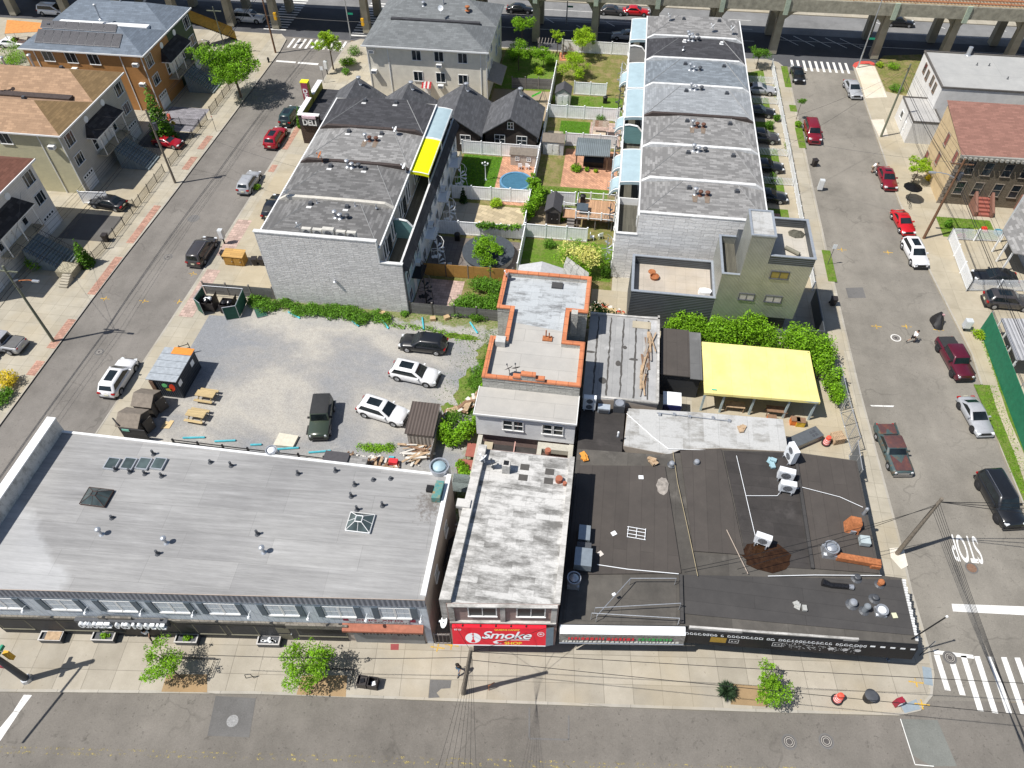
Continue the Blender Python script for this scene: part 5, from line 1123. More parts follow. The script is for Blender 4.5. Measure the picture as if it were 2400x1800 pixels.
b=MB();b.raw([FW.at(.1,2.5,.75),FW.at(9.2,2.5,.75),FW.at(9.2,3.6,.56),FW.at(.1,3.6,.56)],[(0,1,2,3)]);b.build('valance',VAL,sg)
def squiggle(nm,t0,t1,z0,z1,mat,n_,seed):
 rr=random.Random(seed);b=MB();t=t0
 while t<t1:
  w_=.12+rr.random()*.18
  b.poly([FW.at(t,z0,.77),FW.at(t+w_,z0+rr.random()*.06,.77),FW.at(t+w_*.9,z1,.70),FW.at(t+.03,z1-rr.random()*.1,.70)]);t+=w_+.07
 return b.build(nm,mat,sg)
squiggle('red_print',.7,3.3,3.1,3.4,plain('print_red',(.55,.04,.05),.6),1,1);squiggle('red_print',3.5,5.4,3.0,3.4,plain('print_red',(.55,.04,.05),.6),1,2);squiggle('green_print',5.8,8.1,3.05,3.4,plain('print_green',(.05,.3,.08),.6),1,3);squiggle('pale_print',.3,8.8,2.62,2.8,plain('print_pale',(.5,.5,.46),.6),1,4)
b=MB();b.tube([FW.at(.1,2.48,.76),FW.at(9.2,2.48,.76)],.05,4);b.build('hem_bar',METAL,sg)
F2=Wall((9.3,23.1),(15.2,23.25));F3=Wall((9.3,23.02),(25.75,24.0))
sg=thing('shopfront_awning','black box awning with a row of small white characters along the corner shop','awning',(17.5,23,2.4))
b=MB();b.raw([F3.at(.05,2.4,.5),F3.at(F3.L,2.4,.5),F3.at(F3.L,3.75,.22),F3.at(.05,3.75,.22)],[(0,1,2,3)]);F3.slab(b,.05,F3.L,3.75,3.8,0,.22);b.raw([F3.at(F3.L,2.4,.5),F3.at(F3.L,2.4,0),F3.at(F3.L,3.75,0),F3.at(F3.L,3.75,.22)],[(0,1,2,3)]);b.build('canvas',BLACK,sg)
b=MB();F3.slab(b,.3,F3.L-4.2,3.8,4.12,-.1,.06);b.build('ledge',PARA,sg)
b=MB();rr=random.Random(11);t=.1
while t<F3.L-3.6:
 w_=.18+rr.random()*.12;z=3.45;pp=lambda tt,zz:F3.at(tt,zz,.22+(3.75-zz)*.2074+.012)
 for (a0,b0,a1,b1) in ((0,0,w_,.05),(0,.2,w_*.7,.25),(0,0,.05,.25),(w_-.05,.04,w_,.2*rr.random()+.06)):b.poly([pp(t+a0,z+b0),pp(t+a1,z+b0),pp(t+a1,z+b1),pp(t+a0,z+b1)])
 t+=w_+.07+(.2 if rr.random()<.12 else 0)
for i in range(5):b.poly([pp(F3.L-3.3+i*.7,3.55),pp(F3.L-2.95+i*.7,3.55),pp(F3.L-2.95+i*.7,3.72),pp(F3.L-3.3+i*.7,3.72)])
b.build('white_characters',PVC,sg)
b=MB();b.poly([pp(1.95,2.75),pp(3.1,2.75),pp(3.1,3.35),pp(1.95,3.35)]);b.build('amber_panel',plain('amber_panel',(.3,.19,.03),.7),sg)
b=MB();rr=random.Random(12)
for i in range(150):
 t=7+rr.random()*5.6;z=2.65+rr.random()*.7;b.poly([pp(t,z),pp(t+.07,z),pp(t+.07,z+.05),pp(t,z+.05)])
for t in (10.6,11.6,12.5):
 b.poly([pp(t+.22*math.cos(a),3.0+.16*math.sin(a)) for a in [2*math.pi*i/14 for i in range(14)]])
for t in (3.3,6.4):
 for (a0,b0,a1,b1) in ((0,0,.7,.05),(0,.4,.7,.45),(0,.05,.05,.4),(.65,.05,.7,.4),(.15,.15,.3,.25),(.4,.15,.55,.25)):b.poly([pp(t+a0,2.8+b0),pp(t+a1,2.8+b0),pp(t+a1,2.8+b1),pp(t+a0,2.8+b1)])
b.build('white_ornaments',plain('faint_print',(.45,.45,.45),.7),sg)
# ---- metal clad modern house
zt_=8.3
MET=corr('ribbed_metal_cladding',(.46,.47,.43),.13,.36,.55);METH=corr('dark_horizontal_cladding',(.11,.12,.13),.22,.5,.3,False);CAPG=plain('grey_metal_cap',(.35,.38,.42),.45,.3)
root=thing('metal_clad_house','modern house in ribbed metal with a tall stair tower and roof terraces','house',(13,58,0))
b=MB();b.box(4.2,57.3,0,12.6,63.1,4.2);b.build('low_wing',METH,root)
b=MB();rim_box(b,4.2,57.3,12.6,63.1,4.2,5.25,.16,'wesn');b.build('terrace_parapet',METH,root)
b=MB();rim_box(b,4.14,57.24,12.66,63.16,5.25,5.34,.28,'wesn');b.build('parapet_cap',CAPG,root)
b=MB();b.box(4.36,57.46,4.2,12.44,62.94,4.23);b.build('terrace_floor',m_concrete('terrace_tiles',(.46,.41,.35),0,1.1,.8,var=.06),root)
p=P(21,1230,740,4.3);b=MB();b.lathe(p.x,p.y,4.23,[(.42,0),(.5,.3),(.42,.34),(.36,.1)],16);b.build('rusty_fire_bowl',RUST,root)
p=P(21,1210,685,4.3);b=MB();b.lathe(p.x,p.y,4.23,[(.4,0),(.4,.05)],16);b.build('rusty_lid',RUST,root)
p=P(21,1665,870,4.3);b=MB();b.prism(blob(p.x,p.y,.75,.45,8),4.23,4.6);b.build('white_cover',PVC,root)
b=MB();b.box(12.6,57.3,0,16.5,63.4,7.6);b.box(16.5,57.3,3.4,20.7,63.4,10.2);b.build('upper_block',MET,root)
b=MB();b.box(16.5,58.2,0,20.3,63,3.4);b.build('recessed_base',METH,root)
b=MB();b.box(14.3,57.28,7.6,16.5,61.2,13.3);b.build('stair_tower',MET,root)
b=MB();rim_box(b,14.24,57.22,16.56,61.26,13.3,13.45,.2);b.build('tower_cap',CAPG,root);MB().box(14.44,57.42,13.3,16.36,61.06,13.33).build('tower_roof',WROOF,root)
b=MB();rim_box(b,12.6,57.3,14.3,63.4,7.6,8.5,.16,'wsn');b.build('terrace_parapet',MET,root);b=MB();rim_box(b,12.56,57.26,14.3,63.44,8.5,8.58,.24,'wsn');b.build('parapet_cap',CAPG,root)
b=MB();rim_box(b,16.5,57.3,20.7,63.4,10.2,11.15,.16,'esn');b.build('terrace_parapet',METH,root);b=MB();rim_box(b,16.56,57.24,20.76,63.46,11.15,11.23,.26,'esn');b.build('parapet_cap',CAPG,root)
MB().box(12.76,57.46,7.6,14.3,63.24,7.63).build('terrace_floor',PL_DARK,root);MB().box(16.5,57.46,10.2,20.54,63.24,10.23).build('terrace_floor',m_concrete('terrace_tiles_pale',(.5,.47,.42),0,1.2,.8,var=.05),root)
b=MB();b.box(14.3,61.2,7.6,16.5,63.4,9.4);b.build('landing_block',METH,root)
Sm=Wall((12.6,57.3),(20.7,57.3))
for c,x,y,w_,h in ((21,2025,905,1.4,.7),(31,45,925,1.5,.7)):
 t,z=Sm.hit(c,x,y);window(root,Sm,t,z,w_,h,'v',frame=DGREY,pane=CURT)
for c,x,y in ((31,100,718),):
 t,z=Sm.hit(c,x,y);window(root,Sm,t,z,1.6,.8,'v',frame=DGREY,pane=plain('amber_glass',(.22,.17,.04),.2))
b=MB();rim_box(b,20.9,57.4,24.4,64.0,0,2.0,.1,'es');b.build('yard_fence',METH,root)
MB().box(19.4,56.2,1.9,22.8,57.2,2.02).build('lean_to_roof',METH,root)
for nm,q,sz in (('folded_parasol',(31,245,360),(1.4,1.2,.12)),('rolled_rug',(31,215,510),(1.6,.4,.3))):
 p=P(*q,10.3);b=MB()
 if nm=='rolled_rug':b.frus((p.x-.7,p.y+.3,10.45),(p.x+.5,p.y-.6,10.45),.2,.2,10)
 else:
  for i in range(7):a=2*math.pi*i/7;a2=2*math.pi*(i+1)/7;b.raw([(p.x,p.y,10.65),(p.x+.85*math.cos(a),p.y+.7*math.sin(a),10.3-.05*(i%2)),(p.x+.85*math.cos(a2),p.y+.7*math.sin(a2),10.3)],[(0,1,2),(2,1,0)])
 o=b.build(nm,plain('olive_fabric',(.2,.19,.15),.8),None);tag(o,{'folded_parasol':'crumpled olive parasol lying on the metal house terrace','rolled_rug':'grey rolled rug on the metal house terrace'}[nm],nm.replace('_',' '))
# ---- east side buildings
root=thing('white_stucco_building','white stucco building with a pale grey flat roof at the right edge','building',(50,103,0))
WST=plain('white_stucco',(.66,.65,.63),.85,var=.1,scale=1)
MB().box(44.5,102.6,0,75,113.2,6.3).build('wall',WST,root);MB().box(44.6,102.7,6.3,74.9,113.1,6.34).build('flat_roof',m_membrane('pale_grey_roof',(.36,.36,.35),9,0,3,.05,.1),root)
b=MB();rim_box(b,44.4,102.5,75,113.3,6.3,6.5,.2);b.build('roof_edge',plain('dark_edge',(.12,.11,.1),.7),root)
Ww=Wall((44.5,113.2),(44.5,102.6))
for c,x,y in ((30,1360,590),(30,1380,650),(30,1425,690),(30,1440,760)):t,z=Ww.hit(c,x,y);window(root,Ww,max(.8,min(9.8,t)),max(1.5,min(5.3,z)),.8,1.2,'n',frame=plain('brown_sill',(.2,.14,.1),.7))
pipe_vent(root,50.4,113.0,6.3,1.2,.3,METAL)
for q in ((30,1805,560),(30,1910,565),(30,2070,680)):p=P(*q,6.4);pipe_vent(root,p.x,p.y,6.34,.4,.07)
MB().box(46.4,99.6,0,53.2,102.6,3.3).build('annex_wall',SID_GREY if False else siding('grey_blue_siding',(.36,.39,.44),.3),root)
b=MB();b.raw([(46.2,99.3,3.3),(53.4,99.3,3.3),(53.4,102.6,4.3),(46.2,102.6,4.3),(46.2,99.3,3.2),(53.4,99.3,3.2)],[(0,1,2,3),(4,5,1,0)]);b.build('annex_roof',SH_DK[0],root)
Sx=Wall((46.4,99.6),(53.2,99.6));window(root,Sx,2.0,2.0,1.4,1.1);window(root,Sx,4.6,2.2,1.0,.9)
root=thing('white_garage','small white garage with a flat pale roof beside the right street','garage',(43,99,0))
MB().box(41.2,98.9,0,44.9,105.7,3.1).build('wall',WST,root);MB().box(41.3,99,3.1,44.8,105.6,3.14).build('flat_roof',m_membrane('pale_grey_roof2',(.4,.39,.375),9,0,5,.1,.3),root)
b=MB();rim_box(b,41.15,98.85,44.95,105.75,3.1,3.3,.14);b.build('roof_edge',plain('dark_edge',(.12,.11,.1),.7),root)
Wg=Wall((41.2,105.7),(41.2,98.9));window(root,Wg,2.2,1.7,.9,.9,'n');door(root,Wg,4.6,.9,2.0)
b=MB();b.raw([(44.9,99.1,1.6),(47.4,99.1,1.6),(47.4,101.5,1.6),(44.9,101.5,2.6),(44.9,99.1,0),(47.4,99.1,0)],[(0,1,2,3),(4,5,1,0)]);b.build('side_panel',WST,root)
root=thing('brick_house','brown brick house with a rosy brown shingle roof and red stoops','house',(47,85,0))
BRN=m_stone('brown_brick',(.2,.165,.12),.35,.12);TANW=plain('tan_stucco',(.55,.42,.25),.85,var=.12,scale=.8)
MB().box(42.5,85,0,62,94.2,6.9).build('wall',BRN,root)
MB().box(42.44,85.1,0,42.498,94.1,6.9).build('side_stucco',TANW,root)
b=MB();b.raw([(42.3,84.7,7.0),(62,85.4,7.0),(62,94.3,8.8),(42.1,94.3,8.8)],[(0,1,2,3)]);b.build('roof',SH_BRICKH[0],root)
b=MB();b.poly([(42.44,94.2,6.9),(42.44,94.2,8.7),(42.44,85,6.9)]);b.build('gable',TANW,root)
b=MB();b.box(42.3,84.6,6.6,62,85,7.0)
for i in range(34):b.box(42.6+i*.6,84.35,6.55,42.9+i*.6,84.6,6.85)
b.build('cornice',plain('stone_cornice',(.3,.29,.26),.8),root)
Sb=Wall((42.5,85),(62,85));Wb2=Wall((42.44,94.2),(42.44,85))
BRS=plain('brownstone_trim',(.26,.22,.18),.8)
for t in (1.6,3.7,6.0,8.1,11,13):window(root,Sb,t,5.2,.95,1.7,'h',frame=BRS);window(root,Sb,t,2.4,.95,1.7,'h',frame=BRS)
for c,x,y in ((30,1570,1165),(30,1640,1320),(30,1470,1370),(31,-30,1600-1659)):t,z=Wb2.hit(c,x,y);window(root,Wb2,max(.8,min(8.4,t)),max(1.3,min(5.8,z)),.8,1.5,'n',frame=BRS,pane=plain('reddish_blind',(.25,.09,.07),.8))
b=MB()
for i in range(14):b.box(42.3,85-.02,i*.5,42.9 if i%2 else 42.75,84.94,i*.5+.4)
b.build('quoins',BRS,root)
STP=plain('red_painted_steps',(.3,.1,.075),.75)
for x0 in (46.2,51.6):
 b=MB()
 for i in range(5):b.box(x0+.3,84.97-(i+1)*.45,0,x0+1.9,84.97-i*.45,1.35-i*.27)
 b.build('stoop',STP,root)
 for xx in (x0,x0+1.95):MB().raw([(xx,82.6,0),(xx+.3,82.6,0),(xx+.3,84.96,0),(xx,84.96,0),(xx,82.6,.7),(xx+.3,82.6,.7),(xx+.3,84.96,2.1),(xx,84.96,2.1)],[(4,5,6,7),(0,1,5,4),(1,2,6,5),(2,3,7,6),(3,0,4,7)]).build('stoop_wall',plain('brownstone',(.22,.11,.08),.8),root)
root=thing('porch_house','grey roofed porch house at the right edge beside the white picket driveway','house',(50,75,0))
MB().box(49.4,69.5,0,62,81,6.2).build('wall',siding('pale_grey_siding',(.5,.53,.56),.22),root)
b=MB();b.raw([(46.4,71.8,3.0),(46.4,76.0,3.0),(49.4,80.5,4.4),(49.4,69.5,4.4),(46.4,71.8,2.9),(46.4,76,2.9),(49.4,80.5,4.2),(49.4,69.5,4.2)],[(1,0,3,2),(4,5,6,7),(0,1,5,4),(3,0,4,7)]);b.build('porch_roof',SH_GREY[1],root)
b=MB();hip_roof(b,49.0,69,63,81.5,6.2,8.2,53,59);b.build('roof',SH_GREY+[WHITE],root)
b=MB()
for y in (72.2,74,75.8):b.box(46.5,y-.08,0,46.66,y+.08,2.9)
b.build('porch_posts',WHITE,root)
root=thing('grey_carport','grey ribbed carport roof behind the green fence','carport',(43.5,58,0))
b=MB();b.raw([(42.4,61.3,2.5),(46.5,61.5,2.7),(46.5,55.4,2.7),(42.2,55.4,2.5),(42.4,61.3,2.4),(46.5,61.5,2.6),(46.5,55.4,2.6),(42.2,55.4,2.4)],[(3,2,1,0),(4,5,6,7),(0,4,7,3),(3,7,6,2)]);b.build('roof',corr('grey_ribbed_sheet',(.4,.4,.41),.35,.6,flat=True),root)
for x,y in ((42.4,61.1),(42.3,59.2),(42.3,57.3),(42.3,55.5),(46,61.3),(46,55.5)):MB().box(x,y-.06,0,x+.12,y+.06,2.42).build('post',WHITE,root)
root=thing('green_fence','tall green screened fence beside the grey carport','fence',(41.5,54,0))
GRN=plain('green_mesh_screen',(.015,.15,.08),.7,var=.18,scale=2)
b=MB();b.raw([(41.6,62.0,0),(41.3,44,0),(41.36,44,0),(41.66,62,0),(41.6,62.0,2.6),(41.3,44,2.6),(41.36,44,2.6),(41.66,62,2.6)],[(0,1,5,4),(4,5,6,7),(2,3,7,6),(3,0,4,7),(1,2,6,5)]);b.build('screen',GRN,root)
for i in range(8):y=62-i*2.5;MB().cyl(41.75,y,0,.05,2.7,6).build('post',METAL,root)
# ---- elevated railway viaduct
CONCV=plain('aged_viaduct_concrete',(.33,.30,.23),.85,var=.22,scale=.5);CONCS=plain('stained_viaduct_fascia',(.30,.28,.22),.85,var=.3,scale=1.5)
root=thing('elevated_railway','concrete elevated railway viaduct on arched columns along the top edge','viaduct',(0,126,0))
dy=lambda x:.018*x
def vslab(nm,x0,x1,y0,y1,z0,z1,mat):
 b=MB();b.raw([(x0,y0+dy(x0),z0),(x1,y0+dy(x1),z0),(x1,y1+dy(x1),z0),(x0,y1+dy(x0),z0),(x0,y0+dy(x0),z1),(x1,y0+dy(x1),z1),(x1,y1+dy(x1),z1),(x0,y1+dy(x0),z1)],[(3,2,1,0),(4,5,6,7),(0,1,5,4),(1,2,6,5),(2,3,7,6),(3,0,4,7)]);return b.build(nm,mat,root)
vslab('deck',-120,150,121.6,131.4,7.6,8.3,CONCV);vslab('south_parapet',-120,150,121.5,121.9,7.4,9.2,CONCS);vslab('north_parapet',-120,150,131.0,131.4,8.3,9.2,CONCS)
vslab('walkway',-120,150,121.9,123.4,8.6,8.7,plain('ochre_walkway',(.42,.3,.15),.8,var=.2));
b=MB()
for yy in (124.6,126,128,129.4):b.raw([(-120,yy-2.1,8.5),(150,yy+2.7,8.5),(150,yy+2.8,8.62),(-120,yy-2.0,8.62)],[(0,1,2,3)])
b.build('rails',RUST,root)
TIE=NT('track_bed');TIE=TIE.out(TIE.brick(TIE.mapping((1,1,1),R(90)),(.2,.12,.07),(.16,.1,.06),(.3,.25,.18),2.6,.5,.12,0).outputs[0],.9);vslab('track_bed',-120,150,123.4,131,8.3,8.36,TIE)
b=MB()
for i in range(60):x=-118+i*4.5;b.tube([(x,121.7+dy(x),9.2),(x,121.7+dy(x),10.1)],.05,4)
for zz in (9.6,10.1):b.tube([(-118,121.7+dy(-118),zz),(150,121.7+dy(150),zz)],.04,4)
b.build('railing',plain('rusted_rail',(.28,.14,.08),.8),root)
cx_=[-106,-96,-86,-76,-66,-58,-42,-33,-23,-13.2,-3.6,6.0,15.8,25.5,41.5,51.9,61.8,72,82,92,102,112]
for x in cx_:
 for yy,nm in ((123.9,0),(132.2-1.4,1)):
  y=yy+dy(x);b=MB();b.raw([(x-.6,y-.7,0),(x+.6,y-.7,0),(x+.6,y+.7,0),(x-.6,y+.7,0),(x-.5,y-.6,7.6),(x+.5,y-.6,7.6),(x+.5,y+.6,7.6),(x-.5,y+.6,7.6)],[(4,5,6,7),(0,1,5,4),(1,2,6,5),(2,3,7,6),(3,0,4,7)]);b.build('column',CONCV,root)
 b=MB();y=dy(x);b.box(x-.35,121.3+y,6.9,x+.35,121.6+y,9.3);b.build('pilaster',plain('pale_green_pilaster',(.36,.42,.33),.8,var=.2),root)
for i in range(len(cx_)-1):
 x0,x1=cx_[i]+.55,cx_[i+1]-.55
 for yy in (124.0,131.0):
  b=MB();n=12;y=yy+dy((x0+x1)/2);pts=[]
  for j in range(n+1):
   u=j/n;pts.append((x0+(x1-x0)*u,5.2+2.0*math.sqrt(max(0,1-(2*u-1)**2))))
  for j in range(n):
   (xa,za),(xb,zb2)=pts[j],pts[j+1]
   b.raw([(xa,y-.3,za),(xb,y-.3,zb2),(xb,y-.3,7.6),(xa,y-.3,7.6),(xa,y+.3,za),(xb,y+.3,zb2),(xb,y+.3,7.6),(xa,y+.3,7.6)],[(0,1,2,3),(7,6,5,4),(0,4,5,1)])
  b.build('arch',CONCV,root)
for x in cx_:MB().box(x-.3,124.4+dy(x),6.4,x+.3,130.4+dy(x),7.6).build('cross_beam',CONCV,root)
root=thing('station_stair','yellow sided station staircase climbing to the elevated railway','staircase',(-65,118,0))
YP=plain('yellow_stair_panel',(.5,.36,.1),.7,var=.2)
b=MB()
for c,sd_ in ((0,1),):
 pa,pb=P(0,2050,350),P(0,1600,130,5.5);pb.z=0;SL=(pb-pa).length;d=(pb-pa).normalized();nn=Vector((-d.y,d.x,0))
 for o_ in (0,-1.8):
  q=[pa+nn*o_,pb+nn*o_];b.raw([(q[0].x,q[0].y,.2),(q[1].x,q[1].y,4.7),(q[1].x,q[1].y,6.1),(q[0].x,q[0].y,1.6)],[(0,1,2,3),(3,2,1,0)])
b.build('side_panel',YP,root);b=MB()
for i in range(26):q=pa+d*(SL*i/26);zz=Vector((0,0,.2+4.5*i/26));b.raw([q+zz,q-nn*1.8+zz,q-nn*1.8+d*.36+zz,q+d*.36+zz],[(0,1,2,3),(3,2,1,0)])
b.build('steps',CONCV,root)
# ================================================================== vehicles
TYRE=plain('tyre_rubber',(.018,.018,.02),.85);RIM=plain('alloy_rim',(.45,.46,.48),.3,.7);RIMD=plain('dark_rim',(.05,.05,.055),.4,.5)
CGL=glass('car_glass',(.012,.017,.02),.04);LAMP=plain('headlamp',(.7,.72,.74),.15,.1);TAIL=plain('tail_lamp',(.35,.01,.01),.25);TRIM=plain('black_plastic',(.02,.02,.021),.55);CHR=plain('chrome',(.6,.6,.62),.18,.9)
PLATE=plain('licence_plate',(.62,.6,.45),.5)
CK=dict(
 sedan=dict(L=4.75,W=1.82,H=1.45,top=[(0,.62),(.03,.88),(.16,.98),(.24,1.0),(.66,.97),(.72,.93),(.9,.82),(.97,.68),(1,.5)],cab=(.12,.71,.26,.53),belt=.95,wr=.33),
 coupe=dict(L=4.45,W=1.78,H=1.33,top=[(0,.6),(.03,.85),(.14,.95),(.24,.95),(.62,.93),(.7,.88),(.9,.74),(.97,.6),(1,.45)],cab=(.1,.69,.28,.5),belt=.9,wr=.33),
 suv=dict(L=4.95,W=1.98,H=1.72,top=[(0,.7),(.015,.98),(.08,1.08),(.3,1.09),(.66,1.07),(.72,1.05),(.9,.98),(.97,.82),(1,.58)],cab=(.015,.73,.1,.56),belt=1.05,wr=.38),
 bigsuv=dict(L=5.2,W=2.04,H=1.88,top=[(0,.75),(.01,1.05),(.05,1.15),(.3,1.17),(.68,1.15),(.74,1.13),(.93,1.07),(.985,.92),(1,.62)],cab=(.01,.745,.05,.62),belt=1.12,wr=.41),
 van=dict(L=5.1,W=1.98,H=1.76,top=[(0,.65),(.01,.95),(.06,1.02),(.3,1.02),(.74,.99),(.8,.95),(.93,.82),(.98,.68),(1,.5)],cab=(.01,.84,.06,.62),belt=.98,wr=.34),
 jeep=dict(L=4.3,W=1.87,H=1.85,top=[(0,.7),(.01,1.1),(.05,1.15),(.3,1.16),(.62,1.15),(.68,1.14),(.95,1.08),(.985,1.0),(1,.6)],cab=(.01,.645,.03,.585),belt=1.12,wr=.41,square=1),
 pickup=dict(L=5.5,W=1.9,H=1.85,top=[(0,.7),(.005,1.08),(.02,1.1),(.28,1.12),(.69,1.15),(.74,1.14),(.95,1.08),(.985,1.0),(1,.6)],cab=(.30,.72,.31,.66),belt=1.1,wr=.42,square=1),
 classic=dict(L=5.5,W=2.02,H=1.38,top=[(0,.62),(.005,.84),(.02,.93),(.2,.96),(.3,.96),(.62,.94),(.68,.93),(.97,.87),(.99,.8),(1,.5)],cab=(.22,.665,.31,.57),belt=.93,wr=.34,square=1))
def car(label,kind,body,pos,hd,cat='car',roof=None,sunroof=False,rails=False,group=None,rim=None,bed=None,scale=1.0,name=None,plate=True):
 K=CK[kind];L,W,H=K['L']*scale,K['W']*scale,K['H']*scale;hw=W/2;sq=K.get('square',0);wr=K['wr']
 root=thing(name or {'pickup':'pickup_truck','van':'minivan','suv':'parked_suv','bigsuv':'parked_suv','jeep':'off_road_car'}.get(kind,'parked_car'),label,cat,(pos[0],pos[1],pos[2]),R(hd),group)
 X=lambda f:(f-.5)*L
 top=K['top']
 def tz(f):
  for (a,za),(b_,zb_) in zip(top,top[1:]):
   if a<=f<=b_:return za+(zb_-za)*(f-a)/(b_-a)
  return top[-1][1]
 fr=sorted(set([t[0] for t in top]+[.06,.12,.36,.42,.48,.54,.6,.8,.86,.94]))
 b=MB();vs=[];n=11
 for f in fr:
  e=min(f,1-f);wf=1-(.24 if not sq else .07)*max(0,1-e/.11)**2;z=tz(f);w_=hw*wf;zb_=.24+(.12 if e<.03 else 0)
  half=[(w_*.88,zb_),(w_*.985,zb_+.14),(w_,z*.62),(w_*.985,z-.12),(w_*.9,z-.02)]
  sec=[(-y,zz) for y,zz in half]+[(0,z+.03)]+[(y,zz) for y,zz in reversed(half)]
  vs+=[(X(f),y,zz) for y,zz in sec]
 m_=len(fr);fs=[]
 for i in range(m_-1):
  for j in range(n-1):fs.append((i*n+j,(i+1)*n+j,(i+1)*n+j+1,i*n+j+1))
  fs.append((i*n+n-1,(i+1)*n+n-1,(i+1)*n,i*n))
 fs+=[tuple(range(n)),tuple(reversed(range((m_-1)*n,m_*n)))]
 b.raw(vs,fs);bd=b.build('body',body,root,True,50,local=True)
 c0,c1,r0,r1=K['cab'];zb_=K['belt'];bw,rw=hw*(.93 if not sq else .94),hw*(.785 if not sq else .84);zr=H
 def ring(xa,xb,w_,z,c):return [(xb,-w_*(1-c),z),(xb,w_*(1-c),z),(xb-(.22 if not sq else .07),w_,z),(xa+(.2 if not sq else .07),w_,z),(xa,w_*(1-c),z),(xa,-w_*(1-c),z),(xa+(.2 if not sq else .07),-w_,z),(xb-(.22 if not sq else .07),-w_,z)]
 A=ring(X(c0),X(c1),bw,zb_,.1);B=ring(X(r0),X(r1),rw,zr-.07,.12);C_=ring(X(r0)+.22,X(r1)-.18,rw*.72,zr,.12)
 b=MB();b.raw(A+B+C_,[(i,(i+1)%8,8+(i+1)%8,8+i) for i in range(8)]+[(8+i,8+(i+1)%8,16+(i+1)%8,16+i) for i in range(8)]+[tuple(range(16,24))])
 cb=b.build('cabin',body,root,True,60,local=True)
 if roof:
  D=ring(X(r0)+.02,X(r1)-.02,rw*1.0,zr-.065,.12);b=MB();E_=[(x,y,z+.02) for x,y,z in C_];b.raw([(x,y,z+.012) for x,y,z in D]+E_,[(i,(i+1)%8,8+(i+1)%8,8+i) for i in range(8)]+[tuple(range(8,16))]);b.build('roof',roof,root,True,60,local=True)
 def pane(nm,i,u0,u1,v0=.1,v1=.9,off=.012,mt=CGL):
  j=(i+1) % 8;p00,p10,p11,p01=[Vector(q) for q in (A[i],A[j],B[j],B[i])]
  f=lambda u,v:p00.lerp(p10,u).lerp(p01.lerp(p11,u),v)
  q=[f(u0,v0),f(u1,v0),f(u1,v1),f(u0,v1)];nn=(q[1]-q[0]).cross(q[3]-q[0]).normalized()
  MB().poly([p+nn*off for p in q]).build(nm,mt,root,local=True)
 pane('windscreen',0,.02,.98,.06,.93);pane('rear_window',4,.08,.92,.25 if kind!='sedan' else .1,.9)
 for i in (2,6):
  L2=[(.03,.365),(.38,.675),(.69,.96)] if kind in ('suv','bigsuv','van') else ([(.04,.495),(.51,.96)] if kind!='coupe' and kind!='classic' else [(.08,.88)])
  pane('window_surround',i,L2[0][0]-.015,L2[-1][1]+.015,.12,.92,.006,TRIM)
  for a,c_ in L2:pane('side_window',i,a,c_,.16,.88)
 if sunroof:b=MB();b.box(X(r0)+.55,-rw*.55,zr+.004,X(r1)-.35,rw*.55,zr+.012);b.build('sunroof',CGL,root,local=True)
 if rails:
  for s_ in (-1,1):b=MB();b.tube([(X(r0)+.2,s_*rw*.86,zr-.03),(X(r0)+.35,s_*rw*.86,zr+.05),(X(r1)-.3,s_*rw*.86,zr+.05),(X(r1)-.1,s_*rw*.86,zr-.03)],.025,5);b.build('roof_rail',CHR,root,local=True)
 if bed:b=MB();b.box(X(.02),-hw*.86,1.1,X(.29),hw*.86,1.17);b.build('bed_cover',bed,root,local=True)
 wx=(X(.185 if kind!='classic' else .21),X(.81 if kind not in ('jeep','pickup') else .83));wy=hw+(.05 if kind in ('jeep','pickup') else -.005)
 for x in wx:
  for s_ in (-1,1):
   t=MB();t.frus((x,s_*(wy-.24),wr),(x,s_*(wy-.01),wr),wr,wr,18);t.frus((x,s_*(wy-.01),wr),(x,s_*(wy+.015),wr),wr,wr*.9,18)
   wl_=t.build('wheel',TYRE,root,True,40,local=True)
   t=MB();t.frus((x,s_*(wy+.0),wr),(x,s_*(wy+.022),wr),wr*.64,wr*.6,14);
   for i in range(5):a=2*math.pi*i/5;t.obox((x+wr*.34*math.cos(a),s_*(wy+.022),wr+wr*.34*math.sin(a)),(math.cos(a),0,math.sin(a)),(-math.sin(a),0,math.cos(a)),(0,s_,0),wr*.5,.07,.014)
   t.build('rim',rim or RIM,wl_,False)
   t=MB();t.frus((x,s_*(hw-.05),wr+.03),(x,s_*(hw+.004),wr+.03),wr+.07,wr+.06,20) if kind not in ('jeep','pickup') else t.obox((x,s_*(hw+.02),wr*2+.02),(1,0,0),(0,1,0),(0,0,1),wr*2.6,.22,.06);t.build('wheel_arch',TRIM,root,local=True)
 for s_ in (-1,1):
  zf=tz(.975)*(.9 if not sq else .85);t=MB()
  if sq:t.frus((X(.99),s_*hw*.72,zf),(X(1)+.03,s_*hw*.72,zf),.12,.11,12)
  else:t.obox((X(.965),s_*hw*.72,zf),(1,-s_*.35,0),(s_*.35,1,0),(0,0,1),.3,.3,.12)
  t.build('headlight',LAMP,root,local=True)
  t=MB();t.obox((X(.012),s_*hw*.74,tz(.02)*.82),(1,0,0),(0,1,0),(0,0,1),.16,.34 if not sq else .16,.16);t.build('tail_light',TAIL,root,local=True)
  t=MB();t.obox((X(c1)-.42,s_*(bw+.13),zb_-.02),(1,0,0),(0,1,0),(0,0,1),.16,.24,.14);t.build('wing_mirror',body if kind not in ('jeep','pickup') else TRIM,root,local=True)
 t=MB();t.obox((X(1)-.03,0,.5),(1,0,0),(0,1,0),(0,0,1),.09,hw*1.0,.22);t.build('grille',CHR if kind=='classic' else TRIM,root,local=True)
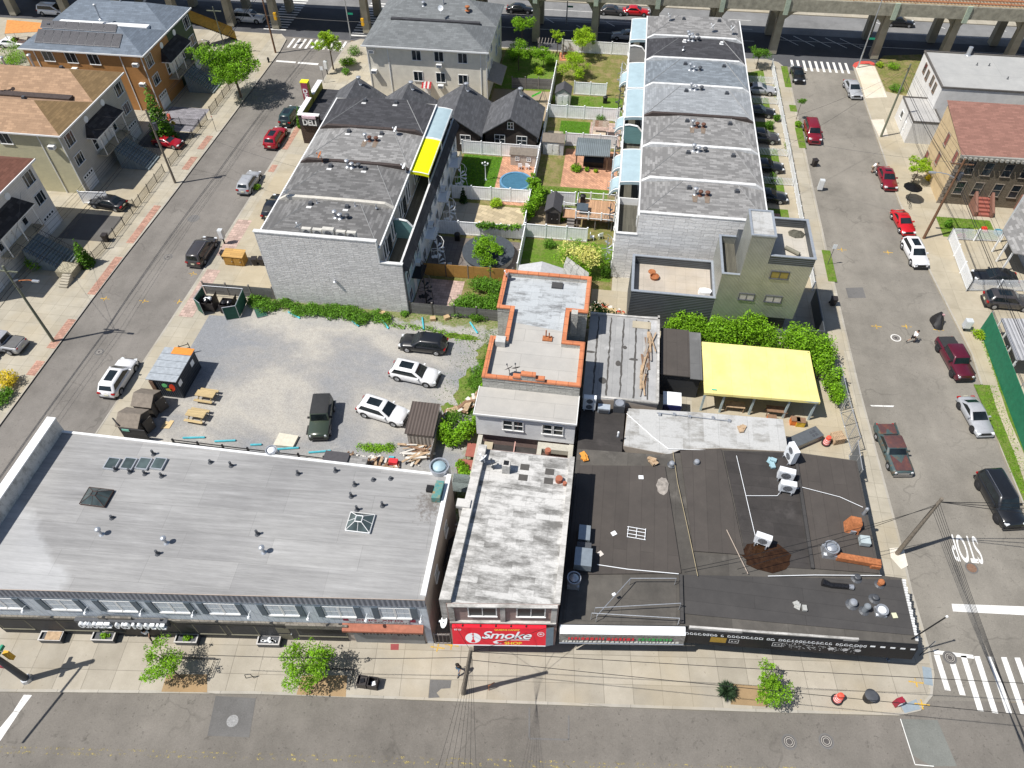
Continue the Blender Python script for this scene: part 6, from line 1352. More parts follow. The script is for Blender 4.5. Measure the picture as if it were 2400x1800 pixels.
 for fb in (.985,.015):MB().obox((X(fb),0,.27),(1,0,0),(0,1,0),(0,0,1),.25,W*.85,.16).build('bumper',CHR if kind=='classic' else (TRIM if sq or kind=='suv' else body),root,local=True)
 if plate:t=MB();t.obox((X(0)-.02,0,.62),(1,0,0),(0,1,0),(0,0,1),.04,.42,.16);t.build('licence_plate',PLATE,root,local=True)
 if kind in ('jeep',):t=MB();t.frus((X(0)-.28,0,.95),(X(0)-.03,0,.95),.38,.38,16);t.build('spare_wheel',TYRE,root,True,local=True)
 if kind=='pickup':t=MB();t.frus((X(.2),-.2,1.1),(X(.2),-.2,1.12),.01,.01,4)
 return root
def pc(c,x,y,z=.75,g=0):p=P(c,x,y,z+g);return (p.x,p.y,g)
PW=paint('white_paint',(.78,.78,.79));PB=paint('black_paint',(.012,.013,.015));PS=paint('silver_paint',(.36,.37,.39));PR=paint('bright_red_paint',(.5,.01,.015));PDR=paint('dark_red_paint',(.19,.008,.018));PM=paint('maroon_paint',(.09,.008,.02));PG=paint('olive_green_paint',(.045,.06,.04));PGR=paint('graphite_paint',(.05,.045,.045));PCH=paint('champagne_paint',(.38,.33,.24));PTL=paint('dark_teal_paint',(.02,.045,.045));PRE=paint('red_paint',(.34,.008,.02));SOFT=plain('soft_top',(.03,.031,.033),.85)
g0=RZ
car('white suv with a black sunroof on the left street beside the container','suv',PW,pc(1,1020,1590,.8,g0),90,'suv',sunroof=True)
car('dark brown minivan with roof bars parked on the left street','van',PGR,pc(1,1740,495,.85,g0),90,'minivan',rails=True)
car('silver crossover parked on the left street beside a small shrub','suv',PS,pc(0,2150,1560,.85,g0),90,'suv',scale=.94)
car('dark green suv parked on the left street behind the deli sign','suv',PTL,pc(10,292,985,.85,g0),90,'suv',sunroof=True)
car('red crossover parked on the left street','suv',PRE,pc(10,165,1175,.85,g0),90,'suv',sunroof=True)
car('black car in the driveway mostly hidden by the dark mottled roof','sedan',PB,pc(11,150,115,.7),90)
car('silver pickup truck with a flat grey bed cover at the left edge','pickup',PS,pc(1,-10,1290,.8),176,'pickup',bed=plain('grey_cover',(.12,.12,.12),.7))
car('white car cut off at the left edge above the yellow bush','sedan',PW,(-62.5,44.6,0),178)
car('black sedan in the fenced driveway of the beige house','sedan',PB,pc(1,930,85,.7),174)
car('red hatchback in the driveway under the utility pole','sedan',PRE,pc(0,1450,1225,.6),-8,scale=.88)
car('gold car half hidden behind the green house','sedan',PCH,pc(0,1715,400,.6),80,scale=.9)
car('white car behind the blue grey roofed house at the far left','sedan',PW,pc(0,110,365,.7),4)
car('white van in the shade under the railway at top left','van',PW,pc(0,450,75,.9),0,'van')
car('white suv on the avenue beside the station stairs','bigsuv',PW,pc(0,2150,140,.9,g0),0,'suv')
car('black suv parked in the gravel lot, nearest the stone wall','suv',PB,pc(11,1445,1300,.8),179,'suv')
car('white suv with a sunroof parked right below the black suv in the lot','suv',PW,pc(11,1370,1560,.8),-8,'suv',sunroof=True)
car('white suv with a black sunroof with its bonnet by the brown metal shed','suv',PW,pc(12,1095,225,.8),-13,'suv',sunroof=True)
car('olive green off road car with a black soft top in the gravel lot','jeep',PG,pc(12,560,285,.9),-80,'off roader',roof=SOFT,scale=1.05)
car('black hatchback parked by the crosswalk at the top of the right street','sedan',PB,pc(30,258,635,.7,g0),-88,scale=.95)
car('silver grey sedan parked by the new concrete corner of the right street','sedan',PS,pc(30,735,760,.7,g0),-84,scale=1.02)
car('dark red long suv parked on the left side of the right street','bigsuv',PDR,pc(30,387,1130,.85,g0),-88,'suv',scale=.95)
car('dark red sedan with a sunroof on the right street, a person leaning in beside it','sedan',PDR,pc(30,1030,1530,.7,g0),-87,sunroof=True)
car('bright red coupe with a black glass roof on the right street','coupe',PR,pc(31,1170,255,.65,g0),-82,sunroof=True,roof=None)
car('white crossover parked bumper to bumper with the red coupe','suv',PW,pc(31,1275,515,.8,g0),-83,'suv',sunroof=True,scale=.96)
car('maroon off road pickup with a black bed cover parked on the right street','pickup',PM,pc(31,1620,1425,.9,g0),-81,'pickup',bed=SOFT,rim=RIMD)
car('silver coupe parked along the grass verge','coupe',PS,pc(32,1795,270,.65,g0),-80,scale=1.03,rim=RIMD)
car('large black suv parked along the verge above the stop lettering','bigsuv',PB,pc(32,2015,985,.9,g0),-79,'suv',rails=True,rim=RIMD,scale=1.05)
car('black sedan inside the white picket fence at the right edge','sedan',PB,pc(31,1965,725,.7),180)
car('graphite suv parked just outside the white picket fence','suv',PGR,pc(31,2080,930,.8),0,'suv',sunroof=True)
def m_patina(nm,c1,c2,c3):
 s=NT(nm);n=s.noise(2.2,6,.75);a=s.ramp(n,[(.36,c1),(.5,c2),(.62,c3)]);return s.out(a,.5,0,.4)
PAT=m_patina('faded_teal_patina',(.045,.08,.09),(.06,.09,.09),(.13,.085,.05));PATR=m_patina('rusted_maroon_roof',(.085,.045,.045),(.105,.05,.048),(.15,.06,.045))
cc=car('rusty teal and maroon classic sedan with chrome bumpers','classic',PAT,pc(32,1085,560,.65,g0),-82,'classic car',roof=PATR)
b=MB();b.obox((1.75,0,.905),(1,0,0),(0,1,0),(0,0,1),1.65,1.5,.025);b.build('bonnet',PATR,cc,local=True);b=MB();b.obox((-2.1,0,.945),(1,0,0),(0,1,0),(0,0,1),1.1,1.5,.03);b.build('boot_lid',PATR,cc,local=True)
b=MB()
for s_ in (-1,1):b.raw([(-2.75,s_*.98,.85),(-1.2,s_*.99,.9),(-2.75,s_*.98,1.06),(-2.75,s_*.86,.85),(-1.2,s_*.9,.9),(-2.75,s_*.9,1.06)],[(0,1,2),(5,4,3),(0,3,4,1),(1,4,5,2),(2,5,3,0)])
b.build('tail_fin',PAT,cc,local=True)
for lab,kind,mt,x,y,hd in (('silver car in the northern driveway behind the picket fence, above the black one','sedan',PS,22.3,110.4,0),
 ('black car in a driveway just below the silver one behind the picket fence','sedan',PB,21.6,103.8,0),('dark grey suv in a driveway of the row houses','suv',PGR,21.4,96.8,0),
 ('black car in the driveway below the dark grey suv','sedan',PB,21.4,89.6,0),('black sedan nearest the camera in the row house driveways','sedan',PB,21.3,75.6,180),
 ('black sedan in the driveway above the round topiary','sedan',PB,21.2,82.8,0)):car(lab,kind,mt,(x,y,.014),hd,'suv' if kind=='suv' else 'car')
for lab,kind,mt,q,hd in (('silver sedan on the avenue behind the pale blue awnings','sedan',PS,(20,985,300),180),('dark car under the arches at the left end','sedan',PB,(20,70,70),0),('red car seen through the second arch','sedan',PR,(20,1070,90),0),
 ('dark car seen through the second arch beside the red one','sedan',PGR,(20,870,85),0),('dark car on the far lane beyond the viaduct on the right','sedan',PB,(30,1140,185),0)):
 car(lab,kind,mt,pc(*q,.7,g0),hd)
p=P(31,1480,1090,.6);root=thing('covered_motorcycle','motorcycle under a wrinkled black cover standing in the right street','motorcycle',(p.x,p.y,g0));b=MB();n=20;vs=[];rr=random.Random(4)
for j in range(7):
 f=j/6
 for i in range(n):
  a=2*math.pi*i/n;w_=(1.0-.75*f**1.5)*(1+.1*math.sin(5*a+j*.8)+.05*rr.random());vs.append((p.x+math.cos(a)*.62*w_+ (.05*f),p.y+math.sin(a)*1.15*(1-.55*f)*w_**.5+.1*f,g0+1.28*f+(.08*math.sin(a)*f)))
b.raw(vs,[(j*n+i,j*n+(i+1)%n,(j+1)*n+(i+1)%n,(j+1)*n+i) for j in range(6) for i in range(n)]+[tuple(range(6*n,7*n))]);b.build('cover',plain('black_nylon',(.02,.019,.02),.45),root,True,25)
MB().box(p.x+.1,p.y-.1,g0+1.1,p.x+.35,p.y+.1,g0+1.3).build('label_patch',plain('pinkish_patch',(.5,.3,.3),.6),root)
# ================================================================== vegetation
def m_leaf(name,c,var=.45):
 s=NT(name);oi=s.n('ShaderNodeNewGeometry');a=s.ramp(s.noise(1.6,3,.7),[(.3,k(c,1-var)),(.7,k(c,1+var))]);rnd=s.ramp(oi.outputs['Random Per Island'],[(0,.45),(1,1.45)])
 a=s.mix(1,a,rnd,'MULTIPLY');s.b.inputs['Subsurface Weight'].default_value=0
 tr=s.n('ShaderNodeBsdfTranslucent');s.link(a,tr.inputs[0]);mx=s.n('ShaderNodeMixShader');mx.inputs[0].default_value=.35
 s.out(a,.6,0,.3);o=[x for x in s.t.nodes if x.type=='OUTPUT_MATERIAL'][0];s.link(s.b.outputs[0],mx.inputs[1]);s.link(tr.outputs[0],mx.inputs[2]);s.link(mx.outputs[0],o.inputs[0]);return s.mt
LF=m_leaf('fresh_green_leaves',(.2,.4,.015));LF2=m_leaf('yellow_green_leaves',(.34,.52,.02));LF3=m_leaf('deep_green_leaves',(.12,.27,.02));LFD=m_leaf('dark_conifer_needles',(.03,.07,.012));LFY=m_leaf('golden_leaves',(.7,.55,.03));LFF=m_leaf('pale_yellow_blossom',(.8,.7,.22));LFU=m_leaf('yucca_blades',(.08,.14,.07),.3);BARK=plain('bark',(.12,.09,.065),.9,var=.3,scale=8)
def leaf_cloud(rr,blobs,n,s_,b=None,shell=.55):
 b=b or MB();tot=sum(q[3]**2 for q in blobs)
 for (x,y,z,r,rz) in blobs:
  for _ in range(max(6,int(n*r*r/tot))):
   while True:
    d=Vector((rr.uniform(-1,1),rr.uniform(-1,1),rr.uniform(-1,1)))
    if .05<d.length<1:break
   d=d.normalized()*(shell+(1-shell)*rr.random()**.6)*(1+.18*math.sin(7*d.x+3*d.y+5*d.z));c=Vector((x+d.x*r,y+d.y*r,z+d.z*rz))
   u=Vector((rr.gauss(0,1),rr.gauss(0,1),rr.gauss(0,.6))).normalized();v=u.cross(Vector((rr.gauss(0,.5),rr.gauss(0,.5),1))).normalized();ss=s_*rr.uniform(.6,1.4)
   q=[c-u*ss,c+v*ss*.55+u*ss*.1,c+u*ss,c-v*ss*.5-u*ss*.05];nn=len(b.v);b.v+=[tuple(t) for t in q];b.f.append((nn,nn+1,nn+2,nn+3));b.m.append(0)
 return b
def tree(name,label,cat,x,y,h,cr,n=1600,leaf=LF,ls=.16,nb=9,seed=1,tr=.12,base=0,flat=.75,group=None,low=.45,lean=(0,0)):
 rr=random.Random(seed);root=thing(name,label,cat,(x,y,base),0,group);zc=base+h-cr*flat;t=MB()
 top=Vector((x+lean[0],y+lean[1],zc));pts=[Vector((x,y,base-.05)),Vector((x+lean[0]*.3+rr.uniform(-.1,.1),y+lean[1]*.3,base+(zc-base)*.5)),top]
 t.tube(pts,[tr,tr*.75,tr*.4],7);blobs=[]
 for i in range(nb):
  a=2*math.pi*i/nb*1.0+rr.random()*.8;d=cr*(.3+.55*rr.random()) if i else 0;zz=zc+rr.uniform(-low,.5)*cr*flat;r=cr*rr.uniform(.24,.46)
  bx,by=top.x+math.cos(a)*d,top.y+math.sin(a)*d;blobs.append((bx,by,zz,r,r*.75));t.tube([pts[1].lerp(top,rr.uniform(.1,.9)),Vector((bx,by,zz)).lerp(top,.45)-Vector((0,0,.1)),Vector((bx,by,zz))],[tr*.4,tr*.28,tr*.1],5)
 t.build('trunk',BARK,root,True)
 tw=[(q[0]+rr.uniform(-1,1)*q[3]*1.15,q[1]+rr.uniform(-1,1)*q[3]*1.15,q[2]+rr.uniform(-.7,.9)*q[4],q[3]*rr.uniform(.25,.45),q[4]*.35) for q in blobs for _ in (0,1,2)]
 leaf_cloud(rr,blobs+tw,int(n*2.3),ls*.56,shell=.25).build('crown',leaf,root);return root
def bush(name,label,cat,x,y,rx,h,n=500,leaf=LF3,ls=.12,seed=1,base=0,nb=5,ry=None,group=None):
 rr=random.Random(seed);root=thing(name,label,cat,(x,y,base),0,group);ry=ry or rx;bl=[(x,y,base+h*.5,min(rx,ry)*.75,h*.5)]
 for i in range(nb):a=2*math.pi*i/nb;r=min(rx,ry)*rr.uniform(.4,.6);bl.append((x+math.cos(a)*rx*.55,y+math.sin(a)*ry*.55,base+h*rr.uniform(.35,.6),r,h*rr.uniform(.3,.45)))
 t=MB();t.cyl(x,y,base-.02,.05,h*.5,6);t.build('stem',BARK,root);leaf_cloud(rr,bl,int(n*1.6),ls*.75,shell=.4).build('foliage',leaf,root);return root
def cone_tree(label,x,y,h,r,n=900,leaf=LF3,seed=1,base=0,ls=.13,name='conical_evergreen'):
 rr=random.Random(seed);root=thing(name,label,'evergreen',(x,y,base));bl=[]
 for i in range(9):f=i/8;bl.append((x,y,base+.25+h*f*.92,r*(1-f)**.8*.95+.06,h*.1))
 MB().cyl(x,y,base-.02,.08,h*.9,6,r2=.02).build('trunk',BARK,root);leaf_cloud(rr,bl,n,ls,shell=.75).build('foliage',leaf,root);return root
p=P(0,2080,830);tree('street_tree','big bright green street tree casting a round shadow on the left street','tree',p.x+.2,p.y-.3,8.3,3.9,9000,LF,.22,22,3,.2)
p=P(10,670,600);tree('street_tree','vivid yellow green young tree on the pavement left of the grey double house','tree',p.x,p.y,6.6,2.0,3200,LF2,.17,12,5,.13,flat=1.0)
p=P(3,1610,915);tree('street_tree','thin tree in the railed pit in front of the bar, leftmost on the front pavement','tree',p.x-.4,p.y+.2,3.8,1.75,1300,LF,.12,11,7,.06,flat=.8,low=.9,lean=(-.9,.3))
p=P(13,580,940);tree('street_tree','leafy tree in the mulch pit before the roll gate','tree',p.x-.3,p.y+.2,4.6,1.95,1900,LF,.13,13,9,.07,flat=.8,low=.8,lean=(-.5,.2))
p=P(33,10,1060);tree('street_tree','small tree behind the spiky yucca on the front pavement','tree',p.x-.2,p.y,3.6,1.4,1300,LF,.12,10,11,.06,flat=.9,low=.8,lean=(-.2,.1))
p=P(30,245,1030);tree('street_tree','thin sapling in a grass square on the right street','tree',p.x,p.y,3.4,.85,500,LF3,.12,6,13,.05)
p=P(30,1240,1580);tree('street_tree','bushy bright green tree on the pavement by the brick house','tree',p.x+.1,p.y,3.6,1.5,1700,LF2,.13,9,15,.07)
cone_tree('tall dark conical evergreen in front of the beige house',-61.2,86.2,8.2,1.7,3600,LF3,2,0,.17)
p=P(1,740,650);cone_tree('small pointed thuja behind the fence on the left pavement',p.x,p.y+.4,3.6,.95,1500,LF3,3)
p=P(10,410,930);cone_tree('narrow thuja leaning on the deli wall',-43.3,92.0,3.0,.6,900,LF3,4,0)
p=P(11,1790,110);cone_tree('slim dark cypress against the white vinyl fence',p.x,p.y+.4,2.0,.45,500,LFD,5)
for lab,q,r,h,n,lf,sd_ in (('yellow bush at the kerb on the left edge',(2,95,-60+1659-1600),1.1,1.6,900,LFY,1),('mixed shrubs along the kerb below the yellow bush',(2,60,100),.9,.9,500,LF3,2),('mottled flowering shrub at the left edge',(2,10,160),1.0,1.0,500,LF3,3),
 ('shrub in the shade beside the grey house steps',(1,340,650),1.3,1.8,900,LF,4),('small shrub on the pavement right of the silver crossover',(10,10,1630),.55,.7,260,LF,6),
 ('golden bush on the flagstones by the vinyl fence',(11,2075,120),.85,1.1,800,LF2,7),('green bush by the board fence',(11,1900,1100),.75,1.1,420,LF3,8),('low bush at the foot of the grey stone wall corner',(11,1285,1060),.5,.6,220,LF3,9),
 ('rounded bush beside the gazebo patio',(20,550,1470),.75,.9,700,LF,10),('shrub next to the pale shed with the dark roof',(20,580,800),.6,.9,400,LF,11),('white flowered shrub by the white vinyl fence',(20,700,810),.6,.9,350,LF,12),
 ('round clipped shrub behind the right picket fence',(30,70,1045),.55,1.1,500,LF3,13),('clipped shrub left of the picket fence, lower one',(30,5,1110),.7,1.3,500,LF3,14),('spiral topiary at the lower picket fence',(30,30,1580),.6,1.5,500,LF3,15),
 ('dark bush on the verge left of the dark red suv',(30,255,1090),.55,.8,420,LF,16),('yellow flowering bush by the brick house wall',(30,1380,1560),.5,.9,350,LFY,17),('shrub by the tan stucco wall',(30,1345,1440),.7,1.4,450,LF3,18),
 ('small bush at the corner of the green lawn',(31,1545,300),.5,1.2,350,LF3,19),('weeds against the green fence',(31,1820,1250),.8,.7,350,LF2,20),('reddish shrub in the front garden beside the grey house',(10,780,640),.7,1.0,350,plain('reddish_foliage',(.2,.1,.06),.8) and LF3,21),('leafy shrub beside the grey double house garden',(10,810,560),1.1,1.3,700,LF,22),
 ('bush on the rubble by the orange coped building',(12,1700,330),.9,1.6,500,LF3,23)):
 c,x,y=q;pp=P(c,x,y) if y>0 else P(c,x,y);bush('shrub',lab,'shrub',pp.x,pp.y,r,h,n,lf,.11,sd_)
for lab,q,r,h,n,lf,sd_ in (('leafy bush against the avenue side of the far garden, below the pergola',(20,180,480),1.1,1.5,700,LF,61),('bush in the shade beside the tall grey house side canopy',(20,20,520),1.2,1.8,800,LF3,62),('bush left of the terracotta patch in the gardens',(20,330,560),.9,1.3,500,LF,63),
 ('low plants along the foot of the pale gabled shed',(20,380,880),.6,.9,300,LF,64),('plants beside the swing canopy',(20,760,1040),.8,1.0,420,LF3,65),('round topiary left of the gazebo',(20,540,1240),.6,1.5,500,LF3,66),('potted plant on the gazebo patio edge, left',(20,645,1480),.3,.6,140,LF,67),('potted plant on the gazebo patio edge, right',(20,720,1490),.3,.5,140,LF2,68),
 ('green plants in the gap beside the timber deck steps',(21,420,240),.8,.9,420,LF,69),('bush between the blossom tree and the long vinyl fence',(21,320,470),.8,1.0,420,LF3,70),('ivy patch on the back wall near the terracotta pots',(21,800,730),.6,1.5,350,LF3,71),('weedy plants in the garden of the white stucco building, upper',(30,1080,590),1.1,.8,450,LF,72),('weedy plants in the garden of the white stucco building, lower',(30,1100,780),1.2,.8,500,LF3,73),
 ('weedy plants by the fence of the white stucco building',(30,960,580),.6,.9,260,LF2,74),('shrub row in the garden behind the relay box, upper',(10,850,470),1.1,1.4,600,LF3,75),('shrub in the garden behind the relay box, lower',(10,760,560),.8,1.0,400,LF,76),('vegetable plants behind the board fence of the gardens',(20,230,640),.8,1.2,450,LF2,77)):
 pp=P(*q);bush('shrub',lab,'shrub',pp.x,pp.y,r,h,n,lf,.11,sd_)
def hedge(name,label,pts,r,h,n,leaf,seed,base=0,cat='hedge',ls=.15):
 rr=random.Random(seed);root=thing(name,label,cat,(pts[0][0],pts[0][1],base));bl=[]
 for i in range(len(pts)-1):
  a,c_=Vector(pts[i]),Vector(pts[i+1]);m_=max(1,int((c_-a).length/(r*.42)))
  for j in range(m_):q=a.lerp(c_,j/m_);rad=r*rr.uniform(.45,1.25);bl.append((q.x+rr.uniform(-.5,.5)*r,q.y+rr.uniform(-.55,.55)*r,base+h*rr.uniform(.3,.75),rad,h*rr.uniform(.25,.5)))
 t=MB()
 for x,y,z,rad,rz in bl[::3]:t.cyl(x,y,base-.02,.06,max(.2,z-base),5)
 t.build('stems',BARK,root)['kind']='stuff';leaf_cloud(rr,bl,int(n*1.7),ls*.72,shell=.35).build('foliage',leaf,root);return root
hedge('hedge','big bright green hedge behind the yellow canopy',[(8.9,56.0),(11,55.6),(13.5,56.0),(16,56),(19,55.6),(22,55.2),(24.5,54)],1.5,3.8,15000,LF,3)
hedge('hedge','leafy climber covering the corner east of the yellow canopy',[(22.8,55),(23.6,53),(24.4,51),(25.0,49)],1.1,2.6,3000,LF,4)
hedge('hedge','green bush between the orange coped building and the ribbed roof',[(.9,56.4),(2.2,56.8),(3.4,56.6)],.9,3.4,1600,LF3,5)
hedge('hedge','ground cover mass beside the pink patio',[(-14.2,57.4),(-12.6,58.4),(-12.0,57.2),(-10.6,57.9),(-9.6,58.8),(-9.8,60.6),(-11.6,61.4),(-12.6,61.2)],1.15,1.3,7500,LF3,6)
hedge('climber','ivy mound around the dark gap beside the brown shed',[(-12.1,41.0),(-11.6,39.4),(-10.2,39.8),(-9.2,41.6)],.7,2.4,2200,LF,7)
hedge('climber','ivy strip beside the rusty table in the alley',[(-12.4,34.6),(-12.2,33.0),(-12.6,31.9)],.45,2.4,900,LF,8);hedge('climber','ivy over the red table in the alley',[(-9.9,36.9),(-9.3,35.6),(-8.4,35.2)],.5,1.8,900,LF,9)
hedge('climber','ivy creeping up the corner of the orange coped building',[(-8.9,42.4),(-8.9,44),(-8.8,46)],.35,4.6,700,LF,17)
hedge('climber','vine hanging over the white vinyl fence of the covered pool',[(-14.0,70.5),(-11.5,70.5),(-8.9,70.4)],.4,.9,900,LF3,10,1.4)
hedge('climber','vine covered archway in the garden beside the wooden shed',[(-8.3,74.0),(-7.9,76),(-7.6,78.2),(-8.8,79)],.9,2.8,2600,LF,11)
hedge('weeds','overgrown weeds along the foot of the grey stone wall',[(-37,55.8),(-35,55.4),(-33,55.7),(-31,55.0),(-29.6,55.6),(-28,55.0),(-26,55.5),(-24.6,54.6),(-22.4,55.4),(-21,55.5)],.95,.7,9000,LF3,12,cat='weeds',ls=.12)
hedge('weeds','thin weeds north of the black suv in the lot',[(-21.5,54.3),(-19,54.2),(-16.5,54.3),(-14,53.6),(-11.5,53.2)],.45,.3,700,LF,13,cat='weeds',ls=.1)
hedge('weeds','grass tufts along the black rail behind the silver roof',[(-34.4,33.4),(-30,33.0),(-26,32.6),(-23,32.4)],.4,.35,1100,LF,14,cat='weeds',ls=.1)
p=P(20,0,0)
for lab,q,h,cr,n,lf,sd_ in (('tree in the back garden nearest the taupe canopy, top left of the cluster',(20,90,400),4.5,1.6,1500,LF,31),('tree in front of the dark board fence, left of the white sided gardens',(20,60,610),4.6,1.9,2000,LF,32),('small tree by the garden pergola',(20,270,600),3.2,1.4,1200,LF,33),('thin pale tree beside the pergola',(20,390,480),3.6,1.0,500,LF2,34),
 ('bright yellow green tree by the white fence near the avenue',(20,600,500),4.4,1.9,2200,LF2,35),('broad yellow green tree above the pale shed',(20,550,670),3.6,2.1,2300,LF2,36),('small tree in the gap below the large yellow green one',(20,660,450),2.6,1.0,500,LF2,37),
 ('young tree in front of the covered pool',(11,1980,640),3.6,1.7,2000,LF,38),('leafy tree overhanging the round blue pool',(20,190,1700),2.8,.8,900,LF,39),('green tree behind the picket fence at the north end of the right street',(20,2110,590),3.2,1.3,900,LF3,40),('tree among the cars behind the left street blue grey house',(0,120,560),3.5,2.6,1500,LF,41)):
 pp=P(*q);tree('garden_tree',lab,'tree',pp.x,pp.y,h*1.15,cr*1.22,int(n*1.3),lf,.15,12,sd_,.07)
pp=P(21,590,680);root=tree('garden_tree','shrubby tree covered in pale yellow blossom in the garden behind the grey roof','tree',pp.x,pp.y,3.4,2.5,2600,LF,.14,12,51,.08,flat=.55)
rr=random.Random(77);bl=[(pp.x+rr.uniform(-1.7,1.7),pp.y+rr.uniform(-1,1),2.5+rr.uniform(-.3,.3),1.1,.7) for _ in range(9)];leaf_cloud(rr,bl,2600,.10,shell=.9).build('blossom',LFF,root)
p=P(23,1845,1010);root=thing('yucca','round spiky yucca clump on the front pavement','plant',(p.x,p.y,0));rr=random.Random(5);b=MB()
for i in range(420):
 a=rr.random()*6.28;e=rr.uniform(.0,1.45);d=Vector((math.cos(a)*math.cos(e),math.sin(a)*math.cos(e),math.sin(e)));s_=Vector((-math.sin(a),math.cos(a),0))*.035;o_=Vector((p.x,p.y,.35));l=rr.uniform(.65,.95)
 b.poly([o_+d*.15-s_,o_+d*.15+s_,o_+d*l*.7+s_*.8,o_+d*l-Vector((0,0,.08)),o_+d*l*.7-s_*.8])
b.build('blades',LFU,root);MB().cyl(p.x,p.y,-.02,.15,.4,8).build('trunk',BARK,root)
def tufts(name,polys,n,seed,leaf=LF,s_=.12,base=.01):
 rr=random.Random(seed);b=MB()
 for (x0,y0,x1,y1,nn) in polys:
  for _ in range(nn):
   x,y=rr.uniform(x0,x1),rr.uniform(y0,y1);a=rr.random()*6.28;h=s_*rr.uniform(.5,1.4);dx,dy=math.cos(a)*.04,math.sin(a)*.04;lx,ly=rr.uniform(-.08,.08),rr.uniform(-.08,.08)
   b.poly([(x-dx,y-dy,base),(x+dx,y+dy,base),(x+lx,y+ly,base+h)])
 o=b.build(name,leaf);return tag(o,None,None,kind='stuff')
o=tufts('grass_tufts',[(39.6,31.5,42.4,43,1500),(39.4,43,41.0,54,900),(41.2,53,41.5,61,200),(-18.8,79.4,-13.8,88,2600),(-6.4,93.2,-2.6,98.4,900),(-8,78,0,82,1300),(-8,99.8,-2,105.6,1100),(41.8,78.2,47.8,82,700),(24.4,108.5,25.6,113,300),(24.6,94,25.5,97,200)],0,3)
o['label']='blades of grass on the verges and lawns'
WEEDM=m_grass('weedy_ground',(.13,.21,.03),.5);rr=random.Random(8);b=MB()
for _ in range(2600):
 t_=rr.random()**.6;x=-9.0-rr.random()*(1-t_)*6-rr.random()*1.2;y=rr.uniform(42,55);
 if x<-15:continue
 a=rr.random()*6.28;b.poly([(x-.04*math.cos(a),y-.04*math.sin(a),.012),(x+.04*math.cos(a),y+.04*math.sin(a),.012),(x+rr.uniform(-.08,.08),y+rr.uniform(-.08,.08),.14*rr.uniform(.4,1.3))])
for i,(wx,wy,ra,rb) in enumerate(((-10.7,46.3,1.5,2.9),(-10.1,51.2,1.1,1.7),(-12.6,43.9,.8,.6),(-13,53.6,2.2,.5))):
 rr=random.Random(i);sheet('weed_patch',[(wx+ra*math.cos(2*math.pi*j/26)*rr.uniform(.6,1.2),wy+rb*math.sin(2*math.pi*j/26)*rr.uniform(.6,1.2)) for j in range(26)],.02+.002*i,WEEDM)
o=b.build('weed_blades',LF3);tag(o,'thin weeds scattered over the east edge of the gravel lot',None,kind='stuff')
# ================================================================== fences
VIN=m_boards('white_vinyl_panels',(.88,.88,.89),.3);IRONF=plain('black_iron',(.02,.02,.022),.5,.3)
def panel_fence(name,label,pts,h,mat,postm,post=.13,step=2.4,th=.05,cap=True,base=0,group=None):
 root=thing(name,label,'fence',(pts[0][0],pts[0][1],base),0,group)
 for a,c_ in zip(pts,pts[1:]):
  a=Vector((a[0],a[1],0));c_=Vector((c_[0],c_[1],0));L=(c_-a).length;n=max(1,round(L/step));d=(c_-a)/n
  for i in range(n):
   p,q=a+d*i,a+d*(i+1);W=Wall(p,q);b=MB();W.slab(b,.0,W.L,base+.05,base+h-.1,-th/2,th/2)
   if cap:W.slab(b,0,W.L,base+h-.1,base+h,-th,th);W.slab(b,0,W.L,base+.05,base+.2,-th,th)
   b.build('panel',mat,root)
  for i in range(n+1):p=a+d*i;b=MB();b.box(p.x-post/2,p.y-post/2,base,p.x+post/2,p.y+post/2,base+h+.1);b.box(p.x-post*.7,p.y-post*.7,base+h+.1,p.x+post*.7,p.y+post*.7,base+h+.15);b.build('post',postm,root)
 return root
def bar_fence(name,label,pts,h,mat,gap=.14,r=.018,step=2.4,base=0,postr=.05,flat=False,group=None):
 root=thing(name,label,'fence',(pts[0][0],pts[0][1],base),0,group)
 for a,c_ in zip(pts,pts[1:]):
  a=Vector((a[0],a[1],base));c_=Vector((c_[0],c_[1],base));L=(c_-a).length;n=max(1,round(L/step));d=(c_-a)/n;Z=Vector((0,0,1))
  for i in range(n):
   b=MB();p=a+d*i;m_=max(2,int(d.length/gap))
   for zz in (.18,h-.12):b.tube([p+Z*zz,p+d+Z*zz],r*1.4,4)
   for j in range(1,m_):
    q=p+d*(j/m_)
    if flat:u=d.normalized();b.obox(q+Z*.1,u,(-u.y,u.x,0),(0,0,1),.09,.02,h-.05)
    else:b.tube([q+Z*.08,q+Z*h],r,3)
   b.build('panel',mat,root)
  for i in range(n+1):p=a+d*i;MB().tube([p,p+Z*(h+.12)],postr,6).build('post',mat,root)
 return root
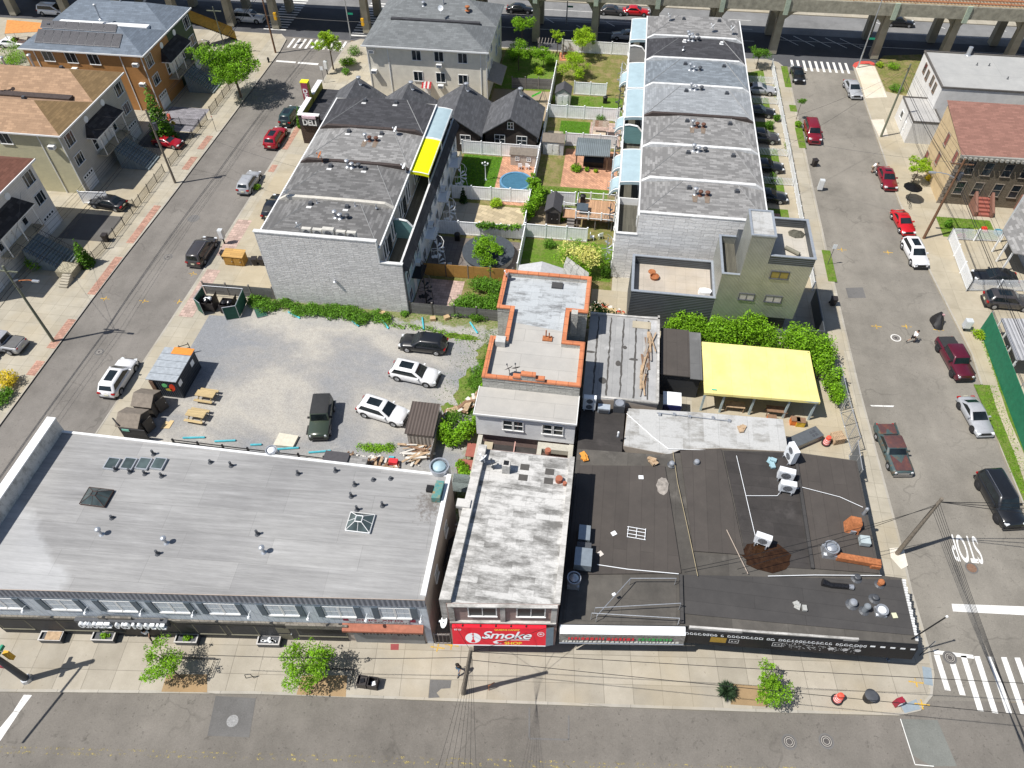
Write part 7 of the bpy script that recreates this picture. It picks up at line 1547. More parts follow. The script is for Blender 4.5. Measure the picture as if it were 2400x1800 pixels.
for lab,pts in (('white vinyl fence behind the lawn with the lamp post, in front of the cottages',[(-19.2,88.3),(-8.6,88.3)]),('white vinyl fence between the lamp post lawn and the flagstone garden',[(-18.6,77.9),(-8.7,78.1)]),
 ('white vinyl fence carrying a vine behind the covered pool',[(-19,70.6),(-8.7,70.8)]),('long white vinyl fence down the middle of the gardens',[(-8.6,70.9),(-8.6,92.5),(-8.7,112.5)]),
 ('white vinyl fence north of the bright lawn',[(-8.4,99.3),(1.6,99.4)]),('white vinyl fence between the bright lawn and the gazebo',[(-5.4,92.1),(1.6,92.1)]),('white vinyl fence beside the pale gabled shed',[(-5.4,106.4),(-.6,106.4)]),
 ('white vinyl fence on the avenue side of the gardens',[(-8.5,120.0),(2.2,120.1)]),('white vinyl fence behind the blossom tree',[(-8.4,71.3),(-1.0,71.3)]),('white vinyl fence along the gap beside the blossom tree',[(-8.4,63.9),(-8.4,70.9)]),('white vinyl fence behind the timber deck',[(-6.0,78.2),(-3.0,78.3)])):
 panel_fence('vinyl_fence',lab,pts,1.95,VIN,PVC,group='white vinyl garden fences')
panel_fence('board_fence','cedar coloured board fence north of the pink patio',[(-19,62.8),(-8.8,63.0)],1.9,FENCE_OR,WOOD_W,.1,2.3,cap=False)
panel_fence('board_fence','weathered grey board fence south of the pink patio',[(-19.1,56.45),(-9.4,56.45)],1.7,FENCE_GREY,WOOD_W,.12,2.3,cap=False)
panel_fence('board_fence','weathered grey fence behind the green bin enclosure',[(-42.6,56.5),(-34.6,56.6)],1.7,FENCE_GREY,WOOD_W,.12,2.3,cap=False)
panel_fence('board_fence','old dark board fence behind the cottages',[(-14.9,106.9),(-8.9,107.3)],1.8,FENCE_GREY,WOOD_W,.12,2.3,cap=False)
panel_fence('corrugated_gate','white ribbed gate beside the beige house',[(-65,70.6),(-61.5,70.9)],1.8,VIN,PVC,.1,3.6)
bar_fence('iron_fence','black iron fence along the pavement in front of the beige house',[(-57.6,62.4),(-57.8,78.5)],1.2,IRONF);bar_fence('iron_fence','black iron fence along the pavement in front of the orange house',[(-57.6,80),(-57.5,92)],1.2,IRONF)
bar_fence('iron_fence','black iron fence along the pavement past the big street tree',[(-57.6,93.5),(-57.6,108),(-60.5,113)],1.2,IRONF);bar_fence('iron_fence','iron fence across the driveway behind the black sedan',[(-64,70.8),(-58,70.6)],1.2,IRONF);bar_fence('iron_fence','black iron fence between the orange house drive and the red hatchback',[(-63.5,90.0),(-57.7,90.1)],1.2,IRONF)
bar_fence('iron_fence','short iron fence and gate by the stone steps on the left pavement',[(-60.5,58.6),(-58.3,58.4),(-57.8,62.4)],1.1,IRONF)
bar_fence('picket_fence','long white picket fence in front of the east row houses',[(24.7,66),(24.9,92),(24.9,119)],1.2,PVC,.16,.012,2.4,flat=True,postr=.07)
for y in (86.3,93.2,107.2,113.4):bar_fence('picket_fence','short white picket fence dividing two row house driveways, %s of four' % {86.3:'nearest',93.2:'second nearest',107.2:'third nearest',113.4:'farthest'}[y],[(18.3,y),(24.7,y)],1.1,PVC,.18,.012,2.2,flat=True,postr=.06,group='short picket dividers')
bar_fence('picket_fence','white picket fence around the driveway at the right edge',[(48.0,77.8),(42.0,77.5),(41.8,68.2),(48.2,69.0)],1.6,PVC,.14,.012,3.0,flat=True,postr=.09)
def frame_gate(label,a,b_,h,n=3,screen=None,base=0):
 W=Wall(a,b_);root=thing('chain_link_panel',label,'fence panel',(a[0],a[1],0));b=MB()
 for zz in (.1,h):b.tube([W.at(0,zz),W.at(W.L,zz)],.04,5)
 for i in range(n+1):b.tube([W.at(W.L*i/n,0),W.at(W.L*i/n,h+.1)],.045,5)
 b.tube([W.at(0,.1),W.at(W.L/n,h)],.03,4);b.build('frame',METAL,root)
 m_=MB();k_=int(W.L/.22)
 for i in range(k_):
  t=W.L*i/k_;m_.tube([W.at(t,.1),W.at(min(W.L,t+h*.5),h)],.008,3);m_.tube([W.at(t,h),W.at(min(W.L,t+h*.5),.1)],.008,3)
 m_.build('mesh',METAL,root)
 if screen:
  s_=MB();W.slab(s_,W.L*screen[0],W.L*screen[1],.15,h-.1,-.02,.02);s_.build('screen',plain('grey_privacy_mesh',(.12,.13,.14),.8),root)
 return root
frame_gate('chain link fence by the overgrown corner of the courtyard',(25.1,52.4),(25.2,48.6),2.4,2,(0,.5));frame_gate('open chain link gate standing on the right pavement beside the pallets',(25.2,48.3),(25.5,43.6),2.4,3);frame_gate('chain link gate with a grey screen next to the corner shop roof',(25.2,43.2),(25.1,40.0),2.4,2,(.1,.9))
# ================================================================== garden buildings and furniture
def shed(name,label,x0,y0,x1,y1,h,hr,wall,roof,axis='y',doors=True,dmat=None,cat='shed',wins=0):
 root=thing(name,label,cat,((x0+x1)/2,y0,0));xm,ym=(x0+x1)/2,(y0+y1)/2;o=.12
 b=MB();b.box(x0,y0,0,x1,y1,h)
 if axis=='y':b.raw([(x0,y0,h),(x1,y0,h),(xm,y0,hr-.08)],[(0,1,2)]);b.raw([(x0,y1,h),(x1,y1,h),(xm,y1,hr-.08)],[(2,1,0)])
 else:b.raw([(x0,y0,h),(x0,y1,h),(x0,ym,hr-.08)],[(2,1,0)]);b.raw([(x1,y0,h),(x1,y1,h),(x1,ym,hr-.08)],[(0,1,2)])
 b.build('wall',wall,root);b=MB();t=.07
 if axis=='y':R_=[((x0-o,h-.08),(xm,hr)),((xm,hr),(x1+o,h-.08))];mk=lambda p,y:(p[0],y,p[1]);ya,yb=y0-o,y1+o
 else:R_=[((y0-o,h-.08),(ym,hr)),((ym,hr),(y1+o,h-.08))];mk=lambda p,x:(x,p[0],p[1]);ya,yb=x0-o,x1+o
 for p,q in R_:
  v=[mk(p,ya),mk(q,ya),mk(q,yb),mk(p,yb)];v2=[(a,c_,z+t) for a,c_,z in v];b.raw(v+v2,[(0,1,2,3),(7,6,5,4),(0,4,5,1),(1,5,6,2),(2,6,7,3),(3,7,4,0)])
 b.build('roof',roof,root);S_=Wall((x0,y0),(x1,y0))
 if doors:
  wd=min(.8,(x1-x0)*.36)
  for s_ in (-1,1):door(root,S_,S_.L/2+s_*wd/2*1.02,wd,h*.88,mat=dmat,name='shed_door',panels=1)
 for i in range(wins):window(root,S_,S_.L*(i+.6)/(wins+.2),h*.62,.4,.45,'x',sill=False)
 return root
PALEW=plain('pale_grey_resin',(.5,.48,.46),.6);TAN=plain('tan_resin',(.46,.4,.34),.7);DKR=plain('dark_resin_roof',(.07,.068,.075),.8);BRW=plain('brown_resin',(.085,.075,.065),.7);BRR=plain('taupe_shingled_roof',(.2,.17,.14),.85,var=.2)
shed('garden_shed','pale gabled garden shed with double doors and a dark roof with four small skylights',-7.9,102.8,-5.7,105.0,1.9,2.6,PALEW,DKR)
shed('garden_shed','pale grey shed with a weathered brown roof in the corner of the garden',-8.3,89.5,-5.5,91.6,2.0,2.5,plain('pale_blue_grey',(.48,.5,.55),.6),BRR,'x')
shed('garden_shed','long tan shed with small cross windows beside the pool',-12.3,86.3,-8.9,87.9,1.7,2.2,TAN,BRR,'x',False,wins=2)
shed('garden_shed','wooden shed with black double doors under the vine',-6.3,74.2,-4.5,77.3,1.9,2.6,WOOD_W,DKR,dmat=BLACK)
shed('low_garden_house','pale roofed outbuilding with a raised ridge behind the orange coped building',-8.0,59.6,-3.1,63.2,2.3,3.0,CREAM,plain('pale_felt',(.45,.45,.46),.8),'y',False)
b=MB();root=thing('outbuilding','small outbuilding with a steep pale brick patterned roof behind the orange coped building','outbuilding',(-1.6,60.5,0));b.box(-3.0,59.8,0,-.5,62.9,2.3);b.build('wall',CREAM,root);b=MB();b.raw([(-3.1,59.6,3.2),(-.3,59.6,2.3),(-.3,63,2.3),(-3.1,63,3.2),(-2.9,64.2,3.3)],[(0,1,2,3),(3,2,4)]);b.build('roof',BRK_W,root)
root=thing('gazebo','garden gazebo with a slate grey ribbed roof on brown posts','gazebo',(-1.4,86.2,0));b=MB();b.raw([(-3.7,86.0,2.45),(.8,86.2,2.45),(.8,88.2,2.95),(-3.7,88.2,2.95),(-3.7,90.2,2.5),(.8,90.2,2.5)],[(0,1,2,3),(3,2,5,4)]);b.raw([(-3.7,86.0,2.3),(.8,86.2,2.3),(.8,86.2,2.45),(-3.7,86.0,2.45)],[(0,1,2,3)]);b.build('roof',corr('slate_ribbed_roof',(.17,.2,.215),.25,.5,flat=True),root)
for x,y in ((-3.5,86.3),(.55,86.4),(-3.5,90),(.55,90)):MB().box(x-.09,y-.09,0,x+.09,y+.09,2.35).build('post',plain('brown_post',(.16,.1,.06),.7),root)
root=thing('outdoor_sofa','dark covered seating under the gazebo','sofa',(-1.2,88,0));MB().box(-2.6,87.2,0,.1,88.9,.75).build('seat',BLACK,root);MB().box(-2.6,88.9,0,.1,89.2,1.1).build('backrest',BLACK,root)
root=thing('timber_deck','raised cedar deck with white railings by the east row','deck',(0,76,0));MB().box(-2.6,73.6,1.5,2.0,77.6,1.62).build('deck_boards',PL_RED,root);MB().box(-4.2,74.2,1.1,-2.6,75.8,1.2).build('lower_landing',PL_RED,root)
def rail_run(root,a,b_,z,h=.95):
 W=Wall(a,b_);b=MB()
 for zz in (z+.12,z+h):b.tube([W.at(0,zz),W.at(W.L,zz)],.045,4)
 n=int(W.L/.15)
 for i in range(n+1):b.tube([W.at(W.L*i/n,z+.1),W.at(W.L*i/n,z+h)],.018,3)
 m_=max(1,round(W.L/1.6))
 for i in range(m_+1):q=W.at(W.L*i/m_,z);b.box(q.x-.07,q.y-.07,z-.05,q.x+.07,q.y+.07,z+h+.14)
 return b.build('railing',PVC,root)
for a,b_ in (((-2.6,73.6),(2,73.6)),((2,77.6),(-2.6,77.6)),((-2.6,77.6),(-2.6,75.8)),((-4.2,75.8),(-2.6,75.8))):rail_run(root,a,b_,1.62 if a[0]>-4 else 1.2)
b=MB()
for i in range(4):b.box(-3.6,74.1-(i+1)*.3,0,-2.7,74.1-i*.3,1.1-i*.25)
b.build('steps',WOOD_W,root)
for x in (-2.4,-.2,1.8):MB().box(x-.06,73.7,0,x+.06,73.82,1.5).build('post',WOOD_W,root)
def grill(lab,x,y,z=0):root=thing('grill',lab,'grill',(x,y,z));MB().box(x-.3,y-.25,z,x+.3,y+.25,z+.8).build('cabinet',BLACK,root);MB().lathe(x,y,z+.8,[(.38,0),(.36,.15),(.2,.28),(.02,.3)],10).build('lid',BLACK,root)
grill('black covered grill on the timber deck',-2.0,77.0,1.62);grill('grill standing by the dark pavers of the covered pool yard',-16.4,69.6);grill('black grill on the upper platform beside the pale blue awnings',-.6,104.4,0)
def table(lab,x,y,z,sx,sy,h,mat,legm=None,name='garden_table',cat='table'):
 root=thing(name,lab,cat,(x,y,z));MB().box(x-sx/2,y-sy/2,z+h-.06,x+sx/2,y+sy/2,z+h).build('tabletop',mat,root)
 for i in (-1,1):
  for j in (-1,1):MB().box(x+i*(sx/2-.08)-.03,y+j*(sy/2-.08)-.03,z,x+i*(sx/2-.08)+.03,y+j*(sy/2-.08)+.03,z+h-.06).build('leg',legm or mat,root)
def chair(lab,x,y,z=0,az=0,mat=None,name='garden_chair',group=None):
 root=thing(name,lab,'chair',(x,y,z),R(az),group);m_=mat or PVC
 MB().box(-.25,-.25,.4,.25,.25,.45).build('seat',m_,root,local=True);MB().box(-.25,.2,.45,.25,.26,.95).build('backrest',m_,root,local=True)
 for i in (-1,1):
  for j in (-1,1):MB().box(i*.22-.025,j*.22-.025,0,i*.22+.025,j*.22+.025,.4).build('leg',m_,root,local=True)
table('dark glass table on the timber deck',-1.9,75.0,1.62,1.4,1.5,.72,plain('dark_glass_top',(.08,.1,.12),.2),BLACK);table('dining table under a striped beige canopy cover by the bright lawn',-.9,94.6,0,1.8,1.4,.75,plain('beige_top',(.5,.42,.32),.7))
STR=NT('striped_canopy');STR=STR.out(STR.brick(STR.mapping((1,1,1)),(.6,.55,.47),(.36,.22,.15),(.5,.45,.4),.55,9,.01,0).outputs[0],.8)
root=thing('swing_canopy','swing seat with a beige and brown striped canopy','swing seat',(-.9,95,0));MB().raw([(-2.0,94.6,1.7),(.3,94.6,1.7),(.3,95.9,1.95),(-2,95.9,1.95)],[(0,1,2,3),(3,2,1,0)]).build('canopy',STR,root)
for x in (-1.95,.25):MB().tube([(x,94.6,0),(x,95.2,1.85),(x,96,0)],.035,5).build('frame',WHITE,root)
MB().box(-1.7,95.0,.4,0,95.6,.5).build('seat',STR,root)
for i,(x,y,z,az,lab) in enumerate(((-13.9,85,0,0,None),(-1.2,64.8,0,40,None),(-.4,71.8,0,90,'grey chair under the timber deck'),(.6,72.2,0,200,'pale chair beside the lower platform of the deck'),(-10.9,85.6,0,180,'white chair in front of the long tan shed, left one'),(-9.9,85.7,0,170,'white chair in front of the long tan shed, right one'),(-16.2,64.0,0,20,'white arched garden seat on the dark pavers'))):
 if lab:chair(lab,x,y,z,az)
root=thing('swimming_pool','round above ground pool with blue water and a pale blue rim','pool',(-10.9,81.4,0));
b=MB();b.lathe(-10.9,81.3,0,[(2.1,0),(2.1,1.0),(1.85,1.0),(1.85,.8)],32);b.build('rim',plain('blue_pool_rim',(.12,.27,.42),.5,var=.25,scale=3),root,True);MB().cyl(-10.9,81.3,.5,1.86,.42,32).build('water',plain('pool_water',(.06,.16,.24),.08),root)
root=thing('covered_pool','large round pool under a sagging dark grey cover with a darker centre','pool',(-12.2,66.9,0));b=MB();b.lathe(-12.2,66.9,0,[(2.85,0),(2.9,.85),(2.95,.84)],36);b.build('pool_wall',plain('grey_liner',(.3,.3,.29),.7),root)
b=MB();b.lathe(-12.2,66.9,.96,[(3.05,-.12),(3.05,0),(2.2,-.02),(1.5,-.08)],36);b.build('cover',plain('slate_tarp',(.055,.065,.078),.75,var=.2),root,True);b=MB();b.cyl(-12.2,66.9,.88,1.45,.03,32);b.build('wet_centre',plain('black_wet_tarp',(.018,.02,.023),.5),root)
p=P(10,1985,1555);root=thing('garden_lamp','white ornamental garden lamp post with three globes on the lawn','lamp post',(p.x,p.y,0));b=MB();b.lathe(p.x,p.y,0,[(.2,0),(.12,.15),(.06,.3),(.05,2.2),(.07,2.25)],10);b.tube([(p.x-.35,p.y,2.3),(p.x,p.y,2.15),(p.x+.35,p.y,2.3)],.03,5);b.build('post',PVC,root,True)
for dx,dz in ((-.35,2.35),(0,2.5),(.35,2.35)):MB().lathe(p.x+dx,p.y,dz,[(.03,0),(.12,.08),(.12,.18),(.03,.26)],10).build('globe',PVC,root,True)
root=thing('pergola','weathered garden pergola with a rough slatted top','pergola',(-10.2,118.4,0));b=MB()
for i in range(9):b.box(-12.2+i*.5,117.4,2.3,-12.1+i*.5,119.4,2.38)
b.build('slats',WOOD_W,root)
for x,y in ((-12.1,117.5),(-8.2,117.5),(-12.1,119.3),(-8.2,119.3)):MB().box(x-.06,y-.06,0,x+.06,y+.06,2.3).build('post',WOOD_W,root)
p=P(20,265,850,1);root=thing('play_frame','green slide of a small play frame behind the charcoal cottage','play frame',(p.x,p.y,0));b=MB();b.tube([(p.x-.6,p.y,0),(p.x,p.y,1.9),(p.x+.6,p.y,0)],.05,5);b.tube([(p.x-.6,p.y+1,0),(p.x,p.y+1,1.9),(p.x+.6,p.y+1,0)],.05,5);b.build('frame',DGREY,root);MB().raw([(p.x-.3,p.y+.2,1.7),(p.x-.3,p.y+.9,1.7),(p.x-1.7,p.y+.9,.9),(p.x-1.7,p.y+.2,.9)],[(0,1,2,3),(3,2,1,0)]).build('slide',plain('lime_plastic',(.1,.5,.06),.5),root)
for i,(nm,c,q,sz) in enumerate((('toy_slide',(.6,.62,.05),(31,1785,385),(.35,1.0,.7)),('toy_car',(.62,.05,.03),(31,1865,335),(.5,.9,.5)),('sandbox',(.12,.35,.45),(31,1990,360),(.6,.6,.3)),('toy_playhouse',(.25,.07,.1),(31,1665,390),(.9,.5,.5)),('toy_slide',(.62,.12,.05),(0,1460,1040),(.4,.7,.8)),('toy_car',(.7,.5,.03),(0,1500,1075),(.5,.4,.5)))):
 p=P(*q);root=thing(nm,{0:'yellow green toy slide on the lawn behind the picket fence',1:'red and yellow toy car on the lawn behind the picket fence',2:'round blue sandbox at the end of the lawn',3:'maroon toy playhouse at the left end of the lawn',4:'red toy slide in the drive of the orange house',5:'yellow toy car beside the red toy slide'}[i],'toy',(p.x,p.y,0))
 m_=plain('toy_plastic_%s' % 'abcdef'[i],c,.5);b=MB();x,y=p.x,p.y;sx,sy,h=sz
 if nm=='toy_slide':b.raw([(x-sx/2,y-sy/2,.05),(x+sx/2,y-sy/2,.05),(x+sx/2,y+sy/2,h),(x-sx/2,y+sy/2,h)],[(0,1,2,3),(3,2,1,0)]);b.build('slide',m_,root);MB().box(x-sx/2,y+sy/2,0,x+sx/2,y+sy/2+.1,h).build('ladder',m_,root)
 elif nm=='sandbox':b.lathe(x,y,0,[(sx,0),(sx,h),(sx-.1,h),(sx-.1,.1)],14);b.build('rim',m_,root)
 else:b.box(x-sx/2,y-sy/2,.12,x+sx/2,y+sy/2,h*.6);b.box(x-sx/3,y-sy/4,h*.6,x+sx/3,y+sy/4,h);b.build('body',m_,root);MB().box(x-sx/2-.03,y-sy/3,0,x+sx/2+.03,y-sy/5,.2).build('wheel',YELS,root)
p=(20.8,70.4);root=thing('covered_boat','white tarpaulin covered boat behind the end of the picket fence','boat',(p[0],p[1],0));rr=random.Random(2);b=MB();n=18;vs=[]
for j in range(5):
 f=j/4
 for i in range(n):a=2*math.pi*i/n;vs.append((p[0]+math.cos(a)*2.4*(1-.6*f*f)*(1+.03*rr.random()),p[1]+math.sin(a)*1.1*(1-.55*f*f),.1+1.25*f+.06*rr.random()))
b.raw(vs,[(j*n+i,j*n+(i+1)%n,(j+1)*n+(i+1)%n,(j+1)*n+i) for j in range(4) for i in range(n)]+[tuple(range(4*n,5*n))]);b.build('cover',PVC,root,True,30)
# ================================================================== the gravel lot
CONT=corr('dark_navy_corrugated',(.035,.045,.06),.22,.5);root=thing('storage_container','dark corrugated container with a whitish plank roof and an orange roof panel','container',(-40,43.5,0))
MB().box(-41.4,41.6,0,-38.6,45.8,2.5).build('body',CONT,root)
for i in range(5):MB().box(-41.6,41.5+i*.87,2.5,-38.5,41.5+i*.87+.83,2.58).build('roof_plank',plain('whitewashed_plank',(.33,.36,.39),.8,var=.2,scale=3),root)
MB().box(-40.6,45.0,2.585,-38.5,45.9,2.62).build('orange_panel',plain('orange_panel',(.75,.25,.04),.6,var=.1),root)
b=MB();b.box(-41.4,41.5,0,-41.0,41.58,2.3);b.build('red_brown_door',RUSTI,root)
for x,z,rx,rz,c,nm in ((-40.0,1.75,.28,.3,(.15,.55,.2),'green'),(-39.3,1.5,.3,.55,(.7,.06,.02),'red'),(-39.75,1.15,.35,.2,(.6,.5,.1),'yellow')):
 b=MB();b.poly([(x+rx*math.cos(a)+.2*rz*math.sin(a),41.59,z+rz*math.sin(a)) for a in [2*math.pi*i/16 for i in range(16)]][::1]);b.build('painted_fruit',plain('painted_'+nm,c,.6,var=.3),root)
b=MB()
for y,z in ((44.8,1.7),(42.1,1.8)):b.box(-38.6,y-.3,z-.3,-38.57,y+.3,z+.3)
b.build('notice',PVC,root)
shed('resin_shed','dark brown resin shed with an open door next to the container',-42.0,38.9,-40.2,40.9,1.7,2.3,BRW,BRR,'x',False);shed('resin_shed','dark brown resin shed with closed lattice doors nearest the long building',-42.3,36.4,-40.3,38.5,1.7,2.3,BRW,BRR,'x',False)
for x,y,az in ((-39.9,37.4,70),(-39.8,39.9,60)):root=thing('shed_door_leaf','dark shed door leaf swung open, %s one' % ('nearer' if y<38 else 'farther'),'door',(x,y,0),R(az));MB().box(-.5,-.03,.1,.5,.03,1.7).build('leaf',BRW,root,local=True);MB().box(.35,-.06,.8,.42,-.03,.95).build('handle',METAL,root,local=True)
root=thing('board_screen','dark board screen with a small green notice beside the brown sheds','screen',(-42,36,0));MB().box(-41.9,36.05,0,-39.4,36.15,1.8).build('boards',m_wallwood('dark_boards',(.04,.04,.042),.25),root);MB().box(-41.6,36.0,1.5,-40.9,36.05,1.75).build('notice',plain('green_notice',(.2,.5,.4),.6),root);MB().tube([(-43.0,37.3,.2),(-42.9,37.0,1.9),(-42.0,36.3,1.9)],.07,5).build('rail',BLACK,root)
PICW=m_planks('pale_pine',(.5,.38,.2),.15,1,.12)
def picnic(lab,x,y,az):
 root=thing('picnic_table',lab,'picnic table',(x,y,0),R(az),'picnic tables in the lot')
 MB().box(-.95,-.38,.7,.95,.38,.76).build('tabletop',PICW,root,local=True)
 for s_ in (-1,1):MB().box(-.95,s_*.72-.14,.42,.95,s_*.72+.14,.47).build('bench',PICW,root,local=True)
 for s_ in (-1,1):b=MB();b.tube([(s_*.65,-.6,0),(s_*.65,-.2,.7)],.05,4);b.tube([(s_*.65,.6,0),(s_*.65,.2,.7)],.05,4);b.tube([(s_*.65,-.8,.4),(s_*.65,.8,.4)],.05,4);b.build('leg',PICW,root,local=True)
picnic('pale picnic table nearer the container',-36.3,41.9,-3);picnic('pale picnic table with clutter at its end, nearer the sheds',-36.2,39.4,-4)
CY=plain('cyan_painted_timber',(.08,.42,.5),.7,var=.2,scale=3);st=[(2,1580,465,1770,460),(2,1855,495,2035,487),(2,2165,525,2260,522),(12,185,562,370,550),(12,455,592,645,576),(12,1150,630,1195,632),(11,280,1035,380,1090),(11,520,1045,545,1056),(11,825,1110,890,1160),(11,1080,1090,1145,1180),(11,1437,1085,1450,1190),(11,1850,1125,1915,1220)]
nms=['leftmost by the black rail','second from the left by the black rail','third along the black rail','beside the pale mattress','right of the pale mattress','short one by the timber pile','leftmost under the stone wall','short one in the weeds','in the middle of the weeds','beside the cardboard box','standing out behind the black suv','farthest right by the board fence']
for (c,xa,ya,xb,yb),nm in zip(st,nms):
 a,b_=P(c,xa,ya,.1),P(c,xb,yb,.1);root=thing('parking_stop','cyan painted parking stop, '+nm,'parking stop',(a.x,a.y,0),0,'cyan parking stops');MB().tube([a,b_],.1,6).build('bar',CY,root,True)
root=thing('mattress','pale mattress lying on the gravel by the parking stops','mattress',(-26.8,37.9,0));b=MB();b.prism([(-27.8,37.15),(-25.9,37.2),(-25.8,38.5),(-27.7,38.6)],.03,.28);b.build('pad',plain('pale_fabric',(.6,.56,.46),.9),root)
root=thing('guard_rail','low black double rail along the edge of the lot behind the silver roof','rail',(-37,36,0));b=MB();za=36.1
for zz in (.55,.9):b.tube([(-37.0,36.05,zz),(-22.4,35.9,zz)],.06,4)
b.build('rail',BLACK,root)
for i in range(7):MB().box(-37.05+i*2.42,35.98,0,-36.9+i*2.42,36.13,1.0).build('post',BLACK,root)
def pile(name,label,pts,z,n,mats,seed,L=(1.0,2.4),ang=0,spread=.3,cat='debris',hmax=.5,w_=(.08,.25)):
 rr=random.Random(seed);root=thing(name,label,cat,(pts[0][0],pts[0][1],z));bs=[MB() for _ in mats]
 for i in range(n):
  t=rr.random()*(len(pts)-1);k_=int(t);f=t-k_;x=pts[k_][0]*(1-f)+pts[k_+1][0]*f+rr.uniform(-.3,.3);y=pts[k_][1]*(1-f)+pts[k_+1][1]*f+rr.uniform(-.3,.3)
  a=R(ang)+rr.gauss(0,spread);u=Vector((math.cos(a),math.sin(a),rr.uniform(-.06,.06))).normalized();v=Vector((-u.y,u.x,0)).normalized();bs[i%len(mats)].obox((x,y,z+.02+rr.random()*hmax),u,v,u.cross(v),rr.uniform(*L),rr.uniform(*w_),rr.uniform(.03,.08))
 for b,m_ in zip(bs,mats):o=b.build('planks',m_,root);o['kind']='stuff'
 return root
W1=plain('raw_plank',(.42,.3,.19),.85,var=.3,scale=3);W2=plain('white_plank',(.6,.57,.52),.8,var=.2,scale=3);W3=plain('brown_plank',(.22,.13,.08),.85,var=.3)
pile('timber_pile','heap of white and brown broken boards below the brown metal shed',[(-15.3,38.6),(-13.6,38.2),(-14.4,37.2)],0,46,[W1,W2,W2,W3],1,(.9,2.6),20,.35,hmax=.45)
pile('timber_pile','long heap of painted planks and junk between the lot rail and the silver roof',[(-20.8,36.8),(-18,36.7),(-15.8,36.4)],0,42,[W2,W1,W3],2,(.4,1.1),80,.5,hmax=.4)
pile('timber_pile','strip of loose boards and cardboard along the east edge by the ivy',[(-12.4,42.9),(-11.4,43.4),(-10.4,44.6),(-9.8,45.6)],0,46,[W2,W1,W3],3,(.5,1.4),50,.8,hmax=.6,w_=(.1,.5))
pile('timber_pile','stack of weathered timber lying on the ribbed grey roof',[(5.6,45.2),(6.0,48.5),(6.3,51.5)],3.93,34,[W1,W3,plain('grey_plank',(.3,.27,.24),.85,var=.2)],4,(1.6,3.4),88,.12,hmax=.25,w_=(.1,.2))
pile('rubble','rubbish caught in the alley between the silver roof and the smoke shop',[(-9.0,30.5),(-8.5,29.4),(-8.6,28)],.0,26,[W2,W3,RUST],5,(.4,1.3),60,.9,hmax=2.0)
root=thing('brown_metal_shed','small shed with a dark brown ribbed metal roof at the corner of the lot','shed',(-14.2,38.9,0));MB().box(-15.3,39.0,0,-12.9,42.2,1.9).build('wall',corr('grey_plank_wall',(.36,.33,.3),.35,.8),root);b=MB();b.raw([(-15.5,38.9,1.95),(-12.8,38.9,1.95),(-12.8,42.4,2.4),(-15.5,42.4,2.4),(-15.5,38.9,1.88),(-12.8,38.9,1.88)],[(0,1,2,3),(4,5,1,0)]);b.build('roof',corr('brown_ribbed_roof',(.10,.078,.068),.3,.6,flat=True),root)
MB().box(-12.85,37.2,0,-12.75,42.3,1.5).build('side_board',WOOD_W,root)
for nm,lab,bx,m_ in (('tarp_covered_shed','charcoal box shed against the silver roof at the back',(-22.2,35.2,0,-20.1,36.4,1.3),DKR),('lean_to','grey shingled lean-to roof beside the charcoal box shed',(-20.0,35.0,0,-18.4,36.3,1.1),SH_GREY[0])):
 root=thing(nm,lab,'shed',(bx[0],bx[1],0));MB().box(*bx).build('body',WOOD_W,root);MB().box(bx[0]-.08,bx[1]-.08,bx[5],bx[3]+.08,bx[4]+.08,bx[5]+.08).build('roof',m_,root)
root=thing('ladder','wooden ladder lying by the silver roof edge','ladder',(-17.9,35.7,.5));b=MB()
for dy_ in (0,.38):b.tube([(-17.9,35.6+dy_,.55),(-15.6,35.7+dy_,.55)],.03,4)
for i in range(8):b.tube([(-17.8+i*.29,35.6,.55),(-17.8+i*.29,36.0,.55)],.02,4)
b.build('frame',W1,root)
root=thing('toy_car','red ride-on car in the junk heap at the end of the lot','toy',(-16.2,36.8,0));MB().box(-16.6,36.5,.1,-15.8,37.0,.55).build('body',REDW,root);MB().box(-16.65,36.52,0,-16.4,36.98,.2).build('wheel',TYRE,root)
for i,(q,lab) in enumerate((((11,1095,1060),'open cardboard box in the weeds below the stone wall'),((11,1530,1105),'cardboard box nearer the black suv, by the board fence'),((11,1650,1095),'cardboard box with dark opening by the board fence'))):
 p=P(*q);root=thing('cardboard_box',lab,'box',(p.x,p.y,0));MB().rbox(p.x,p.y,.02,.6,.5,.35,.3*i).build('box',plain('cardboard',(.48,.34,.19),.85),root)
p=P(2,1445,345,.1);root=thing('plywood_sheet','pale plywood offcut lying near the sheds','board',(p.x,p.y,0));MB().prism([(p.x-.45,p.y-.55),(p.x+.4,p.y-.45),(p.x+.45,p.y+.5),(p.x+.1,p.y+.5),(p.x,p.y+.3),(p.x-.35,p.y+.35)],.03,.06).build('board',plain('plywood',(.6,.45,.24),.8),root)
root=thing('bin_enclosure','green screened chain link bin enclosure on the lot corner','enclosure',(-41.5,53.2,0));GS=plain('green_privacy_slats',(.02,.09,.06),.7,var=.2)
for a,b_ in (((-42.2,55.7),(-42.3,53.7)),((-42.3,53.7),(-41.4,53.1)),((-37.6,55.8),(-37.4,53.2)),((-37.4,53.2),(-38.7,52.7))):
 W=Wall(a,b_);b=MB();W.slab(b,0,W.L,.08,1.75,-.02,.02);b.build('screen',GS,root);b=MB();b.tube([W.at(0,0),W.at(0,1.85),W.at(W.L,1.85),W.at(W.L,0)],.04,5);b.build('frame',METAL,root)
MB().tube([(-42.2,55.8,1.85),(-37.6,55.9,1.85)],.04,5).build('top_rail',METAL,root)
BAGB=plain('black_bin_bag',(.015,.015,.017),.25,var=.5,scale=6);BINB=plain('dark_bin_plastic',(.03,.025,.025),.5)
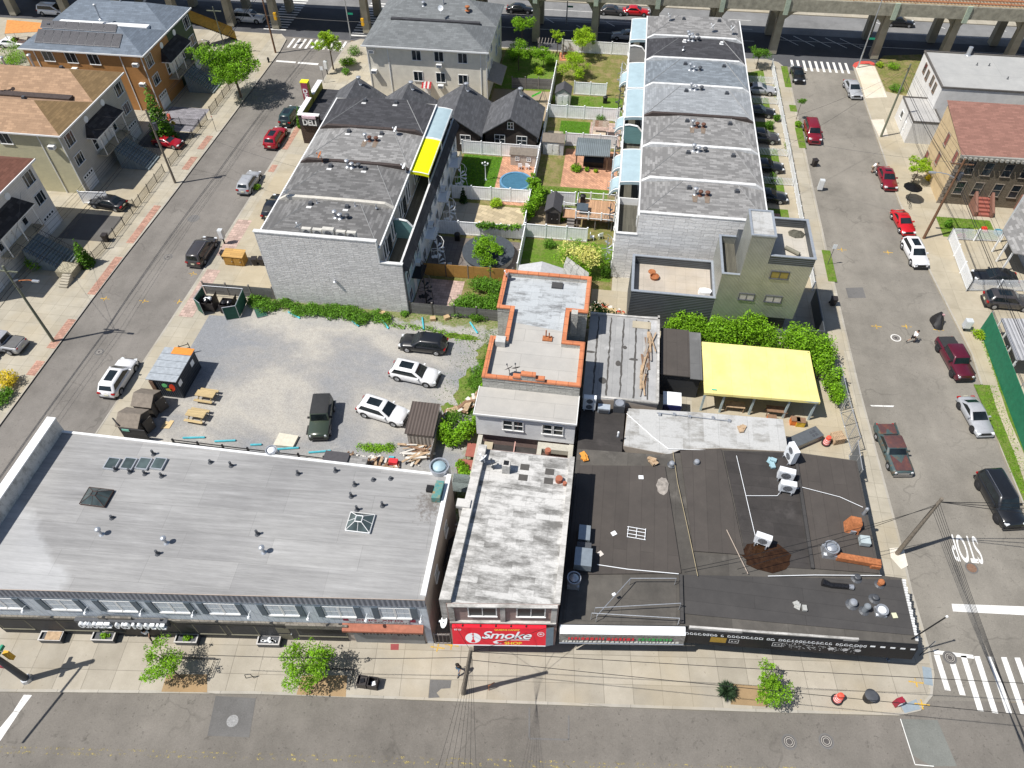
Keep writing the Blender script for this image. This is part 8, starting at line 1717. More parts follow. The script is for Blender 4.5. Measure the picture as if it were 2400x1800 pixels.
def sack(b,x,y,z,r,rr):
 n=8;vs=[(x,y,z-r*.5)]
 for j in range(1,5):
  f=j/5;
  for i in range(n):a=2*math.pi*i/n;rad=r*math.sin(math.pi*f)*(1+rr.uniform(-.2,.2));vs.append((x+rad*math.cos(a),y+rad*math.sin(a),z-r*.6*math.cos(math.pi*f)))
 vs.append((x,y,z+r*.75));fs=[(0,1+(i+1)%n,1+i) for i in range(n)]+[(1+j*n+i,1+j*n+(i+1)%n,1+(j+1)*n+(i+1)%n,1+(j+1)*n+i) for j in range(3) for i in range(n)]+[(1+3*n+i,1+3*n+(i+1)%n,1+4*n) for i in range(n)]
 b.raw(vs,fs)
for nm,lab,x,y,m_ in (('rubbish_container','open maroon black rubbish container with a white bag inside the green enclosure',-41.2,54.3,BINB),('rubbish_container','black rubbish container heaped with black bags in the green enclosure',-38.9,54.2,BINB)):
 root=thing(nm,lab,'dumpster',(x,y,0));b=MB();rim_box(b,x-.8,y-.6,x+.8,y+.7,.1,1.2,.06);b.box(x-.75,y-.55,.1,x+.75,y+.65,.2);b.build('tub',m_,root);b=MB();b.raw([(x+.8,y-.5,1.2),(x+.8,y+.7,1.2),(x+.95,y+.7,2.0),(x+.95,y-.5,2.0)],[(0,1,2,3),(3,2,1,0)]);b.build('lid',m_,root)
 rr=random.Random(int(-x*10))
 for i in range(4):
  bx_,by_=x+rr.uniform(-.4,.4),y+rr.uniform(-.3,.4);w_=x<-40 and i<2;bg_=thing('rubbish_bag',('white' if w_ else 'black')+' rubbish bag in the '+('left' if x<-40 else 'right')+' container of the green enclosure','bag',(bx_,by_,.9),0,'rubbish bags in the enclosure');b=MB();sack(b,bx_,by_,1.1+.1*i,.35,rr);b.build('bag',PVC if w_ else BAGB,bg_,True,20)
p=P(11,50,1050);root=thing('mesh_frame','fallen green mesh frame lying in the weeds','frame',(p.x,p.y,0));b=MB();q=[(p.x-1.0,p.y+.4,.3),(p.x+.1,p.y+.7,.3),(p.x+.8,p.y-.3,.1),(p.x-.2,p.y-.8,.1)];b.tube(q+[q[0]],.03,4);b.build('frame',METAL,root);MB().poly([(a,c_,d-.02) for a,c_,d in q]).build('mesh',GS,root)
root=thing('bin_store','golden timber bin store with double doors on the driveway','bin store',(-41.3,61.6,0));GOLD=m_wallwood('golden_boards',(.42,.23,.05),.5);MB().box(-42.4,61.5,0,-40.1,62.7,1.3).build('body',GOLD,root);b=MB();b.raw([(-42.5,61.4,1.32),(-40.0,61.4,1.32),(-40.0,62.8,1.45),(-42.5,62.8,1.45)],[(0,1,2,3)]);b.build('lid',m_planks('golden_lid',(.5,.3,.1),.3,1,.1),root)
Wd=Wall((-42.4,61.5),(-40.1,61.5));[door(root,Wd,t,.9,1.1,.1,GOLD,'store_door',1) for t in (.65,1.65)]
def wheelie(lab,x,y,az=0,mat=None,z=0,name='wheelie_bin'):
 root=thing(name,lab,'bin',(x,y,z),R(az));b=MB();b.raw([(-.24,-.24,.05),(.24,-.24,.05),(.24,.24,.05),(-.24,.24,.05),(-.3,-.32,.95),(.3,-.32,.95),(.3,.3,.95),(-.3,.3,.95)],[(3,2,1,0),(4,5,6,7),(0,1,5,4),(1,2,6,5),(2,3,7,6),(3,0,4,7)]);b.build('body',mat or BINB,root,local=True)
 b=MB();b.box(-.33,-.36,.95,.33,.34,1.03);b.build('lid',mat or BINB,root,local=True)
 for s_ in (-1,1):MB().frus((s_*.28,.26,.12),(s_*.34,.26,.12),.12,.12,10).build('wheel',TYRE,root,local=True)
wheelie('small dark bin left of the golden timber bin store',-42.9,62.6);wheelie('dark bin against the stone wall right of the timber bin store, left one',-38.9,62.0,10);wheelie('dark bin against the stone wall right of the timber bin store, right one',-38.1,62.1)
wheelie('black wheelie bin standing alone in the right street',28.1,91.6,20,z=RZ);wheelie('black bin behind the iron fence on the left pavement',-58.3,63.8,5);wheelie('black bin beside the pavement at the metal clad house',26.6,63.9,0)
def cabinet(lab,x,y,z,h,sx=.55,sy=.5,name='utility_cabinet',mat=None):
 root=thing(name,lab,'utility box',(x,y,0));MB().cyl(x,y,0,.09,z+.05,8).build('post',BLACK,root);b=MB();b.box(x-sx/2,y-sy/2,z,x+sx/2,y+sy/2,z+h);b.build('box',mat or plain('pale_box_paint',(.55,.57,.58),.5),root);b=MB();b.box(x-sx/2+.05,y-sy/2-.02,z+.08,x+sx/2-.05,y-sy/2,z+h-.08);b.build('door',mat or WHITE,root)
cabinet('white relay box on a black post beside the dark minivan',-44.0,65.2,.9,1.2);cabinet('pale weathered box on a post between the covered motorcycle and the maroon pickup',39.9,61.7,.5,1.0,.7,.6);cabinet('white box by the kerb below the lone wheelie bin',28.1,86.0,.05,1.4,.6,.5);cabinet('white relay box on a black post near the deli sign',-44.3,107.6,.9,1.2)
b=MB();root=thing('fire_hydrant','dark fire hydrant on the kerb by the stop line','hydrant',(-54.9,110.3,0));b.lathe(-54.9,110.3,0,[(.2,0),(.14,.1),(.14,.6),(.17,.62),(.08,.8)],10);b.tube([(-55.1,110.3,.5),(-54.7,110.3,.5)],.07,6);b.build('body',BLACK,root,True)
def barrel(lab,x,y):
 root=thing('traffic_barrel',lab,'traffic barrel',(x,y,0));prof=[(.3,0),(.3,.25),(.27,.26),(.27,.5),(.24,.51),(.24,.75),(.21,.76),(.21,.95),(.1,1.0)]
 MB().lathe(x,y,.08,prof,16).build('body',plain('safety_orange_red',(.75,.10,.06),.6),root,True);MB().cyl(x,y,0,.42,.09,16).build('base',TYRE,root)
 for z,r in ((.2,.302),(.42,.275),(.64,.245)):MB().lathe(x,y,z,[(r,0),(r,.1),(r-.02,.1)],16).build('reflective_band',PVC,root)
hedge('weeds','low green weeds spreading over the east end of the gravel lot',[(-9.4,53),(-9.8,50),(-10.6,48),(-9.8,46),(-10.8,44),(-9.6,42.8)],.75,.22,3800,LF3,41,cat='weeds',ls=.09);hedge('weeds','patchy weeds beside the long rail of the lot and the timber',[(-19.5,38.3),(-17.6,38.2),(-16.6,38.6)],.5,.25,800,LF,42,cat='weeds',ls=.09);barrel('orange and white traffic barrel on the front pavement by the litter bin',20.9,20.75);barrel('orange and white traffic barrel by the pallets in the courtyard',23.3,44.4)
root=thing('litter_bin','black wire street litter bin at the corner','bin',(23.1,21.1,0));b=MB();b.lathe(23.1,21.1,.02,[(.34,0),(.44,.85),(.4,.85),(.3,.2)],18);b.build('basket',BLACK,root,True);MB().lathe(23.1,21.1,.86,[(.46,0),(.46,.06),(.3,.1)],18).build('rim',DGREY,root,True)
root=thing('newspaper_box','dark red newspaper box near the corner ramp','newspaper box',(25.1,21.0,0),R(25));MB().box(-.25,-.2,.1,.25,.2,1.0).build('box',plain('dark_red_box',(.28,.02,.04),.5),root,local=True);MB().box(-.18,-.23,.45,.18,-.2,.85).build('window',PVC,root,local=True)
for i,(x,y) in enumerate(((-38.3,17.25),(-34.3,17.8),(-27.9,18.5),(-21.6,19.2))):
 root=thing('planter','dark rectangular planter on the front pavement, %s one' % ['leftmost, half covered by boards','second from the left, with a green plant','third from the left, with yellow flowers','rightmost, full of rubbish'][i],'planter',(x,y,0),R(6.3));b=MB();rim_box(b,-.85,-.35,.85,.35,0,.62,.06);b.box(-.79,-.29,0,.79,.29,.5);b.build('box',DGREY,root,local=True);b=MB();rim_box(b,-.88,-.38,.88,.38,.62,.66,.1);b.build('rim',plain('pale_rim',(.5,.48,.46),.6),root,local=True)
 if i==0:MB().box(-.35,-.33,.66,.8,.33,.7).build('boards',W1,root,local=True)
 elif i<3:rr=random.Random(i);leaf_cloud(rr,[(0,0,.65,.25,.2),(.35,.05,.6,.15,.1)],120,.07).build('foliage',LF,root,local=True)
 else:rr=random.Random(9);b=MB();[b.rbox(rr.uniform(-.6,.6),rr.uniform(-.15,.15),.5,.2,.15,.15,rr.random()) for _ in range(12)];b.build('litter',PVC,root,local=True)['kind']='stuff'
for i,(x,y) in enumerate(((-13.7,17.2),(-12.9,17.2))):root=thing('refuse_bin','open dark refuse bin beside the mulch pit, %s one' % ['left','right'][i],'bin',(x,y,0));b=MB();rim_box(b,x-.36,y-.36,x+.36,y+.36,0,.8,.05);b.box(x-.31,y-.31,0,x+.31,y+.31,.25 if i else .6);b.build('tub',BINB,root);MB().rbox(x,y,.3 if i else .62,.3,.3,.08,.4).build('contents',PVC if i else BAGB,root)
def pit_rail(lab,x0,y0,x1,y1):
 root=thing('tree_guard',lab,'tree guard',(x0,y0,0));b=MB();d=.109*(x1-x0)
 path=[(x0,y0,.45),(x0,y1,.45),(x1,y1+d,.45),(x1,y0+d,.45)];b.tube(path,.035,5);b.tube([(p[0],p[1],.2) for p in path],.025,5)
 for p,q in zip(path,path[1:]):
  L=(Vector(q)-Vector(p)).length;n=int(L/.22)
  for i in range(n+1):v=Vector(p).lerp(Vector(q),i/n);b.tube([(v.x,v.y,0),(v.x,v.y,.45)],.018,3)
 b.build('rail',BLACK,root)
pit_rail('black iron guard around the leftmost tree pit',-28.8,15.6,-25.2,17.0);pit_rail('black iron guard around the mulch pit before the roll gate',-18.5,16.4,-14.6,17.6)
root=thing('bicycle_rack','small dark bicycle rack on the front pavement','bicycle rack',(-22.2,16.5,0));b=MB();b.tube([(-22.5,16.4,0),(-22.4,16.4,.75),(-22.0,16.5,.75),(-21.9,16.5,0)],.03,5);b.build('hoop',BLACK,root)
root=thing('bicycle_rack','rusty hoop rack by the front utility pole','bicycle rack',(-4.4,18,0));b=MB();b.tube([(-4.4,18.0,0),(-4.4,18.0,.95),(-4.0,18.3,.95)],.035,5);b.build('hoop',RUST,root)
root=thing('metal_worktop','long dark metal counter lying in the courtyard','counter',(21,44.2,0),R(33));MB().box(-1.9,-.55,0,1.9,.55,.75).build('cabinet',plain('brushed_grey',(.3,.29,.28),.4,.4),root,local=True);MB().box(-1.95,-.6,.75,1.95,.6,.8).build('worktop',plain('slate_worktop',(.1,.11,.12),.35),root,local=True)
b=MB();[b.box(.9+i*.35,-.35+j*.4,.8,1.15+i*.35,-.1+j*.4,.83) for i in range(2) for j in range(2)];b.build('burner',DGREY,root,local=True)
root=thing('pallet_stack','stack of wooden pallets by the chain link gate','pallets',(24.3,44.9,0));
for j in range(6):
 b=MB();z=.14*j
 for i in range(7):b.rbox(24.3+(-.5+i*.165)*math.cos(.35),44.9+(-.5+i*.165)*math.sin(.35),z+.1,.1,1.0,.025,.35)
 for i in (-1,0,1):b.rbox(24.3-i*.42*math.sin(.35),44.9+i*.42*math.cos(.35),z,1.1,.1,.1,.35)
 b.build('pallet',W1,root)
for i,(x,y,lab) in enumerate(((18.4,46.3,'orange pumpkin coloured crate under the right of the canopy'),(20.6,46.4,'orange box at the far right under the canopy'),(21.1,46.3,'yellow jerrycan beside the orange box'))):
 root=thing('crate',lab,'crate',(x,y,0));MB().box(x-.4,y-.25,0,x+.4,y+.35,.7).build('box',plain(['orange_crate','orange_crate','yellow_can'][i],[(.6,.16,.03),(.6,.16,.03),(.6,.4,.04)][i],.7,var=.3),root);MB().box(x-.42,y-.27,.7,x+.42,y+.37,.74).build('lid',W3,root)
table('wooden work table under the yellow canopy, middle',15,47.4,0,1.8,.8,.8,W1);table('wooden work table under the yellow canopy, right',18.9,47.3,0,1.9,.8,.85,W3)
root=thing('blue_tarp_stall','white and blue tarp stall left of the yellow canopy','stall',(9.4,45.2,0));MB().box(7.9,45.3,2.2,9.6,46.9,2.26).build('tarp',PVC,root);MB().box(7.9,45.2,.6,9.6,45.26,2.2).build('curtain',plain('blue_tarp',(.01,.015,.09),.5),root);MB().tube([(9.55,45.3,0),(9.55,45.3,2.2)],.04,5).build('post',METAL,root)
pile('garden_clutter','terracotta pots and boxes on timber racks between the two buildings',[(.7,59.6),(2.2,59.4),(3.8,58.8)],.3,30,[plain('orange_red_pot',(.5,.08,.04),.7),W1,W2],6,(.25,.5),0,1.5,hmax=.6,w_=(.2,.35),cat='clutter')
table('yellow timber rack between the orange coped building and the metal clad house',2.0,58.6,0,2.0,1.2,.9,PICW)
# ================================================================== plant on the roofs
def condenser(lab,p,az,s_=1.0,stand=.35,name='air_condenser',fans=1,mat=None):
 root=thing(name,lab,'condenser',tuple(p),R(az),None);w_,d,h=.95*s_,.38*s_,(.75 if fans==1 else 1.3)*s_
 MB().box(-w_/2,-d/2,stand,w_/2,d/2,stand+h).build('casing',mat or PVC,root,local=True)
 for i in range(fans):
  zc=stand+h*(i+.5)/fans;r=min(w_,h/fans)*.38;b=MB()
  for rr_ in (r,r*.7,r*.4):b.frus((0,-d/2-.015,zc),(0,-d/2,zc),rr_,rr_,16) if rr_==r else None
  b.build('fan',DGREY,root,local=True)
 g=MB();[g.box(-w_/2+.06,-d/2-.02,stand+.08+j*.09*s_,w_/2-.06,-d/2-.005,stand+.1+j*.09*s_) for j in range(int((h-.15)/(.09*s_)))];g.build('grille',METAL,root,local=True)
 for s2 in (-1,1):MB().box(s2*w_*.36-.04,-d/2-.1,0,s2*w_*.36+.04,d/2+.1,stand).build('foot',METAL,root,local=True)
for i,x in enumerate((-29.1,-27.95,-26.8,-25.5,-24.4)):condenser('pale condenser on the parapet of the dark mottled roof, %s of five' % ['leftmost','second','middle, widest','fourth','rightmost'][i],(x,57.3,8.95),0,1.0 if i!=2 else 1.25,.1,mat=plain('cream_casing',(.55,.53,.48),.6))
condenser('tall white condenser nearest the white roof on the dark shop roof',(18.2,38.9,4.1),-70,1.25,.3,fans=2);condenser('middle white condenser of the group on the dark shop roof',(17.6,36.9,4.1),-10,1.35,.35,fans=1);condenser('lowest white condenser of the group on the dark shop roof',(17.6,35.7,4.1),-5,1.3,.3,fans=1);condenser('single white condenser beside the rusty puddle',(15.2,30.5,4.07),-15,1.25,.4,fans=1)
condenser('white double fan condenser lying by the ribbed roof, left of the group',(1.0,42.9,3.4),0,1.2,.1,fans=2)
root=thing('rooftop_ac','dark green rooftop unit with a round fan near the ribbed roof','rooftop unit',(3.7,43.2,3.3));MB().box(3.2,42.8,3.32,4.2,43.7,4.2).build('casing',DGREY,root);MB().lathe(3.7,43.25,4.2,[(.4,0),(.4,.06),(.1,.04)],16).build('fan',METAL,root)
root=thing('vent_hood','pale sheet metal box beside the dark green rooftop unit','rooftop unit',(2.3,42.9,3.3));MB().box(1.8,42.6,3.32,2.9,43.2,3.9).build('casing',plain('pale_sheet',(.5,.55,.6),.4,.3),root);MB().box(1.9,42.5,3.4,2.8,42.6,3.8).build('louvre',DGREY,root)
def drum(lab,x,y,z,r,h,name='exhaust_fan',box=.5,cap=METAL):
 root=thing(name,lab,'exhaust fan',(x,y,z));MB().box(x-r*.9,y-r*.9,z,x+r*.9,y+r*.9,z+box).build('curb',METAL,root);MB().lathe(x,y,z+box,[(r,0),(r*1.05,h),(r*.9,h),(r*.85,h*.5)],20).build('housing',METAL,root,True);MB().lathe(x,y,z+box+h*.5,[(r*.7,0),(r*.68,h*.45),(r*.4,h*.62),(.02,h*.66)],18).build('motor_cover',cap,root,True)
drum('big galvanised exhaust drum with a pale blue cap at the corner of the silver roof',-10.3,31.75,6.0,.75,.9,box=1.2,cap=plain('pale_blue_cap',(.33,.45,.5),.5));drum('large round exhaust fan joined to the rusty duct',20.3,30.4,4.1,.55,.55);drum('dark exhaust drum in the shade beside the smoke shop wall',1.0,25.2,4.1,.5,.6)
drum('white capped mushroom exhaust at the corner end of the shop roof',23.4,26.0,4.1,.42,.35,box=.2,cap=PVC)
drum('cream drum vent at the top edge of the silver roof',-24.0,31.6,7.0,.45,.6,box=.3,cap=PVC)
root=thing('exhaust_duct','rusty orange duct lying across the shop roof','duct',(20.8,30,4.1));b=MB();b.obox((22.4,29.95,4.2),(1,-.06,0),(.06,1,0),(0,0,1),3.2,.5,.45);b.build('duct',RUST,root);MB().box(23.3,29.5,4.1,24.0,30.1,4.5).build('end_box',RUST,root)
root=thing('rusty_hood','orange rusty angular hood on the shop roof','vent hood',(22.4,32.8,4.1));b=MB();x,y,z=22.4,32.9,4.12;b.raw([(x-.55,y-.45,z),(x+.45,y-.55,z),(x+.55,y+.5,z),(x-.5,y+.5,z),(x-.2,y-.05,z+.95),(x+.6,y-.15,z+.9),(x+.6,y+.5,z+.9),(x-.2,y+.55,z+.95)],[(4,5,6,7),(0,1,5,4),(1,2,6,5),(2,3,7,6),(3,0,4,7)]);b.build('hood',RUST,root);MB().box(22.2,32.3,4.2,22.6,32.4,4.6).build('louvre',METAL,root)
root=thing('electrical_box','pale grey box beside the orange rusty hood','rooftop unit',(23.1,31.7,4.1));MB().box(22.75,31.3,4.3,23.5,32.0,4.75).build('casing',plain('pale_grey_green',(.4,.46,.47),.5),root);MB().box(22.9,31.4,4.1,23.3,31.9,4.3).build('stand',RUST,root)
root=thing('exhaust_box','big sheet metal exhaust hood in the shade beside the smoke shop','exhaust hood',(1.5,27,4.1));MB().box(.9,26.2,4.5,2.2,27.7,5.3).build('hood',plain('dull_blue_steel',(.33,.38,.42),.35,.5),root);MB().box(1.0,27.7,4.3,2.1,28.4,4.9).build('fan_box',DGREY,root);MB().box(1.05,28.6,4.2,1.95,29.9,4.9).build('duct_box',plain('dull_blue_steel',(.33,.38,.42),.35,.5),root);MB().box(1.2,26.3,4.1,1.9,27.5,4.5).build('stand',DGREY,root)
for q,lab,r,h,m_ in (((33,725,245),'shiny round vent with a dark mouth on the corner roof',.24,.4,METAL),((33,830,300),'grey flue pipe with a black mouth next to the shiny vent',.2,.8,plain('slate_flue',(.2,.22,.24),.5)),((33,920,195),'dark round vent on the square patch of the corner roof',.22,.35,DGREY),((33,965,70),'vent with an orange cap near the back of the corner roof',.2,.4,RUST),((33,765,20),'black capped vent below the rusty duct',.22,.35,DGREY),((22,1380,695),'silver dome vent, left of two on the middle roof',.2,.2,METAL),((22,1595,680),'silver dome vent, right of two on the middle roof',.2,.2,METAL),((22,915,450),'white pipe vent left of the white coated roof',.08,.5,PVC),((32,830,1120),'slim flue on the roof edge above the rusty hood',.12,.7,METAL)):
 p=P(*q,4.15);root=thing('roof_vent',lab,'vent',(p.x,p.y,4.1));MB().cyl(p.x,p.y,4.0,r,h+.1,14).build('pipe',m_,root,True);MB().lathe(p.x,p.y,4.1+h,[(r*1.25,0),(r*1.2,.08),(r*.9,.16),(.02,.2)] if m_ is not DGREY else [(r*1.1,0),(r*.8,.04),(r*.7,-.1)],14).build('cap',m_ if m_ is not RUST else RUST,root,True);MB().lathe(p.x,p.y,4.1,[(r*1.9,0),(r*1.2,.08)],12).build('collar',DGREY,root)
p=P(33,600,80,4.3);root=thing('flexible_duct','black crumpled flexible duct lying on the corner roof','duct',(p.x,p.y,4.1));b=MB();b.tube([(p.x-1.1,p.y+.1,4.35),(p.x-.5,p.y-.05,4.3),(p.x+.6,p.y,4.3),(p.x+.9,p.y,4.3)],[.3,.2,.2,.2],10);b.build('duct',BAGB,root,True);MB().frus((p.x+.8,p.y,4.3),(p.x+1.15,p.y,4.3),.2,.2,12).build('end_ring',METAL,root)
root=thing('antenna_frame','white ladder like frame lying on the brown roof','frame',(6,31,4.2));b=MB();p=P(22,1075,1290,4.2)
for t in (-.7,-.25,.25,.7):b.rbox(p.x,p.y+t*.65,4.2,1.45,.045,.04,-.06)
for t in (-.85,0,.85):b.rbox(p.x+t*.8,p.y,4.24,.045,.95,.04,-.06)
b.build('bars',PVC,root)
root=thing('steel_frame','loose galvanised tube frame standing on the front of the shop roof','frame',(5,24,4.1));b=MB()
A_=[P(23,x,y,5.0) for x,y in ((720,275),(1460,235),(1450,365),(690,320),(735,340),(1025,20),(1420,20))]
for i,j in ((0,1),(3,2),(4,5),(5,6)):b.tube([A_[i],A_[j]],.032,5)
for q in A_:b.tube([q,(q.x,q.y-.1,4.1)],.025,4)
b.build('tubes',METAL,root);q=P(23,880,160,4.9);MB().rbox(q.x,q.y,4.85,.25,.2,.12,.6).build('floodlight',PVC,root)
def pipe(lab,pts,z,r=.026,mat=None,name='roof_pipe',cat='pipe'):
 q=[P(*p,z) for p in pts];root=thing(name,lab,cat,tuple(q[0]));MB().tube(q,r,5).build('pipe',mat or PVC,root)
pipe('white pipe running up the dark roof to the group of condensers',[(22,1940,620),(22,2020,960),(22,2120,1390)],4.18);pipe('white pipe crossing to the left condenser',[(22,2020,965),(32,80,965),(32,110,930)],4.2);pipe('white pipe across the far dark roof ending in an orange cap',[(32,235,910),(32,290,890),(32,620,975),(32,820,1065)],4.25);pipe('double conduit crossing the white roof diagonally',[(22,990,255),(22,1220,460),(22,1350,560),(22,1830,575)],3.6,.035);pipe('long thin pipe down the worn strip of the brown roof',[(22,1390,580),(22,1430,850),(22,1530,1300),(22,1605,1659)],4.25,.025,plain('ochre_pipe',(.4,.33,.2),.7));pipe('pale pole lying across the middle roof',[(22,1855,1260),(22,2040,1640)],4.3,.04,plain('tan_pole',(.4,.33,.27),.7));pipe('white cable along the front seam of the brown roof',[(22,735,1560),(22,1000,1600),(22,1440,1640)],4.2,.035);pipe('straight pale pipe at the back of the corner roof',[(32,0,1640+19),(32,400,1650),(32,980,1655)],4.3,.03)
for q,lab,m_ in (((22,1210,670,4.3),'broken crate and boards on the seam of the brown roof',W1),((22,610,620,4.2),'orange and white litter on the wall beside the smoke shop',plain('orange_litter',(.7,.3,.05),.7)),((22,1990,380,3.6),'cardboard and rags on the white roof',W1),((32,40,680,4.2),'pale blue and black rags on the dark roof',plain('pale_blue_rag',(.3,.45,.5),.8)),((33,280,250,4.2),'torn plastic wrapped block on the corner roof',plain('grey_plastic_film',(.4,.4,.38),.4)),((33,1095,340,4.2),'pale square board on the corner roof',plain('pale_board',(.6,.6,.42),.7)),((22,880,1290,4.2),'small pale square lying on the brown roof',PVC),((22,765,1465,4.2),'pale sheet at the shadow edge of the brown roof',plain('pinkish_white_sheet',(.6,.55,.5),.8)),((22,1115,805,4.2),'short white tube lying on the brown roof',PVC)):
 p=P(*q);root=thing('litter',lab,'litter',tuple(p));rr=random.Random(int(p.x*7));b=MB();n=1 if 'square' in lab or 'sheet' in lab or 'tube' in lab else 5
 for i in range(n):b.rbox(p.x+rr.uniform(-.3,.3)*(n>1),p.y+rr.uniform(-.3,.3)*(n>1),p.z-.05,rr.uniform(.25,.7) if n>1 else .4,rr.uniform(.15,.5) if n>1 else .35,.06+.04*i,rr.random()*3)
 b.build('pieces',m_,root)
root=thing('teal_hvac','weathered teal metal rooftop unit at the corner of the silver roof','rooftop unit',(-9.95,29.4,7.6));TL=m_patina('weathered_teal',(.06,.2,.2),(.1,.26,.24),(.3,.22,.1));b=MB();b.prism([(-10.3,28.7),(-9.65,28.75),(-9.6,30.3),(-10.2,30.3)],7.65,8.25);b.build('casing',TL,root);MB().box(-10.9,29.5,7.62,-10.35,30.0,7.95).build('intake',BLACK,root)
table('red brown timber table among the ivy in the alley',-9.2,38.7,0,1.1,1.5,.8,STP);root=thing('timber_chest','red brown timber chest in the alley','chest',(-9.6,36.9,0));MB().box(-10.2,36.4,0,-8.8,37.4,.9).build('body',STP,root);MB().box(-10.25,36.35,.9,-8.75,37.45,1.0).build('lid',STP,root)
root=thing('alley_lean_to','grey green sheet roof over the alley','lean-to',(-8.7,34,0));MB().raw([(-10.0,33.0,2.6),(-8.1,33.0,2.6),(-8.1,34.6,2.9),(-10,34.6,2.9)],[(0,1,2,3),(3,2,1,0)]).build('sheet',plain('grey_green_sheet',(.22,.26,.25),.6),root);MB().box(-10,33,0,-9.9,34.6,2.6).build('wall',WOOD_W,root)
root=thing('alley_canopy','dark sloping hood over the alley beside the cream wall','canopy',(-8.6,27,0));MB().raw([(-9.1,25.6,3.6),(-8.2,26.2,4.3),(-8.2,28.6,4.3),(-9.1,27.8,3.6)],[(0,1,2,3),(3,2,1,0)]).build('hood',DGREY,root);MB().box(-9.1,25.6,0,-9.0,25.8,3.6).build('post',DGREY,root)
bar_fence('alley_gate','weathered timber gate closing the alley beside the roll gate',[(-9.0,20.9),(-7.8,21.05)],1.9,WOOD_W,.25,.05,1.2)
# ================================================================== poles, lamps and wires
POLE=plain('weathered_pole_wood',(.2,.17,.135),.9,var=.3,scale=4);POLEG=plain('treated_pole_wood',(.17,.18,.13),.9,var=.2,scale=4);POLEB=plain('brown_pole_wood',(.17,.09,.05),.9,var=.2,scale=4)
def upole(lab,x,y,h,mat,r=.16,arm=True,lamp=None,lean=(0,0),tf=False,base=0):
 root=thing('utility_pole',lab,'utility pole',(x,y,base));tx,ty=x+lean[0],y+lean[1];MB().tube([(x,y,base-.05),(tx,ty,base+h)],[r,r*.65],10).build('pole',mat,root,True)
 if arm:MB().box(tx-1.2,ty-.06,base+h-.7,tx+1.2,ty+.06,base+h-.58).build('crossarm',mat,root)
 if tf:MB().cyl(tx+.4,ty,base+h-2.6,.25,.9,12).build('transformer',DGREY,root,True)
 if lamp:
  dx,z,m_=lamp;MB().tube([(x,y,z-.4),(x+dx*.4,y,z),(x+dx*.8,y,z+.15),(x+dx,y,z+.1)],.05,6).build('lamp_arm',m_,root);MB().box(min(x+dx*.95,x+dx*1.25),y-.12,z+.02,max(x+dx*.95,x+dx*1.25),y+.12,z+.16).build('lamp_head',METAL,root)
 return Vector((tx,ty,base+h-.5))
a=P(1,465,1290);LA=upole('grey green utility pole with a street lamp at the left edge of the left street',a.x,a.y,10.3,POLEG,lamp=(2.3,8.6,RUST),tf=True)
a=P(0,1515,1580);LB=upole('weathered utility pole between the beige house and the left street',a.x,a.y,10.3,POLE,tf=True,arm=False);a=P(10,170,455);LC=upole('brown utility pole at the stop line of the left street',a.x,a.y,11.5,POLEB,arm=False)
a=P(0,1960,470);upole('slim pole with a pale crossarm behind the green house',a.x,a.y,7.5,POLEG,.1)
a=P(30,975,1180);RB=upole('grey utility pole rising beside the small white garage',a.x,a.y,10.4,POLEG,tf=False,arm=False);a=P(31,1345,400);RA=upole('brown utility pole with a cobra head lamp beside the white crossover',a.x,a.y,10.8,POLEB,.17,lamp=(-2.4,8.8,METAL),tf=True)
a=P(32,1115,1465);RC=upole('leaning weathered utility pole on the pale slab by the stop lettering',a.x,a.y,8.6,POLE,.19,arm=False,tf=False);a=P(13,1790,1010);FP=upole('short thick utility pole on the front pavement below the smoke shop sign',a.x,a.y,8.9,POLE,.2,arm=False,lean=(1.0,.0))
def wire(lab,a,b_,sag=.5,r=.018,n=14,group='overhead wires'):
 a=Vector(a);b_=Vector(b_);root=thing('overhead_wire',lab,'wire',tuple(a),0,group);pts=[a.lerp(b_,i/n)-Vector((0,0,4*sag*(i/n)*(1-i/n))) for i in range(n+1)];MB().tube(pts,r,4).build('cable',BLACK,root)
for i,(dx,dz) in enumerate(((-1.0,0),(-.4,0),(.5,0),(1.0,0),(0,-1.6),(.1,-2.0))):
 nm=['outer left','inner left','inner right','outer right','upper bundle','lower bundle'][i];o_=Vector((dx,0,dz));t_=.035 if dz else .016
 wire('wire along the left street from the lamp pole towards the viewer, '+nm,LA+o_,(LA.x+dx,8,9.8+dz),.5,t_);wire('wire between the two near left street poles, '+nm,LA+o_,LB+Vector((dx*.3,0,dz)),.5,t_);wire('wire from the middle left street pole to the stop line pole, '+nm,LB+Vector((dx*.3,0,dz)),LC+Vector((dx*.3,0,dz*.8)),.5,t_)
 wire('wire along the right street between its two tall poles, '+nm,RA+o_,RB+Vector((dx*.3,0,dz)),.4,t_);wire('wire from the brown lamp pole along the right verge towards the viewer, '+nm,RA+o_,(40.6+dx*.6,6,9.5+dz),.9,t_)
for i,(q,z) in enumerate((((60,36),8.5),((60,34),8.0),((60,38),9))):wire('wire from the leaning pole out to the right edge, %s' % ['middle','lowest','highest'][i],RC,(*q,z),.6,.03)
for i in range(5):wire('cable from the leaning pole down the right side past the crosswalk, %s' % ['first','second','third','fourth','fifth'][i],RC-Vector((0,0,.3*i)),(30.6+.35*i,4,7.5),.5+.1*i,.02)
wire('cable from the leaning pole to the back of the corner shop roof',RC-Vector((0,0,.3)),(13,27.5,5.2),.4,.02);wire('cable from the leaning pole over the dark roof to the smoke shop',RC-Vector((0,0,.6)),(9,27.2,4.6),.6,.02)
